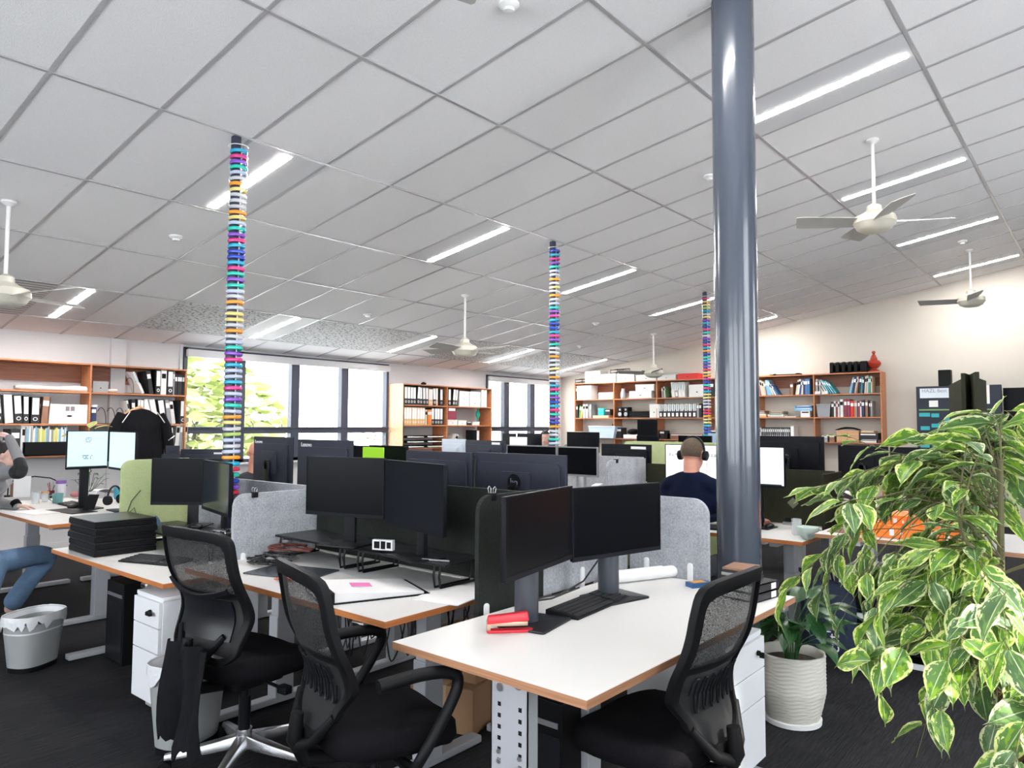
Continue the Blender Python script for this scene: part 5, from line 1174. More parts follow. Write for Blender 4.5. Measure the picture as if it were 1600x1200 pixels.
# pinboard cabinet, wall screen and phone at the right end
XB = 12.80
yA, yZ = at(1432, 640, x=XB).y, at(1565, 640, x=XB).y; zt2 = at(1440, 604, x=XB).z
t = thing('noticeboard', 'tall dark navy noticeboard cabinet with turquoise cards and white notices', 'noticeboard', (XB, yA, 0), -W2)
MB().box((0,0,.6),(yA-yZ,.12,zt2)).box((.05,0.02,0),(.10,.1,.6)).box((yA-yZ-.1,0.02,0),(yA-yZ-.05,.1,.6)).build('board', mat('board_navy', (.012,.018,.035), .6), t, bevel=.004, smooth=False)
def BX(px): return yA-at(px, 640, x=XB).y
def BZ(py): return at(1450, py, x=XB).z
def card(name, a, b, c, d, m_): return MB().box((BX(a), -.004, BZ(d)), (BX(b), -.0005, BZ(c))).build(name, m_, t, smooth=False)
nt1 = card('notice', 1438, 1486, 607, 622, mat('notice', (.68,.74,.82), .7)); card('notice', 1452, 1466, 626, 636, m_paper); card('notice', 1534, 1547, 604, 632, m_paper)
text('HAZL Best Practice', .075, 'notice_text', mat('notice_ink', (.28,.30,.33), .7), t, Matrix.Translation((BX(1441), -.006, BZ(611))) @ Matrix.Rotation(W2, 4, 'X'), align='LEFT')
m_teal = mat('teal_card', (.03,.38,.42), .6); card('strip', 1436, 1486, 639.5, 641.5, mat('strip_green', (.20,.36,.12), .6)); card('strip', 1538, 1550, 639.5, 641.5, mat('strip_green', (.20,.36,.12), .6))
for (a, b, c, d) in ((1436,1453,645,651),(1455,1467,646,652),(1475,1485,652,658),(1475,1485,660,666),(1438,1452,666,672),(1478,1486,674,680),(1436,1450,680,687),(1537,1549,646,652),(1455,1467,662,668),(1455,1467,678,684),(1437,1451,694,700),(1475,1485,690,697),(1475,1485,704,711),(1455,1467,696,702)): card('card', a, b, c, d, m_teal)
o = MB().box((0,0,0),(.17,.14,.25)).build('speaker', m_black, bevel=.01, smooth=False); o.location = (XB-.0, at(1466, 600, x=XB).y, zt2); o.rotation_euler=(0,0,-W2); tag(o, 'small black speaker on top of the dark noticeboard', 'speaker')
t = thing('wall_screen', 'large black screen on the wall at the right edge', 'screen', (13.2, at(1568, 640, x=13.2).y, at(1570, 687, x=13.2).z), -W2); hh = at(1570, 606, x=13.2).z-at(1570, 687, x=13.2).z
MB().box((0,0,0),(.95,.045,hh)).build('casing', m_black, t, bevel=.004, smooth=False); MB().box((.015,-.002,.015),(.935,.0,hh-.015)).build('screen', m_scr, t, smooth=False)
t = thing('keypad', 'white wall unit with blue buttons under the black screen at the right edge', 'keypad', (13.21, at(1586, 690, x=13.2).y, 1.18), -W2)
MB().box((0,0,0),(.5,.035,.2)).build('housing', m_whitep, t, bevel=.005, smooth=False)
for i in range(4):
    for j in range(2): MB().box((.04+i*.07,-.006,.04+j*.07),(.095+i*.07,0,.095+j*.07)).build('button', mat('blue_button', (.02,.08,.30), .4), t, smooth=False)

# ================================================================== THINGS ON AND UNDER THE DESKS
def place(o, loc, rz, label, cat, group=None): o.location = loc; o.rotation_euler = (0, 0, rz); return tag(o, label, cat, group)
rnd = random.Random(42)
# front desk
m_red = mat('red_plastic', (.62,.015,.03), .35); m_red2 = mat('dark_red', (.40,.01,.02), .35)
t = thing('stapler', 'red stapler lying open at the left end of the front desk', 'stapler', (1.985, 1.77, D+.001), -.75)
MB().rbox((0,-.019,0),(.17,.019,.009),.012).build('stapler_base', m_red, t, bevel=.002)
MB().add([(0,-.018,.030),(.155,-.018,.040),(.155,.018,.040),(0,.018,.030),(.005,-.015,.058),(.15,-.012,.072),(.15,.012,.072),(.005,.015,.058)], [(0,3,2,1),(4,5,6,7),(0,1,5,4),(1,2,6,5),(2,3,7,6),(3,0,4,7)]).build('stapler_arm', m_red, t, bevel=.006)
MB().box((.01,-.010,.022),(.15,.010,.036)).box((0,-.012,.005),(.014,.012,.04)).build('magazine', mat('brass', (.55,.42,.30), .3, .8), t, bevel=.001)
keyboard((2.55, 1.70), .08, 'black keyboard below the two monitors on the front desk', w_=.45, d_=.15)
def fan_tube(name, pts, r, m, label, cat, n=8, group=None): o = MB().tube(pts, r, n).build(name, m, None); return tag(o, label, cat, group)
fan_tube('monitor_cable', [(2.62,1.80,.80),(2.50,1.86,.765),(2.42,1.92,.757),(2.36,1.90,.756),(2.33,1.82,.758),(2.30,1.78,.775)], .004, m_cable, 'black cables looping behind the front desk keyboard', 'cable')
fan_tube('monitor_cable', [(2.78,1.78,.93),(2.74,1.86,.80),(2.62,1.90,.757),(2.50,1.93,.757),(2.44,1.90,.757)], .004, m_cable, 'black cable hanging from the right monitor of the front desk', 'cable')
rl = MB()
for k, (y, r, c) in enumerate(((0,.028,0),(.055,.024,0))): rl.tube([(0,y,r+.001),(.2,y,r+.001),(.40,y+.01,r+.001)], r, 16)
place(rl.build('paper_roll', m_paper), (2.93+.05, 1.85, D), -.42, 'white rolled drawings lying along the grey side screen of the front desk', 'paper roll')
t = thing('book_carton', 'blue and orange pencil carton beside the rolled drawings', 'carton', (3.13, 1.52, D), -.5)
MB().box((0,0,0),(.11,.055,.022)).build('carton', mat('carton_blue', (.02,.10,.25), .5), t, smooth=False); MB().box((.015,.008,.0221),(.085,.048,.0235)).build('print', mat('carton_orange', (.75,.33,.06), .5), t, smooth=False)
for k in range(2):
    o = put('book', 'black', Matrix.Translation((3.055, 1.215, D+.001+k*.036))@Matrix.Rotation(-.12,4,'Z')@Matrix.Rotation(-W2,4,'Y')@Matrix.Rotation(PI,4,'Z')@Matrix.Translation((-1*0,-.16,-.19)), (.034,.15,.19), 'thick black book at the right end of the front desk, %s of two' % ['lower','upper'][k], 'stacked black books')
    o.matrix_world = Matrix.Translation((3.24, 1.20, D+.034+k*.036))@Matrix.Rotation(W2-.12,4,'Z')@Matrix.Rotation(W2,4,'Y')@Matrix.Diagonal((.034,.16,.19,1))
    o.matrix_world = Matrix.Translation((3.05, 1.36, D+.001+(k+1)*.036))@Matrix.Rotation(-W2-.0,4,'Z')@Matrix.Rotation(W2,4,'Y')@Matrix.Diagonal((.034,.15,.21,1))
    o.matrix_world = Matrix.Translation((3.04, 1.19, D+.036*(k+1)))@Matrix.Rotation(-.15,4,'Z')@Matrix.Rotation(W2,4,'Y')@Matrix.Diagonal((.034,.16,.20,1))
for k, (c, dz) in enumerate((('black',.020),('grey',.014),('black',.012),('brown',.010))):
    z0 = D+.0745+sum((.020,.014,.012,.010)[:k])
    o = MB().box((0,0,0),(.15,.12,dz*.9)).build('notebook', mat('cover_'+c, BOOKC[c], .5), bevel=.001, smooth=False); place(o, (3.06+.005*k, 1.24-.004*k, z0+.001), -.15+.07*k, 'small %s notebook, %s on the black books' % (c, ['lowest','second','third','topmost'][k]), 'notebook', 'notebooks on the black books')
# second desk (folder, papers, cables)
t = thing('ring_binder', 'open black ring binder with papers and a pink note on the second desk', 'binder', (2.07, 2.60, D), 2.75)
MB().box((-.27,-.16,0),(.20,.16,.006)).build('cover', m_black, t, smooth=False)
MB().add([(-.245,-.155,.006),(.15,-.155,.006),(.15,.15,.006),(-.245,.15,.006),(-.245,-.155,.014),(.15,-.155,.044),(.15,.15,.044),(-.245,.15,.014)], [(0,3,2,1),(4,5,6,7),(0,1,5,4),(1,2,6,5),(2,3,7,6),(3,0,4,7)]).build('papers', m_paper, t, smooth=False)
MB().add([(-.06,-.06,.0293),(.03,-.07,.0361),(.04,.01,.0368),(-.05,.02,.030),(-.06,-.06,.030),(.03,-.07,.0368),(.04,.01,.0376),(-.05,.02,.0307)], [(0,3,2,1),(4,5,6,7),(0,1,5,4),(1,2,6,5),(2,3,7,6),(3,0,4,7)]).build('sticky_note', mat('pink_note', (.85,.20,.50), .7), t, smooth=False)
MB().box((.152,-.16,.004),(.205,.16,.05)).build('spine', m_black, t, bevel=.003, smooth=False); MB().box((.2055,-.13,.012),(.207,.12,.043)).build('spine_label', m_paper, t, smooth=False)
place(MB().rbox((-.16,-.12,0),(.16,.12,.004),.004).build('paper_sheet', m_paper), (2.32, 2.26, D+.001), .2, 'white punched sheets at the right end of the second desk', 'paper')
place(MB().rbox((-.13,-.20,0),(.13,.20,.006),.01).build('drawing_pad', mat('smoky_plastic', (.05,.06,.07), .2)), (2.13, 3.22, D+.001), .3, 'dark transparent folder on the second desk below the cable pile', 'folder')
place(MB().box((-.04,-.055,0),(.04,.055,.003)).build('card', mat('red_card', (.65,.10,.05), .5)), (2.02, 3.08, D+.008), .5, 'red and white card lying on the dark transparent folder', 'card')
for k in range(6):
    c = Vector((2.22, 3.50, D)); pts = []
    for i in range(26):
        a = i*.62+k; r = .035+.045*rnd.random()*(1+.5*(k%3)); pts.append(c+Vector((r*math.cos(a)+.03*(k-2.5), r*math.sin(a)*1.5, .008+.011*k+.014*rnd.random())))
    fan_tube('coiled_cable', pts, .004, mat('cable_red', (.12,.02,.01), .5) if k == 5 else m_cable, 'tangled %s cable in the pile below the left end of the riser' % ['black, lowest','black, second','black, third','black, fourth','black, upper','reddish, topmost'][k], 'cable', 6, 'cable pile')
place(MB().lathe([(.03,0),(.032,.01),(.028,.016),(0,.017)], n=20).build('webcam', m_silver), (2.35, 3.60, D+.085), 0, 'small silver disc resting on the cable pile', 'disc').name = 'silver_disc'
t = thing('power_outlet_box', 'small printed black and white box on the riser under the left second desk monitor', 'box', (2.37, 2.80, .88), -W2+.4)
MB().box((-.055,-.012,0),(.055,.012,.05)).build('box', m_whitep, t, smooth=False); MB().box((-.045,-.0135,.008),(-.015,-.012,.042)).box((-.008,-.0135,.006),(.016,-.012,.044)).box((.024,-.0135,.01),(.046,-.012,.04)).build('print', m_black, t, smooth=False)
place(MB().cyl((-.07,0,.006),(.07,0,.006),.005,10).build('pen', m_silver), (2.36, 2.42, .871), 1.9, 'silver pen lying at the right end of the riser', 'pen')
# third desk: five black cases, keyboard, blue stapler, mouse etc.
for k in range(5):
    t = thing('black_case', 'flat black equipment case, %s of the five stacked on the third desk' % ['bottom','second from the bottom','middle','second from the top','top'][k], 'case', (1.79+.004*(k%2), 4.80+.003*(k%3), .681+k*.043), -.02+.008*(k%3), 'stack of five black cases')
    MB().box((0,0,0),(.37,.44,.030)).build('case_body', m_black, t, bevel=.003, smooth=False); MB().box((.003,.003,.030),(.367,.437,.041)).build('case_lid', m_black_s, t, bevel=.003, smooth=False)
keyboard((1.98, 4.40), -W2+.35, 'curved black keyboard on the third desk behind the left chair', w_=.40, d_=.17, z=.68)
place(MB().grid(lambda u, v: (.16*(u-.5), .08*(v-.5), .003+.06*u*math.sin(v*PI)), 10, 8, th=.004).build('stapler', mat('blue_plastic', (.05,.12,.22), .35)), (2.23, 5.02, .803), .9, 'blue-grey hole punch at the left end of the third desk riser', 'hole punch').name = 'hole_punch'
mouse((2.38, 4.72), .5, 'black mouse on the third desk riser behind the monitor base', z=.80)
for k in range(3): place(MB().cyl((-.06,0,.009),(.05,0,.009),.008,10).cyl((.05,0,.009),(.065,0,.009),.004,8).build('highlighter', mat('highlighter_yellow', (.65,.80,.03), .4)), (2.20+.025*k, 4.52-.02*k, .80), -W2+.3+.2*k, 'yellow highlighter on the third desk riser, %s one' % ['left','middle','right'][k], 'highlighter', 'highlighters')
place(MB().cyl((0,0,0),(0,0,.02),.03,20).build('tape_roll', m_black), (2.30, 4.56, .801), 0, 'small black roll of tape beside the yellow highlighters', 'tape')
for k in range(9):
    a = [Vector((2.25+rnd.uniform(-.06,.06), 4.10+rnd.uniform(-.07,.07), .81+rnd.uniform(0,.06))) for _ in range(7)]
    fan_tube('earphone_cable', a, .004, m_cable if k % 3 else m_silver, ('black' if k % 3 else 'silver')+' cord in the tangle at the right end of the third desk riser', 'cable', 6, 'cord tangle')
place(MB().box((-.12,-.10,0),(.12,.10,.03)).build('paper_stack', m_paper), (2.23, 3.92, .681), .05, 'white papers under the right end of the third desk riser', 'paper')
place(MB().box((-.10,-.13,0),(.10,.13,.006)).build('leaflet', mat('leaflet', (.62,.34,.28), .6)), (2.05, 5.12, .681), .2, 'pinkish leaflet beside the black cases under the riser end', 'leaflet')
t = thing('headset_cable', 'loop of black cable hanging on the green screen', 'cable', (0,0,0)); MB().tube([(2.30,5.38,1.02),(2.24,5.38,.95),(2.21,5.38,.86),(2.24,5.38,.80),(2.28,5.38,.84),(2.26,5.38,.90),(2.22,5.38,.86),(2.25,5.38,.79),(2.32,5.38,.80)], .003, 6).build('cable', m_cable, t)
for k, (x, y, z0, L) in enumerate(((2.22,3.737,1.085,'black bulldog clip on the grey screen between second and third desks'),(2.17+.07,1.972,1.19,'bulldog clip on the dark screen behind the front desk'),(5.16,3.18,1.19,'bulldog clip on the light grey screen left of the headphone man'))):
    t = thing('bulldog_clip', L, 'clip', (x, y, z0), 0, 'bulldog clips'); MB().box((-.016,-.015,0),(.016,.015,.032)).build('jaw', m_black, t, bevel=.002)
    for s_ in (-1, 1): MB().tube([(-.006,s_*.012,.03),(-.009,s_*.014,.05),(0,s_*.016,.058),(.009,s_*.014,.05),(.006,s_*.012,.03)], .0015, 5).build('wire_handle', m_silver, t)
t = thing('marker_pen', 'black marker pen clipped to the grey screen behind the third desk', 'pen', (2.62, 4.08, .88), 0); MB().cyl((0,0,0),(0,.015,.10),.007,10).build('barrel', m_black, t); MB().cyl((0,-.004,-.03),(0,0,0),.007,10).build('cap', m_whitep, t)
# far left desk
ZL = .78
def P(px, py, z=ZL): return at(px, py, z=z)
def cup(c, z, r, h, m_, label, cat='mug', handle=1.0, name='mug', prof=None):
    t = thing(name, label, cat, (c.x, c.y, z+.001), 0)
    prof = prof or [(r*.85,0),(r*.9,.004),(r,h),(r*.93,h),(r*.83,.008),(0,.008)]
    MB().lathe(prof, n=24).build('body', m_, t)
    if handle: a = handle; MB().tube([(r*.9*math.cos(a), r*.9*math.sin(a), h*.8),((r+.03)*math.cos(a),(r+.03)*math.sin(a),h*.78),((r+.035)*math.cos(a),(r+.035)*math.sin(a),h*.4),(r*.9*math.cos(a), r*.9*math.sin(a), h*.22)], .005, 8).build('handle', m_, t)
    return t
cup(P(90, 786), ZL, .045, .085, mat('teal_glaze', (.14,.33,.33), .35), 'pale teal mug on the far left desk', handle=2.3)
m_clear = mat('clear_glass', (.8,.84,.86), .05, alpha=.30)
cup(P(55, 787), ZL, .034, .10, m_clear, 'empty drinking glass beside the hand on the far left desk', 'glass', 0, 'drinking_glass')
t = cup(P(70, 784), ZL, .03, .075, m_clear, 'small glass jar with wooden lid on the far left desk', 'jar', 0, 'glass_jar'); MB().cyl((0,0,.076),(0,0,.094),.032,20).build('lid', m_woodl, t)
t = cup(P(95, 777), ZL, .042, .13, mat('milky_plastic', (.72,.74,.80), .3), 'tall white canister with purple lid on the far left desk', 'canister', 0, 'canister'); MB().cyl((0,0,.131),(0,0,.165),.046,24).build('lid', mat('purple_lid', (.22,.10,.36), .4), t, bevel=.004)
t = cup(P(79, 778), ZL, .032, .07, mat('dark_pot', (.10,.01,.02), .4), 'dark red pot of pens on the far left desk', 'pen pot', 0, 'pen_pot')
for k in range(5): MB().cyl((0,0,.012),(.03*math.cos(k*1.3),.03*math.sin(k*1.3),.12+.01*k),.003,6).build('pen', [m_black,m_woodl,m_red,m_black_s,m_silver][k], t)
keyboard((P(113,790).x, P(113,790).y), -W2-.05, 'grey keyboard on the far left desk', w_=.38, z=ZL)
place(MB().box((-.10,-.28,0),(.10,.16,.004)).build('desk_mat', m_black), (P(106,798).x, P(106,798).y, ZL+.001), .1, 'black mat with phone stand on the far left desk', 'mat')
mouse((P(115,795).x, P(115,795).y), -1.3, 'black mouse on the mat of the far left desk', z=ZL+.004)
t = thing('phone_stand', 'black folding phone stand on the far left desk mat', 'stand', (P(142,797).x, P(142,797).y, ZL+.006), .6); MB().box((-.03,-.05,0),(.03,.05,.006)).build('foot', m_black, t); MB().add([(-.03,-.045,.006),(-.022,-.045,.006),(-.022,.045,.006),(-.03,.045,.006),(.03,-.045,.12),(.038,-.045,.12),(.038,.045,.12),(.03,.045,.12)], [(0,3,2,1),(4,5,6,7),(0,1,5,4),(1,2,6,5),(2,3,7,6),(3,0,4,7)]).build('rest', m_black, t)
place(MB().box((-.13,-.19,0),(.13,.19,.003)).build('paper_sheet', m_paper), (P(62,800).x, P(62,800).y, ZL+.001), .15, 'white sheet of paper under the hand on the far left desk', 'paper')
place(MB().grid(lambda u, v: (.38*(u-.5), .28*(v-.5), .03+.06*math.sin(u*PI)*(1-v*.4)), 12, 6, th=.006).build('open_magazine', m_paper), (P(150,772).x, P(150,772).y, ZL-.028), .3, 'curling white magazine under the lit monitors of the far left desk', 'magazine')
t = thing('headphones', 'black over-ear headphones standing beside the blue pot on the far left desk', 'headphones', (P(178,800).x, P(178,800).y, ZL+.04), .5)
MB().tube([(.075*math.cos(a), 0, .075+.095*math.sin(a)) for a in [PI*i/14 for i in range(15)]], .008, 8).build('headband', m_black_s, t)
for s_ in (-1, 1): MB().cyl((s_*.058,0,.06),(s_*.088,0,.06),.038,20).build('ear_cup', m_black, t, bevel=.005)
cup(P(186, 780), ZL, .05, .11, mat('blue_pot', (.05,.35,.50), .35), 'bright blue pot behind the headphones on the far left desk', 'pot', 0, 'blue_pot')
t = thing('desk_lamp', 'black curved arm lamp on the far left desk', 'lamp', (P(12,776).x, P(12,776).y, ZL)); 
MB().cyl((0,0,0),(0,0,.012),.06,20).build('base', m_black, t); MB().tube([(0,0,.01),(.0,0,.10),(.05,-.02,.17),(.20,-.08,.19),(.32,-.14,.17),(.45,-.20,.09)], .006, 8).build('arm', m_black, t)
put('book','brown', Matrix.Translation(P(20,777))@Matrix.Rotation(.2,4,'Z'), (.08,.05,.14), 'dark red carton beside white card behind the far left desk'); 
o = [o for o in COL.objects if o.get('label','').startswith('dark red carton')][0]; o.location.z = ZL+.001
place(MB().box((-.07,-.01,0),(.07,.01,.20)).build('card', m_paper), (P(34,777).x, P(34,777).y, ZL+.001), -.5, 'white folded card standing behind the drinking glass', 'card')
t = thing('glasses_case', 'pink rounded case behind the white canister', 'case', (P(118,777).x, P(118,777).y, ZL+.03)); MB().ell((0,0,0),(.05,.03,.03)).build('case', mat('pink_case', (.45,.18,.18), .4), t)
# headphone man's desk
cup(at(1262, 842, z=.75), .75, .075, .075, mat('pale_green_glaze', (.55,.66,.60), .25), 'wide pale green cup with spoon right of the pillar', 'cup', -.6, 'cup', prof=[(.03,0),(.035,.006),(.055,.025),(.072,.06),(.075,.078),(.070,.078),(.05,.03),(0,.012)])
t = cup(at(1245, 836, z=.75), .75, .035, .11, m_clear, 'glass of water behind the pale green cup', 'glass', 0, 'drinking_glass'); MB().cyl((0,0,.009),(0,0,.05),.030,20).build('water', m_clear, t)
a = at(1274, 818, z=.75)
t = thing('snack_box', 'leaning white and purple carton behind the pale green cup', 'carton', (a.x+.05, a.y+.02, .752), -W2+.25); t.rotation_euler = (0, -.22, -W2+.3); t.location.z = .80
MB().box((-.06,-.03,0),(.06,.03,.11)).build('carton', mat('purple_print', (.20,.09,.22), .5), t, smooth=False); MB().box((-.0602,-.0302,.11),(.0602,.0302,.17)).build('carton_top', m_papery, t, smooth=False)
MB().box((-.048,-.0310,.128),(-.008,-.0300,.133)).build('print', m_ink, t, smooth=False)
for i in range(2):
    for j in range(2): MB().box((.012+.0*i,-.0312,.02+j*.04),(.05,-.0300,.05+j*.04)).build('picture', m_papery, t, smooth=False)
mouse((at(1203, 826, z=.75).x, at(1203, 826, z=.75).y), -W2, 'black mouse under the man\'s hand right of the pillar', z=.75)
keyboard((5.02, 2.42), -W2, 'keyboard in front of the man with headphones', z=.75)
t = thing('phone_dock', 'dark phone and dock between the hand and the water glass', 'phone', (at(1226,822,z=.75).x+.1, at(1226,822,z=.75).y, .751), -W2); MB().box((-.04,-.03,0),(.04,.03,.02)).build('dock', m_silver, t); MB().add([(-.035,0,.02),(.035,0,.02),(.035,.01,.02),(-.035,.01,.02),(-.035,.04,.11),(.035,.04,.11),(.035,.05,.11),(-.035,.05,.11)], [(0,3,2,1),(4,5,6,7),(0,1,5,4),(1,2,6,5),(2,3,7,6),(3,0,4,7)]).build('phone', m_black, t)
for k, (x, z0, L) in enumerate(((5.22,.755,'stack of white papers beside the light grey screen'),(5.20,.84,'small white card rack on the desk left of the headphone man'))):
    place(MB().box((-.10,-.03,0),(.10,.03,.085 if k == 0 else .18)).build('card_rack' if k else 'paper_stack', m_paper if k == 0 else m_whitep, bevel=.004), (4.97+.03*k, 3.26, z0), .1+.3*k, L, 'paper' if k == 0 else 'card rack')
# raised desk: orange cartons, phone stand, mat
m_or = mat('orange_card', (.88,.21,.015), .55, var=.08, scale=6)
for k, (x, y, z0, w0, d0, h0, rz) in enumerate(((4.92,.66,.822,.34,.60,.075,.03),(4.95,.72,.898,.30,.50,.055,-.05))):
    t = thing('orange_carton', 'orange stationery carton on the raised desk, %s of two' % ['lower','upper'][k], 'carton', (x, y, z0), rz, 'orange cartons')
    MB().box((0,0,0),(w0,d0,h0)).build('carton', m_or, t, bevel=.002, smooth=False)
    f = MB()
    for j, (u, v, ww, hh) in enumerate(((.06,.3,.05,.45),(.30,.2,.07,.5),(.40,.2,.03,.3),(.62,.2,.12,.25),(.62,.6,.12,.12),(.8,.2,.05,.5))): f.box((-.0012, d0*(1-u)-ww*d0*.6, h0*v), (0, d0*(1-u), h0*(v+hh)))
    f.build('print', m_whitep, t, smooth=False)
    text('no', h0*.75, 'print_text', m_whitep, t, Matrix.Translation((-.002, d0*.88, h0*.5)) @ Matrix.Rotation(-W2, 4, 'Z') @ Matrix.Rotation(W2, 4, 'X') @ Matrix.Rotation(W2, 4, 'Z'))
place(MB().box((-.10,-.13,0),(.10,.13,.004)).build('photo_print', mat('brown_print', (.25,.12,.08), .4, var=.5, scale=9)), (5.03, 1.33, .821), .1, 'brown printed sheet on the raised desk left of the orange cartons', 'print')
t = thing('tablet_stand', 'black upright stand on the raised desk behind the fig leaves', 'stand', (5.35, 1.28, .821), .3); MB().cyl((0,0,0),(0,0,.012),.10,24).build('base', m_black, t); MB().box((-.02,-.02,.01),(.02,.02,.36)).build('post', m_black, t); 
pl_ = MB().grid(lambda u, v: (.34*(u-.5)+.05*math.sin(v*5), .26*(v-.5), .06+.07*math.sin(u*PI)*math.sin(v*PI)+.02*math.sin(u*13+v*9)), 16, 12, th=.01)
m_plaid = mat('plaid', (.5,.5,.5), .9); nt = m_plaid.node_tree; tc = N(m_plaid, 'ShaderNodeTexCoord'); w1 = N(m_plaid, 'ShaderNodeTexWave', bands_direction='X'); w2_ = N(m_plaid, 'ShaderNodeTexWave', bands_direction='Z'); w1.inputs['Scale'].default_value = 6; w2_.inputs['Scale'].default_value = 6
mxx = N(m_plaid, 'ShaderNodeMix', data_type='RGBA', blend_type='MULTIPLY'); mxx.inputs['Factor'].default_value = 1; r_ = N(m_plaid, 'ShaderNodeValToRGB'); r_.color_ramp.elements[0].color = (.02,.02,.02,1); r_.color_ramp.elements[1].color = (.75,.70,.66,1); r_.color_ramp.elements[0].position = .1; r_.color_ramp.elements[1].position = .35
nt.links.new(tc.outputs['Object'], w1.inputs['Vector']); nt.links.new(tc.outputs['Object'], w2_.inputs['Vector']); nt.links.new(w1.outputs['Color'], mxx.inputs['A']); nt.links.new(w2_.outputs['Color'], mxx.inputs['B']); nt.links.new(mxx.outputs['Result'], r_.inputs[0]); nt.links.new(r_.outputs[0], nt.nodes['Principled BSDF'].inputs['Base Color'])
# black drawer unit in the white frame below the raised desk
t = thing('drawer_unit', 'black drawer unit in a white steel frame under the raised desk', 'drawer unit', (5.10, .55, 0), 0)
MB().box((.03,.03,.07),(.45,.85,.26)).box((.03,.03,.30),(.45,.85,.50)).build('drawers', m_black, t, bevel=.004, smooth=False)
fr_ = MB()
for y in (0, .85): 
    for x in (0, .43): fr_.box((x, y-.0, 0), (x+.03, y+.035, .56))
for z in (.0, .26, .53): fr_.box((0,0,z),(.03,.88,z+.03)).box((.43,0,z),(.46,.88,z+.03)).box((0,0,z),(.46,.03,z+.03)).box((0,.855,z),(.46,.885,z+.03))
fr_.build('steel_frame', m_whiteleg, t, bevel=.002, smooth=False)
for z in (.16, .40):
    for y in (.25, .6): MB().box((.018,y,z),(.03,y+.06,z+.012)).build('handle', m_silver, t)
t = thing('backpack', 'navy backpack with white lettering behind the peace lily', 'backpack', tuple(at(1296, 1022, z=0)), .2)
bp_ = MB(); n = 24; vs = []
for q, z in ((.85,.0),(1.0,.03),(1.02,.15),(.97,.30),(.85,.40),(.5,.47),(.05,.485)):
    for j in range(n):
        a = 2*PI*j/n; vs.append((.11*q*math.copysign(abs(math.cos(a))**.6, math.cos(a)), .17*min(1,q*1.1)*math.copysign(abs(math.sin(a))**.6, math.sin(a)), z))
bp_.add(vs, [(i*n+j, i*n+(j+1)%n, (i+1)*n+(j+1)%n, (i+1)*n+j) for i in range(6) for j in range(n)]+[list(range(n-1,-1,-1)), list(range(6*n,7*n))]); bp_.build('bag', mat('navy_fabric', (.010,.020,.045), .8, var=.2, scale=60), t)
MB().rbox((-.135,-.11,.05),(-.10,.11,.24),.03,axis='x').build('front_pocket', mat('navy_fabric', (.010,.020,.045), .8), t, bevel=.008)
text("cat's", .10, 'lettering', m_whitep, t, Matrix.Translation((-.1375, -.04, .14)) @ Matrix.Rotation(-W2, 4, 'Z') @ Matrix.Rotation(W2, 4, 'X') @ Matrix.Rotation(W2, 4, 'Z'))
MB().tube([(0,-.03,.48),(0,-.02,.53),(0,.02,.53),(0,.03,.48)], .008, 8).build('grab_loop', m_black, t)
# things under the front and second desks
def carton(x, y, w0, d0, h0, z0, rz, L):
    t = thing('cardboard_box', L, 'box', (x, y, z0), rz, 'cardboard boxes under the desks'); mc = mat('cardboard', (.30,.17,.09), .85, var=.12, scale=5)
    MB().box((0,0,0),(w0,d0,h0)).build('box', mc, t, bevel=.003, smooth=False); MB().box((-.001,d0*.42,h0*.3),(w0+.001,d0*.58,h0+.001)).build('tape', mat('parcel_tape', (.42,.30,.18), .3), t, smooth=False); return t
carton(2.62, 2.42, .42, .36, .22, 0, .25, 'wide low cardboard box behind the centre chair'); carton(2.68, 2.46, .36, .30, .22, .222, .1, 'cardboard box on top of the wide low one behind the centre chair')
for k in range(40):
    x = 2.45+rnd.uniform(-.12,.15); y = rnd.uniform(2.35, 3.55); z0 = .68; L_ = rnd.uniform(.18,.42); w0 = rnd.uniform(-.25,.25)
    pts = [(x, y, z0), (x+.03, y+w0*.2, z0-L_*.6), (x+rnd.uniform(-.04,.04), y+w0*.5, z0-L_), (x+.02, y+w0*.8, z0-L_*.55), (x, y+w0, z0)]
    V = [Vector(p) for p in pts]; Q = []
    for i in range(4):
        p0 = V[max(i-1,0)]; p1 = V[i]; p2 = V[i+1]; p3 = V[min(i+2,4)]
        for s_ in range(5): q = s_/5; Q.append(.5*((2*p1)+(-p0+p2)*q+(2*p0-5*p1+4*p2-p3)*q*q+(-p0+3*p1-3*p2+p3)*q**3))
    Q.append(V[-1]); o = MB().tube(Q, .0040, 5).build('hanging_cable', m_cable, None); tag(o, 'black cable hanging in loops under the second desk', 'cable', 'cables under the second desk')
for k in range(2): place(MB().box((-.03,-.12,0),(.03,.12,.03)).build('power_strip', m_whitep, bevel=.004), (2.47, 2.65+.45*k, .60), .2, 'white power strip in the cable tangle under the second desk, %s one' % ['right','left'][k], 'power strip')
t = thing('cable_tray', 'white wire basket under the left end of the front desk', 'wire basket', (2.28, 1.80, .48), 0)
wt = MB()
for z in (0,.05,.10,.15,.2): wt.tube([(0,0,z),(.12,0,z),(.12,.08,z),(0,.08,z)], .0025, 5, closed=True)
for x in (0,.06,.12): wt.tube([(x,0,0),(x,0,.2)], .0025, 5).tube([(x,.08,0),(x,.08,.2)], .0025, 5)
wt.build('basket', m_whitep, t)
for (x, y, L) in ((1.86, 2.32, 'small grey height switch under the corner of the second desk'), (1.76, 3.98, 'small grey height switch under the third desk near the pedestal'), (3.20, 1.15, 'small height switch under the right corner of the front desk')):
    t = thing('height_switch', L, 'switch', (x, y, (.70 if y != 3.98 else .63)), 0); MB().rbox((-.03,-.035,0),(.03,.035,.022),.012).build('housing', m_silver, t, bevel=.003); MB().rbox((-.032,-.02,.004),(-.0301,.02,.018),.004,axis='x').build('buttons', m_black, t)

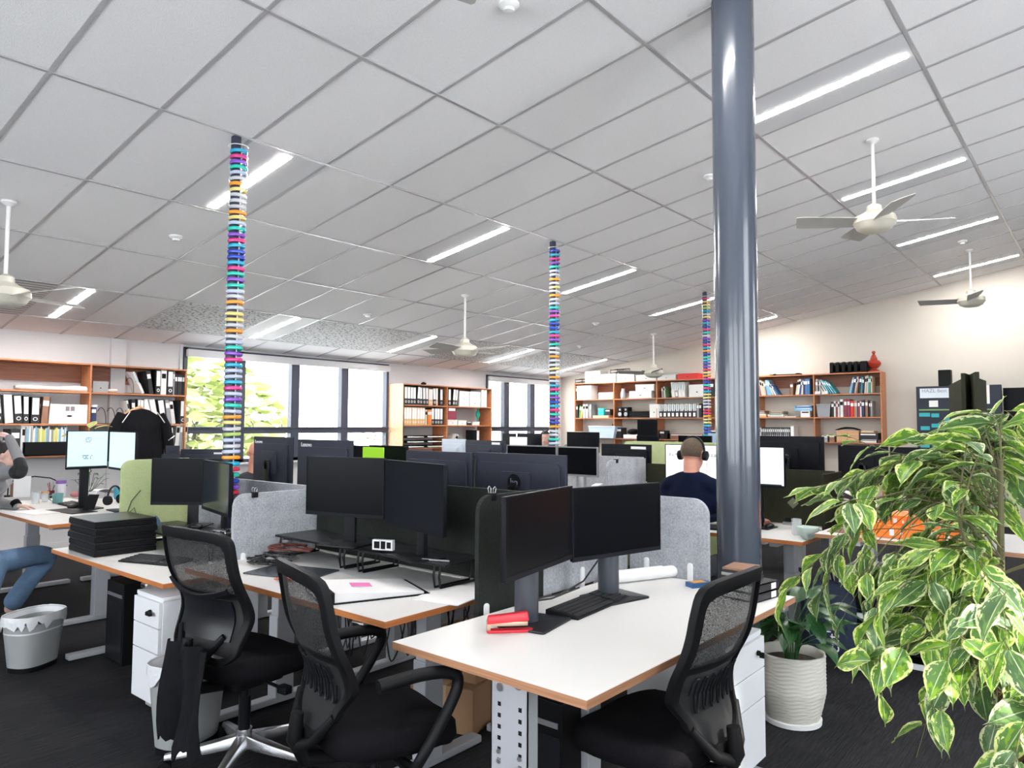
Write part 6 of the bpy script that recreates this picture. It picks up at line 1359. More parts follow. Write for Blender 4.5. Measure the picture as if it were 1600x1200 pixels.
# ------------------------------------------------------------------ plants
def leaf_mat(name, centre, centre2, edge, vari=True, rough=.4, rib=(.62,.70,.45)):
    M = mat(name, centre, rough); nt = M.node_tree; b = nt.nodes['Principled BSDF']; uv = N(M, 'ShaderNodeUVMap'); uv.uv_map = 'uv'
    sp = N(M, 'ShaderNodeSeparateXYZ'); nt.links.new(uv.outputs[0], sp.inputs[0])
    ab = N(M, 'ShaderNodeMath', operation='ABSOLUTE'); nt.links.new(sp.outputs[1], ab.inputs[0])
    n = N(M, 'ShaderNodeTexNoise'); n.inputs['Scale'].default_value = 2.2; n.inputs['Detail'].default_value = 3; nt.links.new(uv.outputs[0], n.inputs['Vector'])
    n2 = N(M, 'ShaderNodeTexNoise'); n2.inputs['Scale'].default_value = 5.5; n2.inputs['Detail'].default_value = 2; nt.links.new(uv.outputs[0], n2.inputs['Vector'])
    mixc = N(M, 'ShaderNodeMix', data_type='RGBA'); mixc.inputs['A'].default_value = (*centre, 1); mixc.inputs['B'].default_value = (*centre2, 1)
    st = N(M, 'ShaderNodeMath', operation='GREATER_THAN'); st.inputs[1].default_value = .53; nt.links.new(n.outputs['Fac'], st.inputs[0]); nt.links.new(st.outputs[0], mixc.inputs['Factor'])
    last = mixc.outputs['Result']
    if vari:
        ad = N(M, 'ShaderNodeMath', operation='MULTIPLY_ADD'); ad.inputs[1].default_value = 1.7; nt.links.new(n2.outputs['Fac'], ad.inputs[0]); nt.links.new(ab.outputs[0], ad.inputs[2])
        gt = N(M, 'ShaderNodeMath', operation='GREATER_THAN'); gt.inputs[1].default_value = 1.62; nt.links.new(ad.outputs[0], gt.inputs[0])
        mx = N(M, 'ShaderNodeMix', data_type='RGBA'); mx.inputs['B'].default_value = (*edge, 1); nt.links.new(last, mx.inputs['A']); nt.links.new(gt.outputs[0], mx.inputs['Factor']); last = mx.outputs['Result']
    lt = N(M, 'ShaderNodeMath', operation='LESS_THAN'); lt.inputs[1].default_value = .035; nt.links.new(ab.outputs[0], lt.inputs[0])
    mr = N(M, 'ShaderNodeMix', data_type='RGBA'); mr.inputs['B'].default_value = (*rib, 1); nt.links.new(last, mr.inputs['A']); nt.links.new(lt.outputs[0], mr.inputs['Factor'])
    nt.links.new(mr.outputs['Result'], b.inputs['Base Color'])
    tl = N(M, 'ShaderNodeBsdfTranslucent'); nt.links.new(mr.outputs['Result'], tl.inputs[0]); ms = N(M, 'ShaderNodeMixShader'); ms.inputs[0].default_value = .30
    out = nt.nodes['Material Output']; nt.links.new(b.outputs[0], ms.inputs[1]); nt.links.new(tl.outputs[0], ms.inputs[2]); nt.links.new(ms.outputs[0], out.inputs[0]); return M
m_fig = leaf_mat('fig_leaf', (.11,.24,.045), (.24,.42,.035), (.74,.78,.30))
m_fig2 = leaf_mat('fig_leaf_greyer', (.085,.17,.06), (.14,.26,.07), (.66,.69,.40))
m_lily = leaf_mat('lily_leaf', (.020,.070,.022), (.032,.105,.028), (0,0,0), vari=False, rough=.3, rib=(.04,.11,.04))
m_lime = leaf_mat('pothos_leaf', (.55,.60,.16), (.62,.66,.30), (.7,.72,.4), vari=True)
class Leaves:
    def __init__(s): s.mb = MB(); s.mb.uv = []
    def leaf(s, base, axis, up, L, W, fold=.25, droop=.35, nl=8, tipw=.35, tip=.12):
        """one leaf: a curved, folded blade with a drawn-out tip"""
        ax = Vector(axis).normalized(); up = Vector(up); up = (up-ax*up.dot(ax)); up = up.normalized() if up.length > 1e-4 else ax.orthogonal().normalized(); sd = ax.cross(up)
        cols = (-1, -.5, 0, .5, 1); pts = []; uvs = []; off = random.random()*40; bend = droop*(.5+random.random())
        tw = random.uniform(-.35,.35)
        for i in range(nl+1):
            t = i/nl; w_ = W*.5*(math.sin(PI*min(1, t*1.12+.02)**.80)**.85 if t*1.12+.02 < 1 else 0)
            if t > 1-tip*1.5: w_ = max(w_, W*.04*(1-t)/(tip*1.5))
            c = Vector(base)+ax*(L*t*(1-.12*bend*t)) - up*(bend*L*t*t*.55); wav = .05*W*math.sin(t*9+off)
            for k in cols:
                a = tw*t; sv = sd*math.cos(a)+up*math.sin(a)
                pts.append(c+sv*(w_*k)+up*(abs(k)*w_*fold+wav*abs(k))); uvs.append((t*1.6+off, k))
        nv = len(cols); fs = [(i*nv+j, i*nv+j+1, (i+1)*nv+j+1, (i+1)*nv+j) for i in range(nl) for j in range(nv-1)]
        s.mb.add(pts, fs)
        for f in fs:
            for q in f: s.mb.uv += list(uvs[q])
    def build(s, name, m, parent): 
        me = bpy.data.meshes.new(name); me.from_pydata(s.mb.v, [], s.mb.f); me.materials.append(m); ul = me.uv_layers.new(name='uv'); ul.data.foreach_set('uv', s.mb.uv); me.update(); me.shade_smooth()
        o = bpy.data.objects.new(name, me); COL.objects.link(o); o.parent = parent; return o
random.seed(19)
FX, FY = 2.115, .215
fig = thing('variegated_fig', 'large potted fig with cream-edged green leaves in the right foreground', 'plant', (FX, FY, 0))
MB().lathe([(.14,0),(.155,.01),(.19,.30),(.20,.32),(.195,.33),(.18,.32),(.175,.28),(0,.28)], n=40).build('pot', mat('terracotta', (.55,.48,.40), .7), fig)
MB().lathe([(.0,.27),(.10,.285),(.177,.28)], n=24).build('soil', mat('soil', (.04,.025,.015), .95, bump=.8, scale=60), fig)
m_bark = mat('fig_bark', (.20,.10,.055), .85, var=.4, scale=18, bump=.7)
for k in range(4):
    pts = []
    for i in range(36):
        t = i/35; a = k*PI/2+t*5.2; r = .032*(1-.45*t); pts.append((r*math.cos(a), r*math.sin(a), .27+t*.60))
    MB().tube(pts, [.022*(1-.5*i/35) for i in range(36)], 8).build('braided_trunk', m_bark, fig)
lv = Leaves(); lv2 = Leaves(); tw_ = MB(); tw_.tube([(0,0,.84),(.01,.012,1.05),(0,.0,1.42)], [.014,.010,.005], 8)
view = Vector((-FX, -FY, 0)).normalized()
def catm(V, n=5):
    Q = []
    for i in range(len(V)-1):
        p0 = V[max(i-1,0)]; p1 = V[i]; p2 = V[i+1]; p3 = V[min(i+2,len(V)-1)]
        for s_ in range(n): q = s_/n; Q.append(.5*((2*p1)+(-p0+p2)*q+(2*p0-5*p1+4*p2-p3)*q*q+(-p0+3*p1-3*p2+p3)*q**3))
    Q.append(V[-1]); return Q
NB = 138; Z3 = Vector((0, 0, 1))
for b_i in range(NB):
    z0 = max(.50, .44+.98*((b_i*.618) % 1)**.85); az = b_i*2.39996; R_ = random.uniform(.24,.43)*(1.0 if z0 > .85 else .85)
    lf = out_l = math.cos(az)*-.64+math.sin(az)*.768; skip = .14 if lf < 0 else .26
    if lf > .35: R_ *= .86; skip = .42
    if lf > .35 and b_i % 7 == 0: R_ *= 1.28
    if lf > .2 and .78 < z0 < 1.12: R_ *= .72; skip = .5
    if lf > .55 and z0 > 1.22: R_ = random.uniform(.40,.47); skip = .15
    out = Vector((math.cos(az), math.sin(az), 0)); rise = random.uniform(-.04,.20)*(1.0 if z0 > 1.0 else .6); side = out.cross(Vector((0,0,1)))*random.uniform(-.20,.20)
    s0 = Vector((0,0,z0)); e = s0+out*R_+side+Vector((0,0,rise-random.uniform(.0,.30)))+Vector((random.uniform(-.05,.05),random.uniform(-.05,.05),0))
    V = [s0, s0+out*R_*.35+Vector((0,0,rise*.8)), s0+out*R_*.72+side*.6+Vector((0,0,rise*.8-.02)), e]
    Q = catm(V, 6); tw_.tube(Q, [.0019*(1-.6*i/(len(Q)-1)) for i in range(len(Q))], 5)
    for i in range(4, len(Q)):
        if random.random() < skip: continue
        p = Q[i]; gap = at(1425, 815, d=1.55) - Vector((FX, FY, 0)); gd = ray(1425, 815).normalized(); rel = p-gap; rel -= gd*rel.dot(gd)
        if abs(rel.z) < .055 and abs((rel-Z3*rel.z).length) < .105 and random.random() < .85: continue
        d = (Q[i]-Q[i-1]).normalized(); s_ = -1 if i % 2 else 1; sd = d.cross(Vector((0,0,1))).normalized()*s_
        ax = (d*random.uniform(.4,1.0)+sd*random.uniform(.3,1.0)+Vector((0,0,-random.uniform(-.1,1.0)))).normalized()
        upv = Vector((0,0,1))+out*.5+Vector((random.uniform(-.5,.5),random.uniform(-.5,.5),0))
        st = p+ax*.014; tw_.tube([p, st], .0014, 4)
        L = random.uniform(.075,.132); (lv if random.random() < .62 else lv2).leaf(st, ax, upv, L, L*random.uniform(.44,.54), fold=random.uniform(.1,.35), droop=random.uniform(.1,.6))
for k in range(7):   # upright top shoots
    az = k*2.1+.6; b0 = Vector((.16*math.cos(az), .16*math.sin(az), 1.26)); e = b0+Vector((random.uniform(-.05,.05), random.uniform(-.05,.05), random.uniform(.12,.26)))
    Q = catm([Vector((0,0,1.15)), b0, e], 6); tw_.tube(Q, [.004*(1-.6*i/(len(Q)-1)) for i in range(len(Q))], 5)
    for i in range(4, len(Q)):
        a = i*2.4; ax = Vector((math.cos(a), math.sin(a), random.uniform(-.2,.35))); L = random.uniform(.07,.11); (lv if i % 2 else lv2).leaf(Q[i], ax, Vector((0,0,1)), L, L*.46, fold=.3, droop=.6)
lv.build('foliage', m_fig, fig); lv2.build('shaded_foliage', m_fig2, fig).name = 'shade_toned_foliage'; tw_.build('twigs', mat('fig_twig', (.10,.09,.04), .8), fig)  # second leaf set: greyer copy with shade put into its colour, mixed at random
dl = Leaves()
for k in range(12): a = k*.9; dl.leaf((.05*math.cos(a), .05*math.sin(a), .92+.012*k), (math.cos(a), math.sin(a), -.5), (0,0,1), .08, .04, fold=.6, droop=.9)
dl.build('dry_leaves', mat('dry_leaf', (.40,.20,.07), .8, var=.3), fig)

# peace lily
pc = at(1236, 1128, z=.0); lily = thing('peace_lily', 'peace lily in a white ribbed pot by the right end of the front desk', 'plant', (pc.x+.02, pc.y, 0))
MB().lathe([(.125,0),(.14,.006),(.142,.028),(.125,.03)], n=40).build('saucer', m_whitep, lily)
pm = MB(); n = 72; rows = 44; vs = []
for i in range(rows+1):
    z = .02+.33*i/rows; r0 = .122+.040*min(1,(i/rows)*2.2)**.7
    for j in range(n):
        a = 2*PI*j/n; r = r0+.0032*math.sin(z*2*PI/.019+1.6*math.sin(a*9+z*20)); vs.append((r*math.cos(a), r*math.sin(a), z))
for r, z in ((.155,.352),(.15,.34),(.148,.30)): vs += [(r*math.cos(2*PI*j/n), r*math.sin(2*PI*j/n), z) for j in range(n)]
pm.add(vs, [(i*n+j, i*n+(j+1)%n, (i+1)*n+(j+1)%n, (i+1)*n+j) for i in range(rows+3) for j in range(n)]+[list(range(n-1,-1,-1))]); pm.build('pot', mat('ribbed_ceramic', (.60,.58,.52), .6), lily, ang=80)
MB().lathe([(0,.305),(.10,.31),(.147,.30)], n=24).build('soil', mat('soil', (.04,.025,.015), .95), lily)
ll = Leaves(); stt = MB(); random.seed(8)
for k in range(34):
    a = k*2.4; r = random.uniform(.08,.30); h = random.uniform(.15,.46)*(1.1-r); o_ = Vector((math.cos(a), math.sin(a), 0))
    if k == 0: a = 2.2; o_ = Vector((math.cos(a), math.sin(a), 0)); r = .03; h = .42
    # keep foliage clear of the desk corner and the pillar
    if o_.dot(Vector((-1, 0.15, 0)).normalized()) > .6: r *= .35; h *= .7
    if o_.dot(Vector((0.1, 1, 0)).normalized()) > .8: r *= .4
    b0 = Vector((.03*math.cos(a), .03*math.sin(a), .31)); e = b0+o_*r*.7+Vector((0,0,h*.8)); Q = catm([b0, b0+o_*r*.15+Vector((0,0,h*.5)), e], 5); stt.tube(Q, .0028, 5)
    L = random.uniform(.15,.25); ll.leaf(e, o_*(.7+r)+Vector((0,0,random.uniform(-.5,.7) if k else 2)), Vector((0,0,1))-o_*.2, L, L*random.uniform(.38,.48), fold=.22, droop=.7, nl=10)
ll.build('foliage', m_lily, lily); stt.build('stems', m_lily if False else mat('lily_stem', (.02,.08,.02), .5), lily)
# small background plants
def small_plant(name, label, loc, n, L, m, potm=None, spread=.5, seed=1, w_=.5, up=.6):
    random.seed(seed); t = thing(name, label, 'plant', loc); MB().lathe([(.05,0),(.065,.10),(.06,.10),(.055,.085),(0,.085)], n=20).build('pot', potm or m_whitep, t)
    l_ = Leaves(); s_ = MB()
    for k in range(n):
        a = k*2.4; o_ = Vector((math.cos(a), math.sin(a), 0)); e = Vector((0,0,.09))+o_*spread*random.uniform(.1,.4)+Vector((0,0,random.uniform(.3,1)*up*.35)); s_.tube([(0,0,.085), tuple(e*.6+Vector((0,0,.03))), tuple(e)], .002, 4)
        l_.leaf(e, o_*.8+Vector((0,0,random.uniform(-.2,.9))), (0,0,1), L*random.uniform(.7,1.1), L*w_, droop=.6)
    l_.build('foliage', m, t); s_.build('stems', mat('lily_stem', (.02,.08,.02), .5), t); return t
pz = at(132, 652, x=2.75); t = small_plant('pothos', 'pale yellow-green pothos leaves showing above the lit monitors', (2.80, at(135, 700, x=2.80).y, .78), 9, .15, m_lime, up=1.75, seed=4, w_=.6, spread=.35)
small_plant('leafy_plant', 'small dark green plant below the lit monitors', (2.62, at(142, 700, x=2.62).y, .78), 16, .07, m_lily, up=.5, seed=6, spread=.35)
small_plant('leafy_plant', 'little green plant on the window sill beside the bookcase', (at(575, 690, y=9.5).x, 9.5, .951), 30, .10, leaf_mat('sill_leaf', (.12,.25,.10), (.2,.35,.15), (.5,.6,.4)), up=1.1, seed=9, spread=.9)
a = at(1405, 690, x=7.6); t = small_plant('palm', 'dark feathery palm between the wall bookcase and the fig', (7.6, a.y, .751), 26, .34, m_lily, up=1.0, seed=12, w_=.10, spread=.6)
a = at(880, 690, x=8.75); small_plant('striped_plant', 'black and white striped leaves beside the middle ring-covered pole', (9.0, at(876, 690, x=9.0).y, .751), 9, .26, leaf_mat('striped_leaf', (.03,.04,.03), (.65,.67,.62), (.02,.03,.02), vari=False), up=1.1, seed=13, w_=.25, spread=.4)

# ================================================================== PEOPLE
def loft(mb, secs, n=20, mi=0):
    """secs: (centre, rx, ry, axis_u, axis_v)"""
    vs = []
    for c, rx, ry, u, v in secs:
        c = Vector(c); u = Vector(u); v = Vector(v)
        for j in range(n): a = 2*PI*j/n; vs.append(tuple(c+u*(rx*math.cos(a))+v*(ry*math.sin(a))))
    k = len(secs); fs = [(i*n+j, i*n+(j+1)%n, (i+1)*n+(j+1)%n, (i+1)*n+j) for i in range(k-1) for j in range(n)]
    return mb.add(vs, fs+[list(range(n-1,-1,-1)), list(range((k-1)*n, k*n))], mi)
def fuse(mb, name, m, parent, voxel=.009, smooth=6):
    """merge the overlapping closed pieces into one continuous surface"""
    o = mb.build(name+'_src', m, None); md = o.modifiers.new('r', 'REMESH'); md.mode = 'VOXEL'; md.voxel_size = voxel; md.use_smooth_shade = True
    s = o.modifiers.new('s', 'SMOOTH'); s.iterations = smooth; s.factor = .5
    dg = bpy.context.evaluated_depsgraph_get(); me = bpy.data.meshes.new_from_object(o.evaluated_get(dg)); me.name = name
    old = o.data; bpy.data.objects.remove(o); bpy.data.meshes.remove(old)
    me.materials.clear(); me.materials.append(m); me.shade_smooth()
    r = bpy.data.objects.new(name, me); COL.objects.link(r); r.parent = parent; return r
def limb(mb, pts, rs, n=14):
    Q = catm([Vector(p) for p in pts], 5); k = len(pts)-1; R_ = []
    for i in range(len(Q)):
        t = i/5; a = min(int(t), k-1); f = t-a; R_.append(rs[a]*(1-f)+rs[a+1]*f)
    mb.tube(Q, R_, n)
    mb.ell(tuple(Q[0]), (R_[0],)*3); mb.ell(tuple(Q[-1]), (R_[-1],)*3)
def hand(mb, wr, d, pn, thumb, curl=.5, s=1.0):
    """wrist, finger direction, palm normal (pointing away from the palm side), thumb side"""
    wr = Vector(wr); d = Vector(d).normalized(); pn = Vector(pn); pn = (pn-d*pn.dot(d)).normalized(); sd = d.cross(pn)*thumb
    c = wr+d*.045*s; loft(mb, [(wr-d*.01, .026*s, .019*s, sd, pn), (wr+d*.02*s, .034*s, .016*s, sd, pn), (wr+d*.06*s, .042*s, .014*s, sd, pn), (wr+d*.092*s, .040*s, .011*s, sd, pn)], 14)
    for k, (off, L) in enumerate(((.030,.072),(.010,.080),(-.010,.074),(-.029,.058))):
        b = wr+d*.085*s+sd*off*s; P = [b]; a = .15; cur = b
        for q, f in enumerate((.45,.32,.26)):
            a += curl*(.55+.12*k*0+.1*q); cur = cur+(d*math.cos(a)-pn*math.sin(a))*L*f*s+sd*off*.05; P.append(cur.copy())
        mb.tube(P, [.0092*s,.0086*s,.0078*s,.0062*s], 10); mb.ell(tuple(P[-1]), (.0062*s,)*3, nu=8, nv=6)
    b = wr+d*.025*s+sd*.028*s; P = [b, b+d*.025*s+sd*.022*s-pn*.006, b+d*.055*s+sd*.030*s-pn*.014*s*(1+curl), b+d*.078*s+sd*.026*s-pn*.022*s*(1+curl)]
    mb.tube(P, [.013*s,.011*s,.0095*s,.0075*s], 10); mb.ell(tuple(P[-1]), (.0075*s,)*3, nu=8, nv=6)
def head(mb, c, yaw=0, pitch=0, s=.95):
    M = Matrix.Translation(c) @ Matrix.Rotation(yaw, 4, 'Z') @ Matrix.Rotation(pitch, 4, 'X') @ Matrix.Scale(s, 4)
    mb.ell((0,-.012,.028), (.076,.094,.088), M=M, nu=28, nv=20); mb.ell((0,.022,-.035), (.062,.070,.078), M=M, nu=24, nv=16)
    mb.ell((0,.052,-.085), (.034,.034,.026), M=M)          # chin
    mb.ell((0,.076,.030), (.056,.018,.016), M=M)           # brow
    mb.add([(-.010,.080,.022),(.010,.080,.022),(-.018,.080,-.032),(.018,.080,-.032),(0,.092,.015),(0,.116,-.026),(-.014,.06,.02),(.014,.06,.02),(-.014,.06,-.035),(.014,.06,-.035)], [(0,4,1),(0,2,5,4),(1,4,5,3),(2,3,5),(6,7,9,8),(0,1,7,6),(2,8,9,3),(0,6,8,2),(1,3,9,7)], 0, M)
    mb.ell((0,.088,-.060), (.024,.012,.010), M=M)          # lips
    for s_ in (-1, 1):
        mb.ell((s_*.040,.066,-.008), (.024,.020,.022), M=M)   # cheeks
        mb.ell((s_*.079,-.008,.000), (.010,.020,.032), M=M, nu=12, nv=10); mb.ell((s_*.088,-.016,.004), (.006,.016,.026), M=M, nu=12, nv=8)   # ears
    return M
m_eye = mat('eye_white', (.75,.73,.70), .2); m_iris = mat('iris', (.03,.02,.015), .2); m_lip = mat('lips', (.38,.12,.10), .5)
def face(t, M, glasses=False):
    e = MB(); i_ = MB()
    for s_ in (-1, 1): e.ell((s_*.031,.0805,.012), (.014,.010,.008), M=M, nu=12, nv=8); i_.ell((s_*.031,.0885,.012), (.0055,.004,.0055), M=M, nu=10, nv=6)
    e.build('eyes', m_eye, t); i_.build('irises', m_iris, t)
    l = MB(); l.ell((0,.096,-.060), (.022,.006,.006), M=M); l.build('mouth', m_lip, t)
    if glasses:
        g = MB()
        for s_ in (-1, 1):
            g.tube([(s_*.033+.025*math.cos(a), .100, .010+.018*math.sin(a)) for a in [2*PI*q/16 for q in range(16)]], .0022, 6, closed=True, M=M)
            g.tube([(s_*.058,.098,.014),(s_*.078,.05,.016),(s_*.084,-.01,.014)], .002, 6, M=M)
        g.tube([(-.008,.101,.013),(.008,.101,.013)], .002, 6, M=M); g.build('glasses', m_black_s, t)
def hair_cap(t, M, m, k=1.0, cut=.0, long_=False, name='hair', bump_=0.0):
    h = MB(); n, r_ = 28, 16; vs = []
    for i in range(r_+1):
        ph = PI*.66*i/r_
        for j in range(n):
            a = 2*PI*j/n; f = math.sin(a); lim = PI*(.36 if f > .35 else .66 if f < -.1 else .66-.30*(f+.1)/.45); p_ = min(ph, lim) if True else ph
            q = max(math.sin(p_), .002); vs.append((.081*k*q*math.cos(a), -.012+.099*k*q*math.sin(a), .030+.094*k*math.cos(p_)))
    h.add(vs, [(i*n+j, i*n+(j+1)%n, (i+1)*n+(j+1)%n, (i+1)*n+j) for i in range(r_) for j in range(n)], 0, M)
    if long_:
        for j in range(15):
            a = PI+PI*j/14; x = .088*math.cos(a); y = -.012+.085*math.sin(a); h.tube([(x*.9,y*.9,.06),(x*1.08,y*1.05,-.03),(x*1.15,y,-.13),(x*1.05,y*.8,-.22)], [.024,.026,.024,.010], 8, M=M)
    return h.build(name, m, t, ang=60)
X_, Y__, Z_ = Vector((1,0,0)), Vector((0,1,0)), Vector((0,0,1))
def person(loc, rz, label, hd, sh, wrL, wrR, elL, elR, top, hairf, knees, feet, skin, legs_m, headyaw=0, headpitch=0, sleeve=None, hands=(((0,1,0),(0,0,1),.5),((0,1,0),(0,0,1),.5)), shoes=None, hip=(0,0,.56), lean=0, glasses=False, chest=(.165,.115)):
    """seated figure in local coordinates, facing +Y, origin on the floor below the hips"""
    t = thing('person', label, 'person', loc, rz); hip = Vector(hip); nb = (Vector(sh[0])+Vector(sh[1]))/2+Vector((0,0,.062)); hd = Vector(hd)
    b = MB(); M = head(b, hd, headyaw, headpitch)
    neck0 = nb-Vector((0,0,.05)); limb(b, [neck0, (nb+hd)/2+Vector((0,-.012,-.03)), hd+Vector((0,-.025,-.05))], [.066,.056,.056])
    loft(b, [(hip-Z_*.06,.13,.085,X_,Y__),(hip+Z_*.10,.13,.085,X_,Y__),(hip*.5+nb*.5,.125,.085,X_,Y__),(nb-Z_*.15,.135,.085,X_,Y__),(nb-Z_*.06,.11,.06,X_,Y__),(nb-Z_*.0,.06,.055,X_,Y__)])
    for s_, (S, E, W_h, hn) in enumerate(((sh[0], elL, wrL, hands[0]), (sh[1], elR, wrR, hands[1]))):
        limb(b, [nb*.55+Vector(S)*.45-Z_*.02, S, (Vector(S)+Vector(E))/2, E, W_h], [.05,.045,.040,.034,.024]); hand(b, W_h, hn[0], hn[1], 1 if s_ == 0 else -1, hn[2])
        k = knees[s_]; f = feet[s_]; h0 = hip+Vector((-.09 if s_ == 0 else .09, .02, -.03)); k = Vector(k); f = Vector(f); limb(b, [h0, (h0+k)/2, k, k+(f-k)*.5, k+(f-k)*.86, f], [.070,.062,.048,.045,.036,.034]); 
        limb(b, [Vector(f), Vector(f)+Vector((0,.03,-.045)), Vector(f)+Vector((0,.13,-.055))], [.034,.036,.028])
    fuse(b, 'body', skin, t, .0085, 4)
    c = MB()
    loft(c, [(hip-Z_*.05,.165,.120,X_,Y__),(hip+Z_*.08,.168,.125,X_,Y__),(hip*.5+nb*.5,.160,.120,X_,Y__),(nb-Z_*.15,chest[0]+.015,.125,X_,Y__),(nb-Z_*.05,chest[0]-.012,.090,X_,Y__),(nb-Z_*.005,.105,.075,X_,Y__),(nb+Z_*.035,.068,.066,X_,Y__)], 24)
    limb(c, [Vector(sh[0])-Z_*.01, Vector(sh[0])*.5+nb*.5+Z_*.004, nb+Vector((0,0,-.015)), Vector(sh[1])*.5+nb*.5+Z_*.004, Vector(sh[1])-Z_*.01], [.054,.060,.064,.060,.054])
    limb(c, [Vector(sh[0])-Z_*.10, nb-Z_*.14, Vector(sh[1])-Z_*.10], [.075,.095,.075])
    slv = sleeve or (.97, .97)
    for s_, (S, E, W_h) in enumerate(((sh[0], elL, wrL), (sh[1], elR, wrR))):
        S = Vector(S); E = Vector(E); W_h = Vector(W_h); limb(c, [nb*.55+S*.45-Z_*.02, S, (S+E)/2, E, E+(W_h-E)*slv[s_]], [.062,.060,.055,.048,.036])
    fuse(c, 'sweater', top, t, .010, 14)
    l = MB(); loft(l, [(hip-Z_*.09,.16,.12,X_,Y__),(hip+Z_*.06,.160,.118,X_,Y__)])
    for s_ in (0, 1):
        k = Vector(knees[s_]); f = Vector(feet[s_]); h0 = hip+Vector((-.09 if s_ == 0 else .09, .02, -.03)); limb(l, [h0, (h0+k)/2, k, k+(f-k)*.5, k+(f-k)*.86], [.095,.088,.070,.068,.070])
    fuse(l, 'trousers', legs_m, t, .011, 5)
    for s_ in (0, 1):
        f = Vector(feet[s_]); sm = MB(); loft(sm, [(f+Vector((0,-.045,-.055)),.028,.020,X_,Z_),(f+Vector((0,.0,-.045)),.042,.036,X_,Z_),(f+Vector((0,.08,-.055)),.046,.028,X_,Z_),(f+Vector((0,.17,-.062)),.040,.018,X_,Z_),(f+Vector((0,.205,-.066)),.018,.010,X_,Z_)], 16)
        sm.build('shoe', shoes or m_black, t)
    face(t, M, glasses); hairf(t, M); return t, M
m_hair = mat('hair_brown', (.085,.055,.035), .8, var=.5, scale=120, bump=.5); m_hairb = mat('hair_dark', (.018,.012,.012), .6, var=.4, scale=60, bump=.5)
m_navy = mat('navy_sweater', (.004,.007,.022), .9, var=.15, scale=80, bump=.15, spec=.1); m_jeans = mat('jeans', (.13,.22,.36), .85, var=.3, scale=14, bump=.2); m_trous = mat('dark_trousers', (.02,.022,.028), .85)
# -- the man with headphones, seen from behind (faces +X)
O = Vector((4.42, 2.26, 0)); RZ = -W2
def loc_(p): q = Vector(p)-O; c_, s_ = math.cos(-RZ), math.sin(-RZ); return Vector((q.x*c_-q.y*s_, q.x*s_+q.y*c_, q.z))
hw = at(1195, 812, z=.795); rh = loc_((hw.x-.08, hw.y, .80))
hd = loc_(at(1083, 711, d=5.0))
def hair_man(t, M):
    hair_cap(t, M, m_hair, 1.015)
    hp_ = MB(); hp_.tube([(.094*math.cos(a), -.010, .012+.124*math.sin(a)) for a in [PI*q/18 for q in range(19)]], .0075, 8, M=M); hp_.build('headphone_band', m_black_s, t)
    for s_ in (-1, 1): MB().cyl((s_*.084,-.006,-.002),(s_*.112,-.006,-.004),.036,20,M=M).build('ear_cup', m_black, t, bevel=.006)
    MB().tube([(.105,.0,-.03),(.10,.03,-.10),(.06,.05,-.20)], .002, 5, M=M).build('headphone_cord', m_silver, t)
person(O, RZ, 'man in navy sweater with black headphones seen from behind at his screens', hd, [(hd.x-.165, hd.y-.03, 1.085), (hd.x+.165, hd.y-.03, 1.085)], (hd.x-.10, rh.y-.02, .80), rh, (hd.x-.26, .26, .84), (hd.x+.27, .36, .85),
       m_navy, hair_man, [(-.14,.44,.53),(.14,.44,.53)], [(-.14,.42,.10),(.14,.42,.10)], m_skin, m_trous, headpitch=-.12, hands=(((0,1,-.05),(0,0,1),.3),((.0,1,-.12),(0,0,1),.45)), hip=(0,0,.55))
# -- the person at the far left with a hand on the head
O = Vector((1.20, 6.02, 0)); RZ = -W2-.10
hd = loc_(at(3, 712, d=6.05)); shR = loc_(at(6, 772, d=5.95)); 
def hair_left(t, M): hair_cap(t, M, m_hairb, 1.08)
m_gs = mat('grey_black_sleeve', (.22,.22,.23), .9); nt = m_gs.node_tree; b_ = nt.nodes['Principled BSDF']; tc = N(m_gs, 'ShaderNodeTexCoord'); sp = N(m_gs, 'ShaderNodeSeparateXYZ'); nt.links.new(tc.outputs['Object'], sp.inputs[0])
elb = loc_(at(34, 734, d=5.65)); hdw = loc_(at(14, 683, d=5.95)); 
shr = Vector((hd.x+.17, hd.y-.05, 1.08)); shl = Vector((hd.x-.17, hd.y-.03, 1.08)); hwl = loc_(at(27, 790, z=.815))
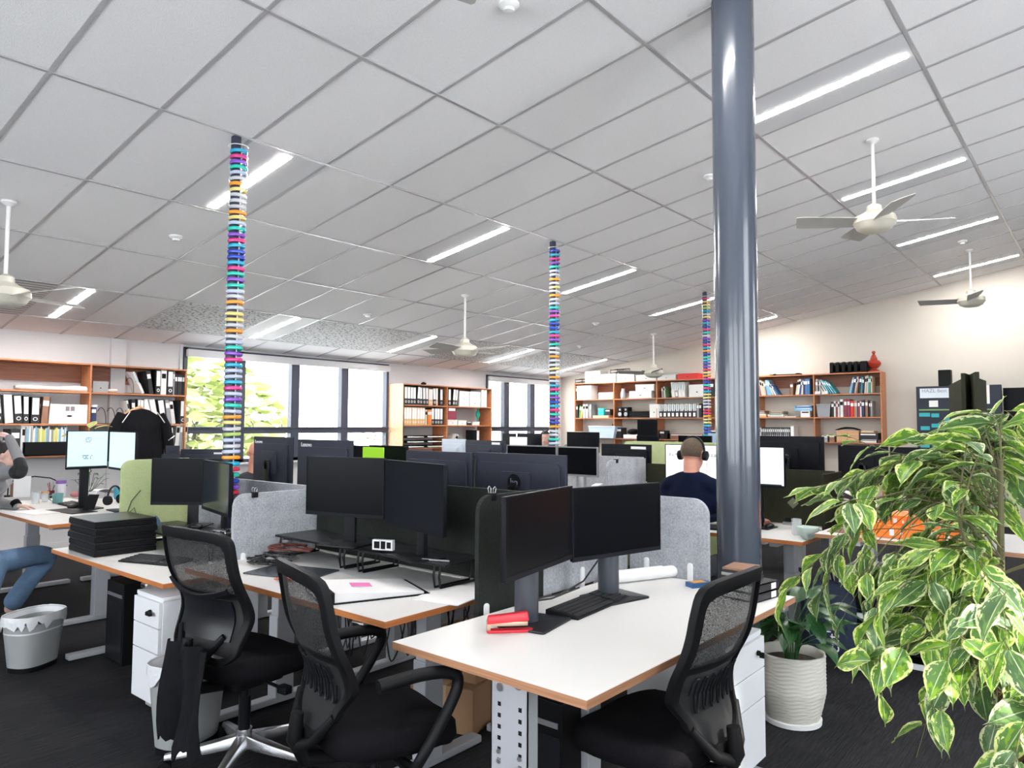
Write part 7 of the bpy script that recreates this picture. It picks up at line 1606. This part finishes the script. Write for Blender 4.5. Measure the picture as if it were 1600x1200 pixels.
# black elbow patch: distance from the elbow in object space
vm_ = N(m_gs, 'ShaderNodeVectorMath', operation='DISTANCE'); vm_.inputs[1].default_value = tuple(elb); nt.links.new(tc.outputs['Object'], vm_.inputs[0]); lt = N(m_gs, 'ShaderNodeMath', operation='LESS_THAN'); lt.inputs[1].default_value = .115; nt.links.new(vm_.outputs['Value'], lt.inputs[0])
mx = N(m_gs, 'ShaderNodeMix', data_type='RGBA'); mx.inputs['A'].default_value = (.22,.22,.23,1); mx.inputs['B'].default_value = (.012,.012,.014,1); nt.links.new(lt.outputs[0], mx.inputs['Factor']); nt.links.new(mx.outputs['Result'], b_.inputs['Base Color'])
kn = loc_(at(72, 868, d=5.55)); ft = loc_(at(14, 958, d=5.45)); ft.z = max(ft.z, .10)
tL, ML = person(O, RZ, 'person in grey and black top and blue jeans, hand on head, at the left edge', hd, [shl, shr], hwl, hdw, (shl*.5+hwl*.5)+Vector((-.10,-.02,-.12)), elb, m_gs, hair_left, [(-.14,.42,.52), kn], [(-.14,.36,.10), ft], m_skinp, m_jeans,
       hands=(((.1,1,-.15),(0,0,1),.35),((-.6,-.3,.25),(.2,.1,1),.5)), hip=(0,0,.55), headpitch=-.15)
MB().cyl(tuple(hwl-(hwl-(shl*.5+hwl*.5)).normalized()*.045), tuple(hwl-(hwl-(shl*.5+hwl*.5)).normalized()*.0), .036, 16).build('cuff', m_cloth, tL)
# -- the bald man behind the left pole and the woman far back
def no_hair(t, M): pass
O = at(393, 708, d=6.75); hz_ = O.z; O.z = 0; yw = math.atan2(-O.y, -O.x)-W2
person(O, yw+.5, 'bald man with glasses, face half hidden behind the left ring-covered pole', (0,.10,hz_), [(-.18,.04,hz_-.27),(.18,.04,hz_-.27)], (-.15,.42,.80), (.15,.42,.80), (-.24,.12,.86), (.24,.12,.86), m_trous, no_hair, [(-.12,.40,.52),(.12,.40,.52)], [(-.12,.38,.10),(.12,.38,.10)], m_skin, m_trous, glasses=True, headpitch=-.2, headyaw=-.3)
O = at(853, 684, x=9.75); hz_ = O.z; O.z = 0
def hair_w(t, M): hair_cap(t, M, m_hairb, 1.12, long_=True)
person(O, W2+.5, 'woman with long dark hair half hidden behind the distant monitors', (0,.10,hz_), [(-.16,.04,hz_-.26),(.16,.04,hz_-.26)], (-.15,.42,.80), (.15,.42,.80), (-.22,.12,.84), (.22,.12,.84), m_trous, hair_w, [(-.12,.40,.52),(.12,.40,.52)], [(-.12,.38,.10),(.12,.38,.10)], m_skinp, m_trous, headpitch=-.1)
# person in a plaid shirt, only the folded arm shows beside the dark screen
c = at(1322, 768, x=6.25); o = MB().ell((0,0,0),(.14,.13,.12), nu=24, nv=16).grid(lambda u, v: (.0,0,0), 1, 1).build('plaid_garment', m_plaid); 
o.location = (6.22, c.y, .755+.13); o.scale = (1,1,1.1); tag(o, 'black and white plaid garment bundled behind the dark screen end', 'garment')
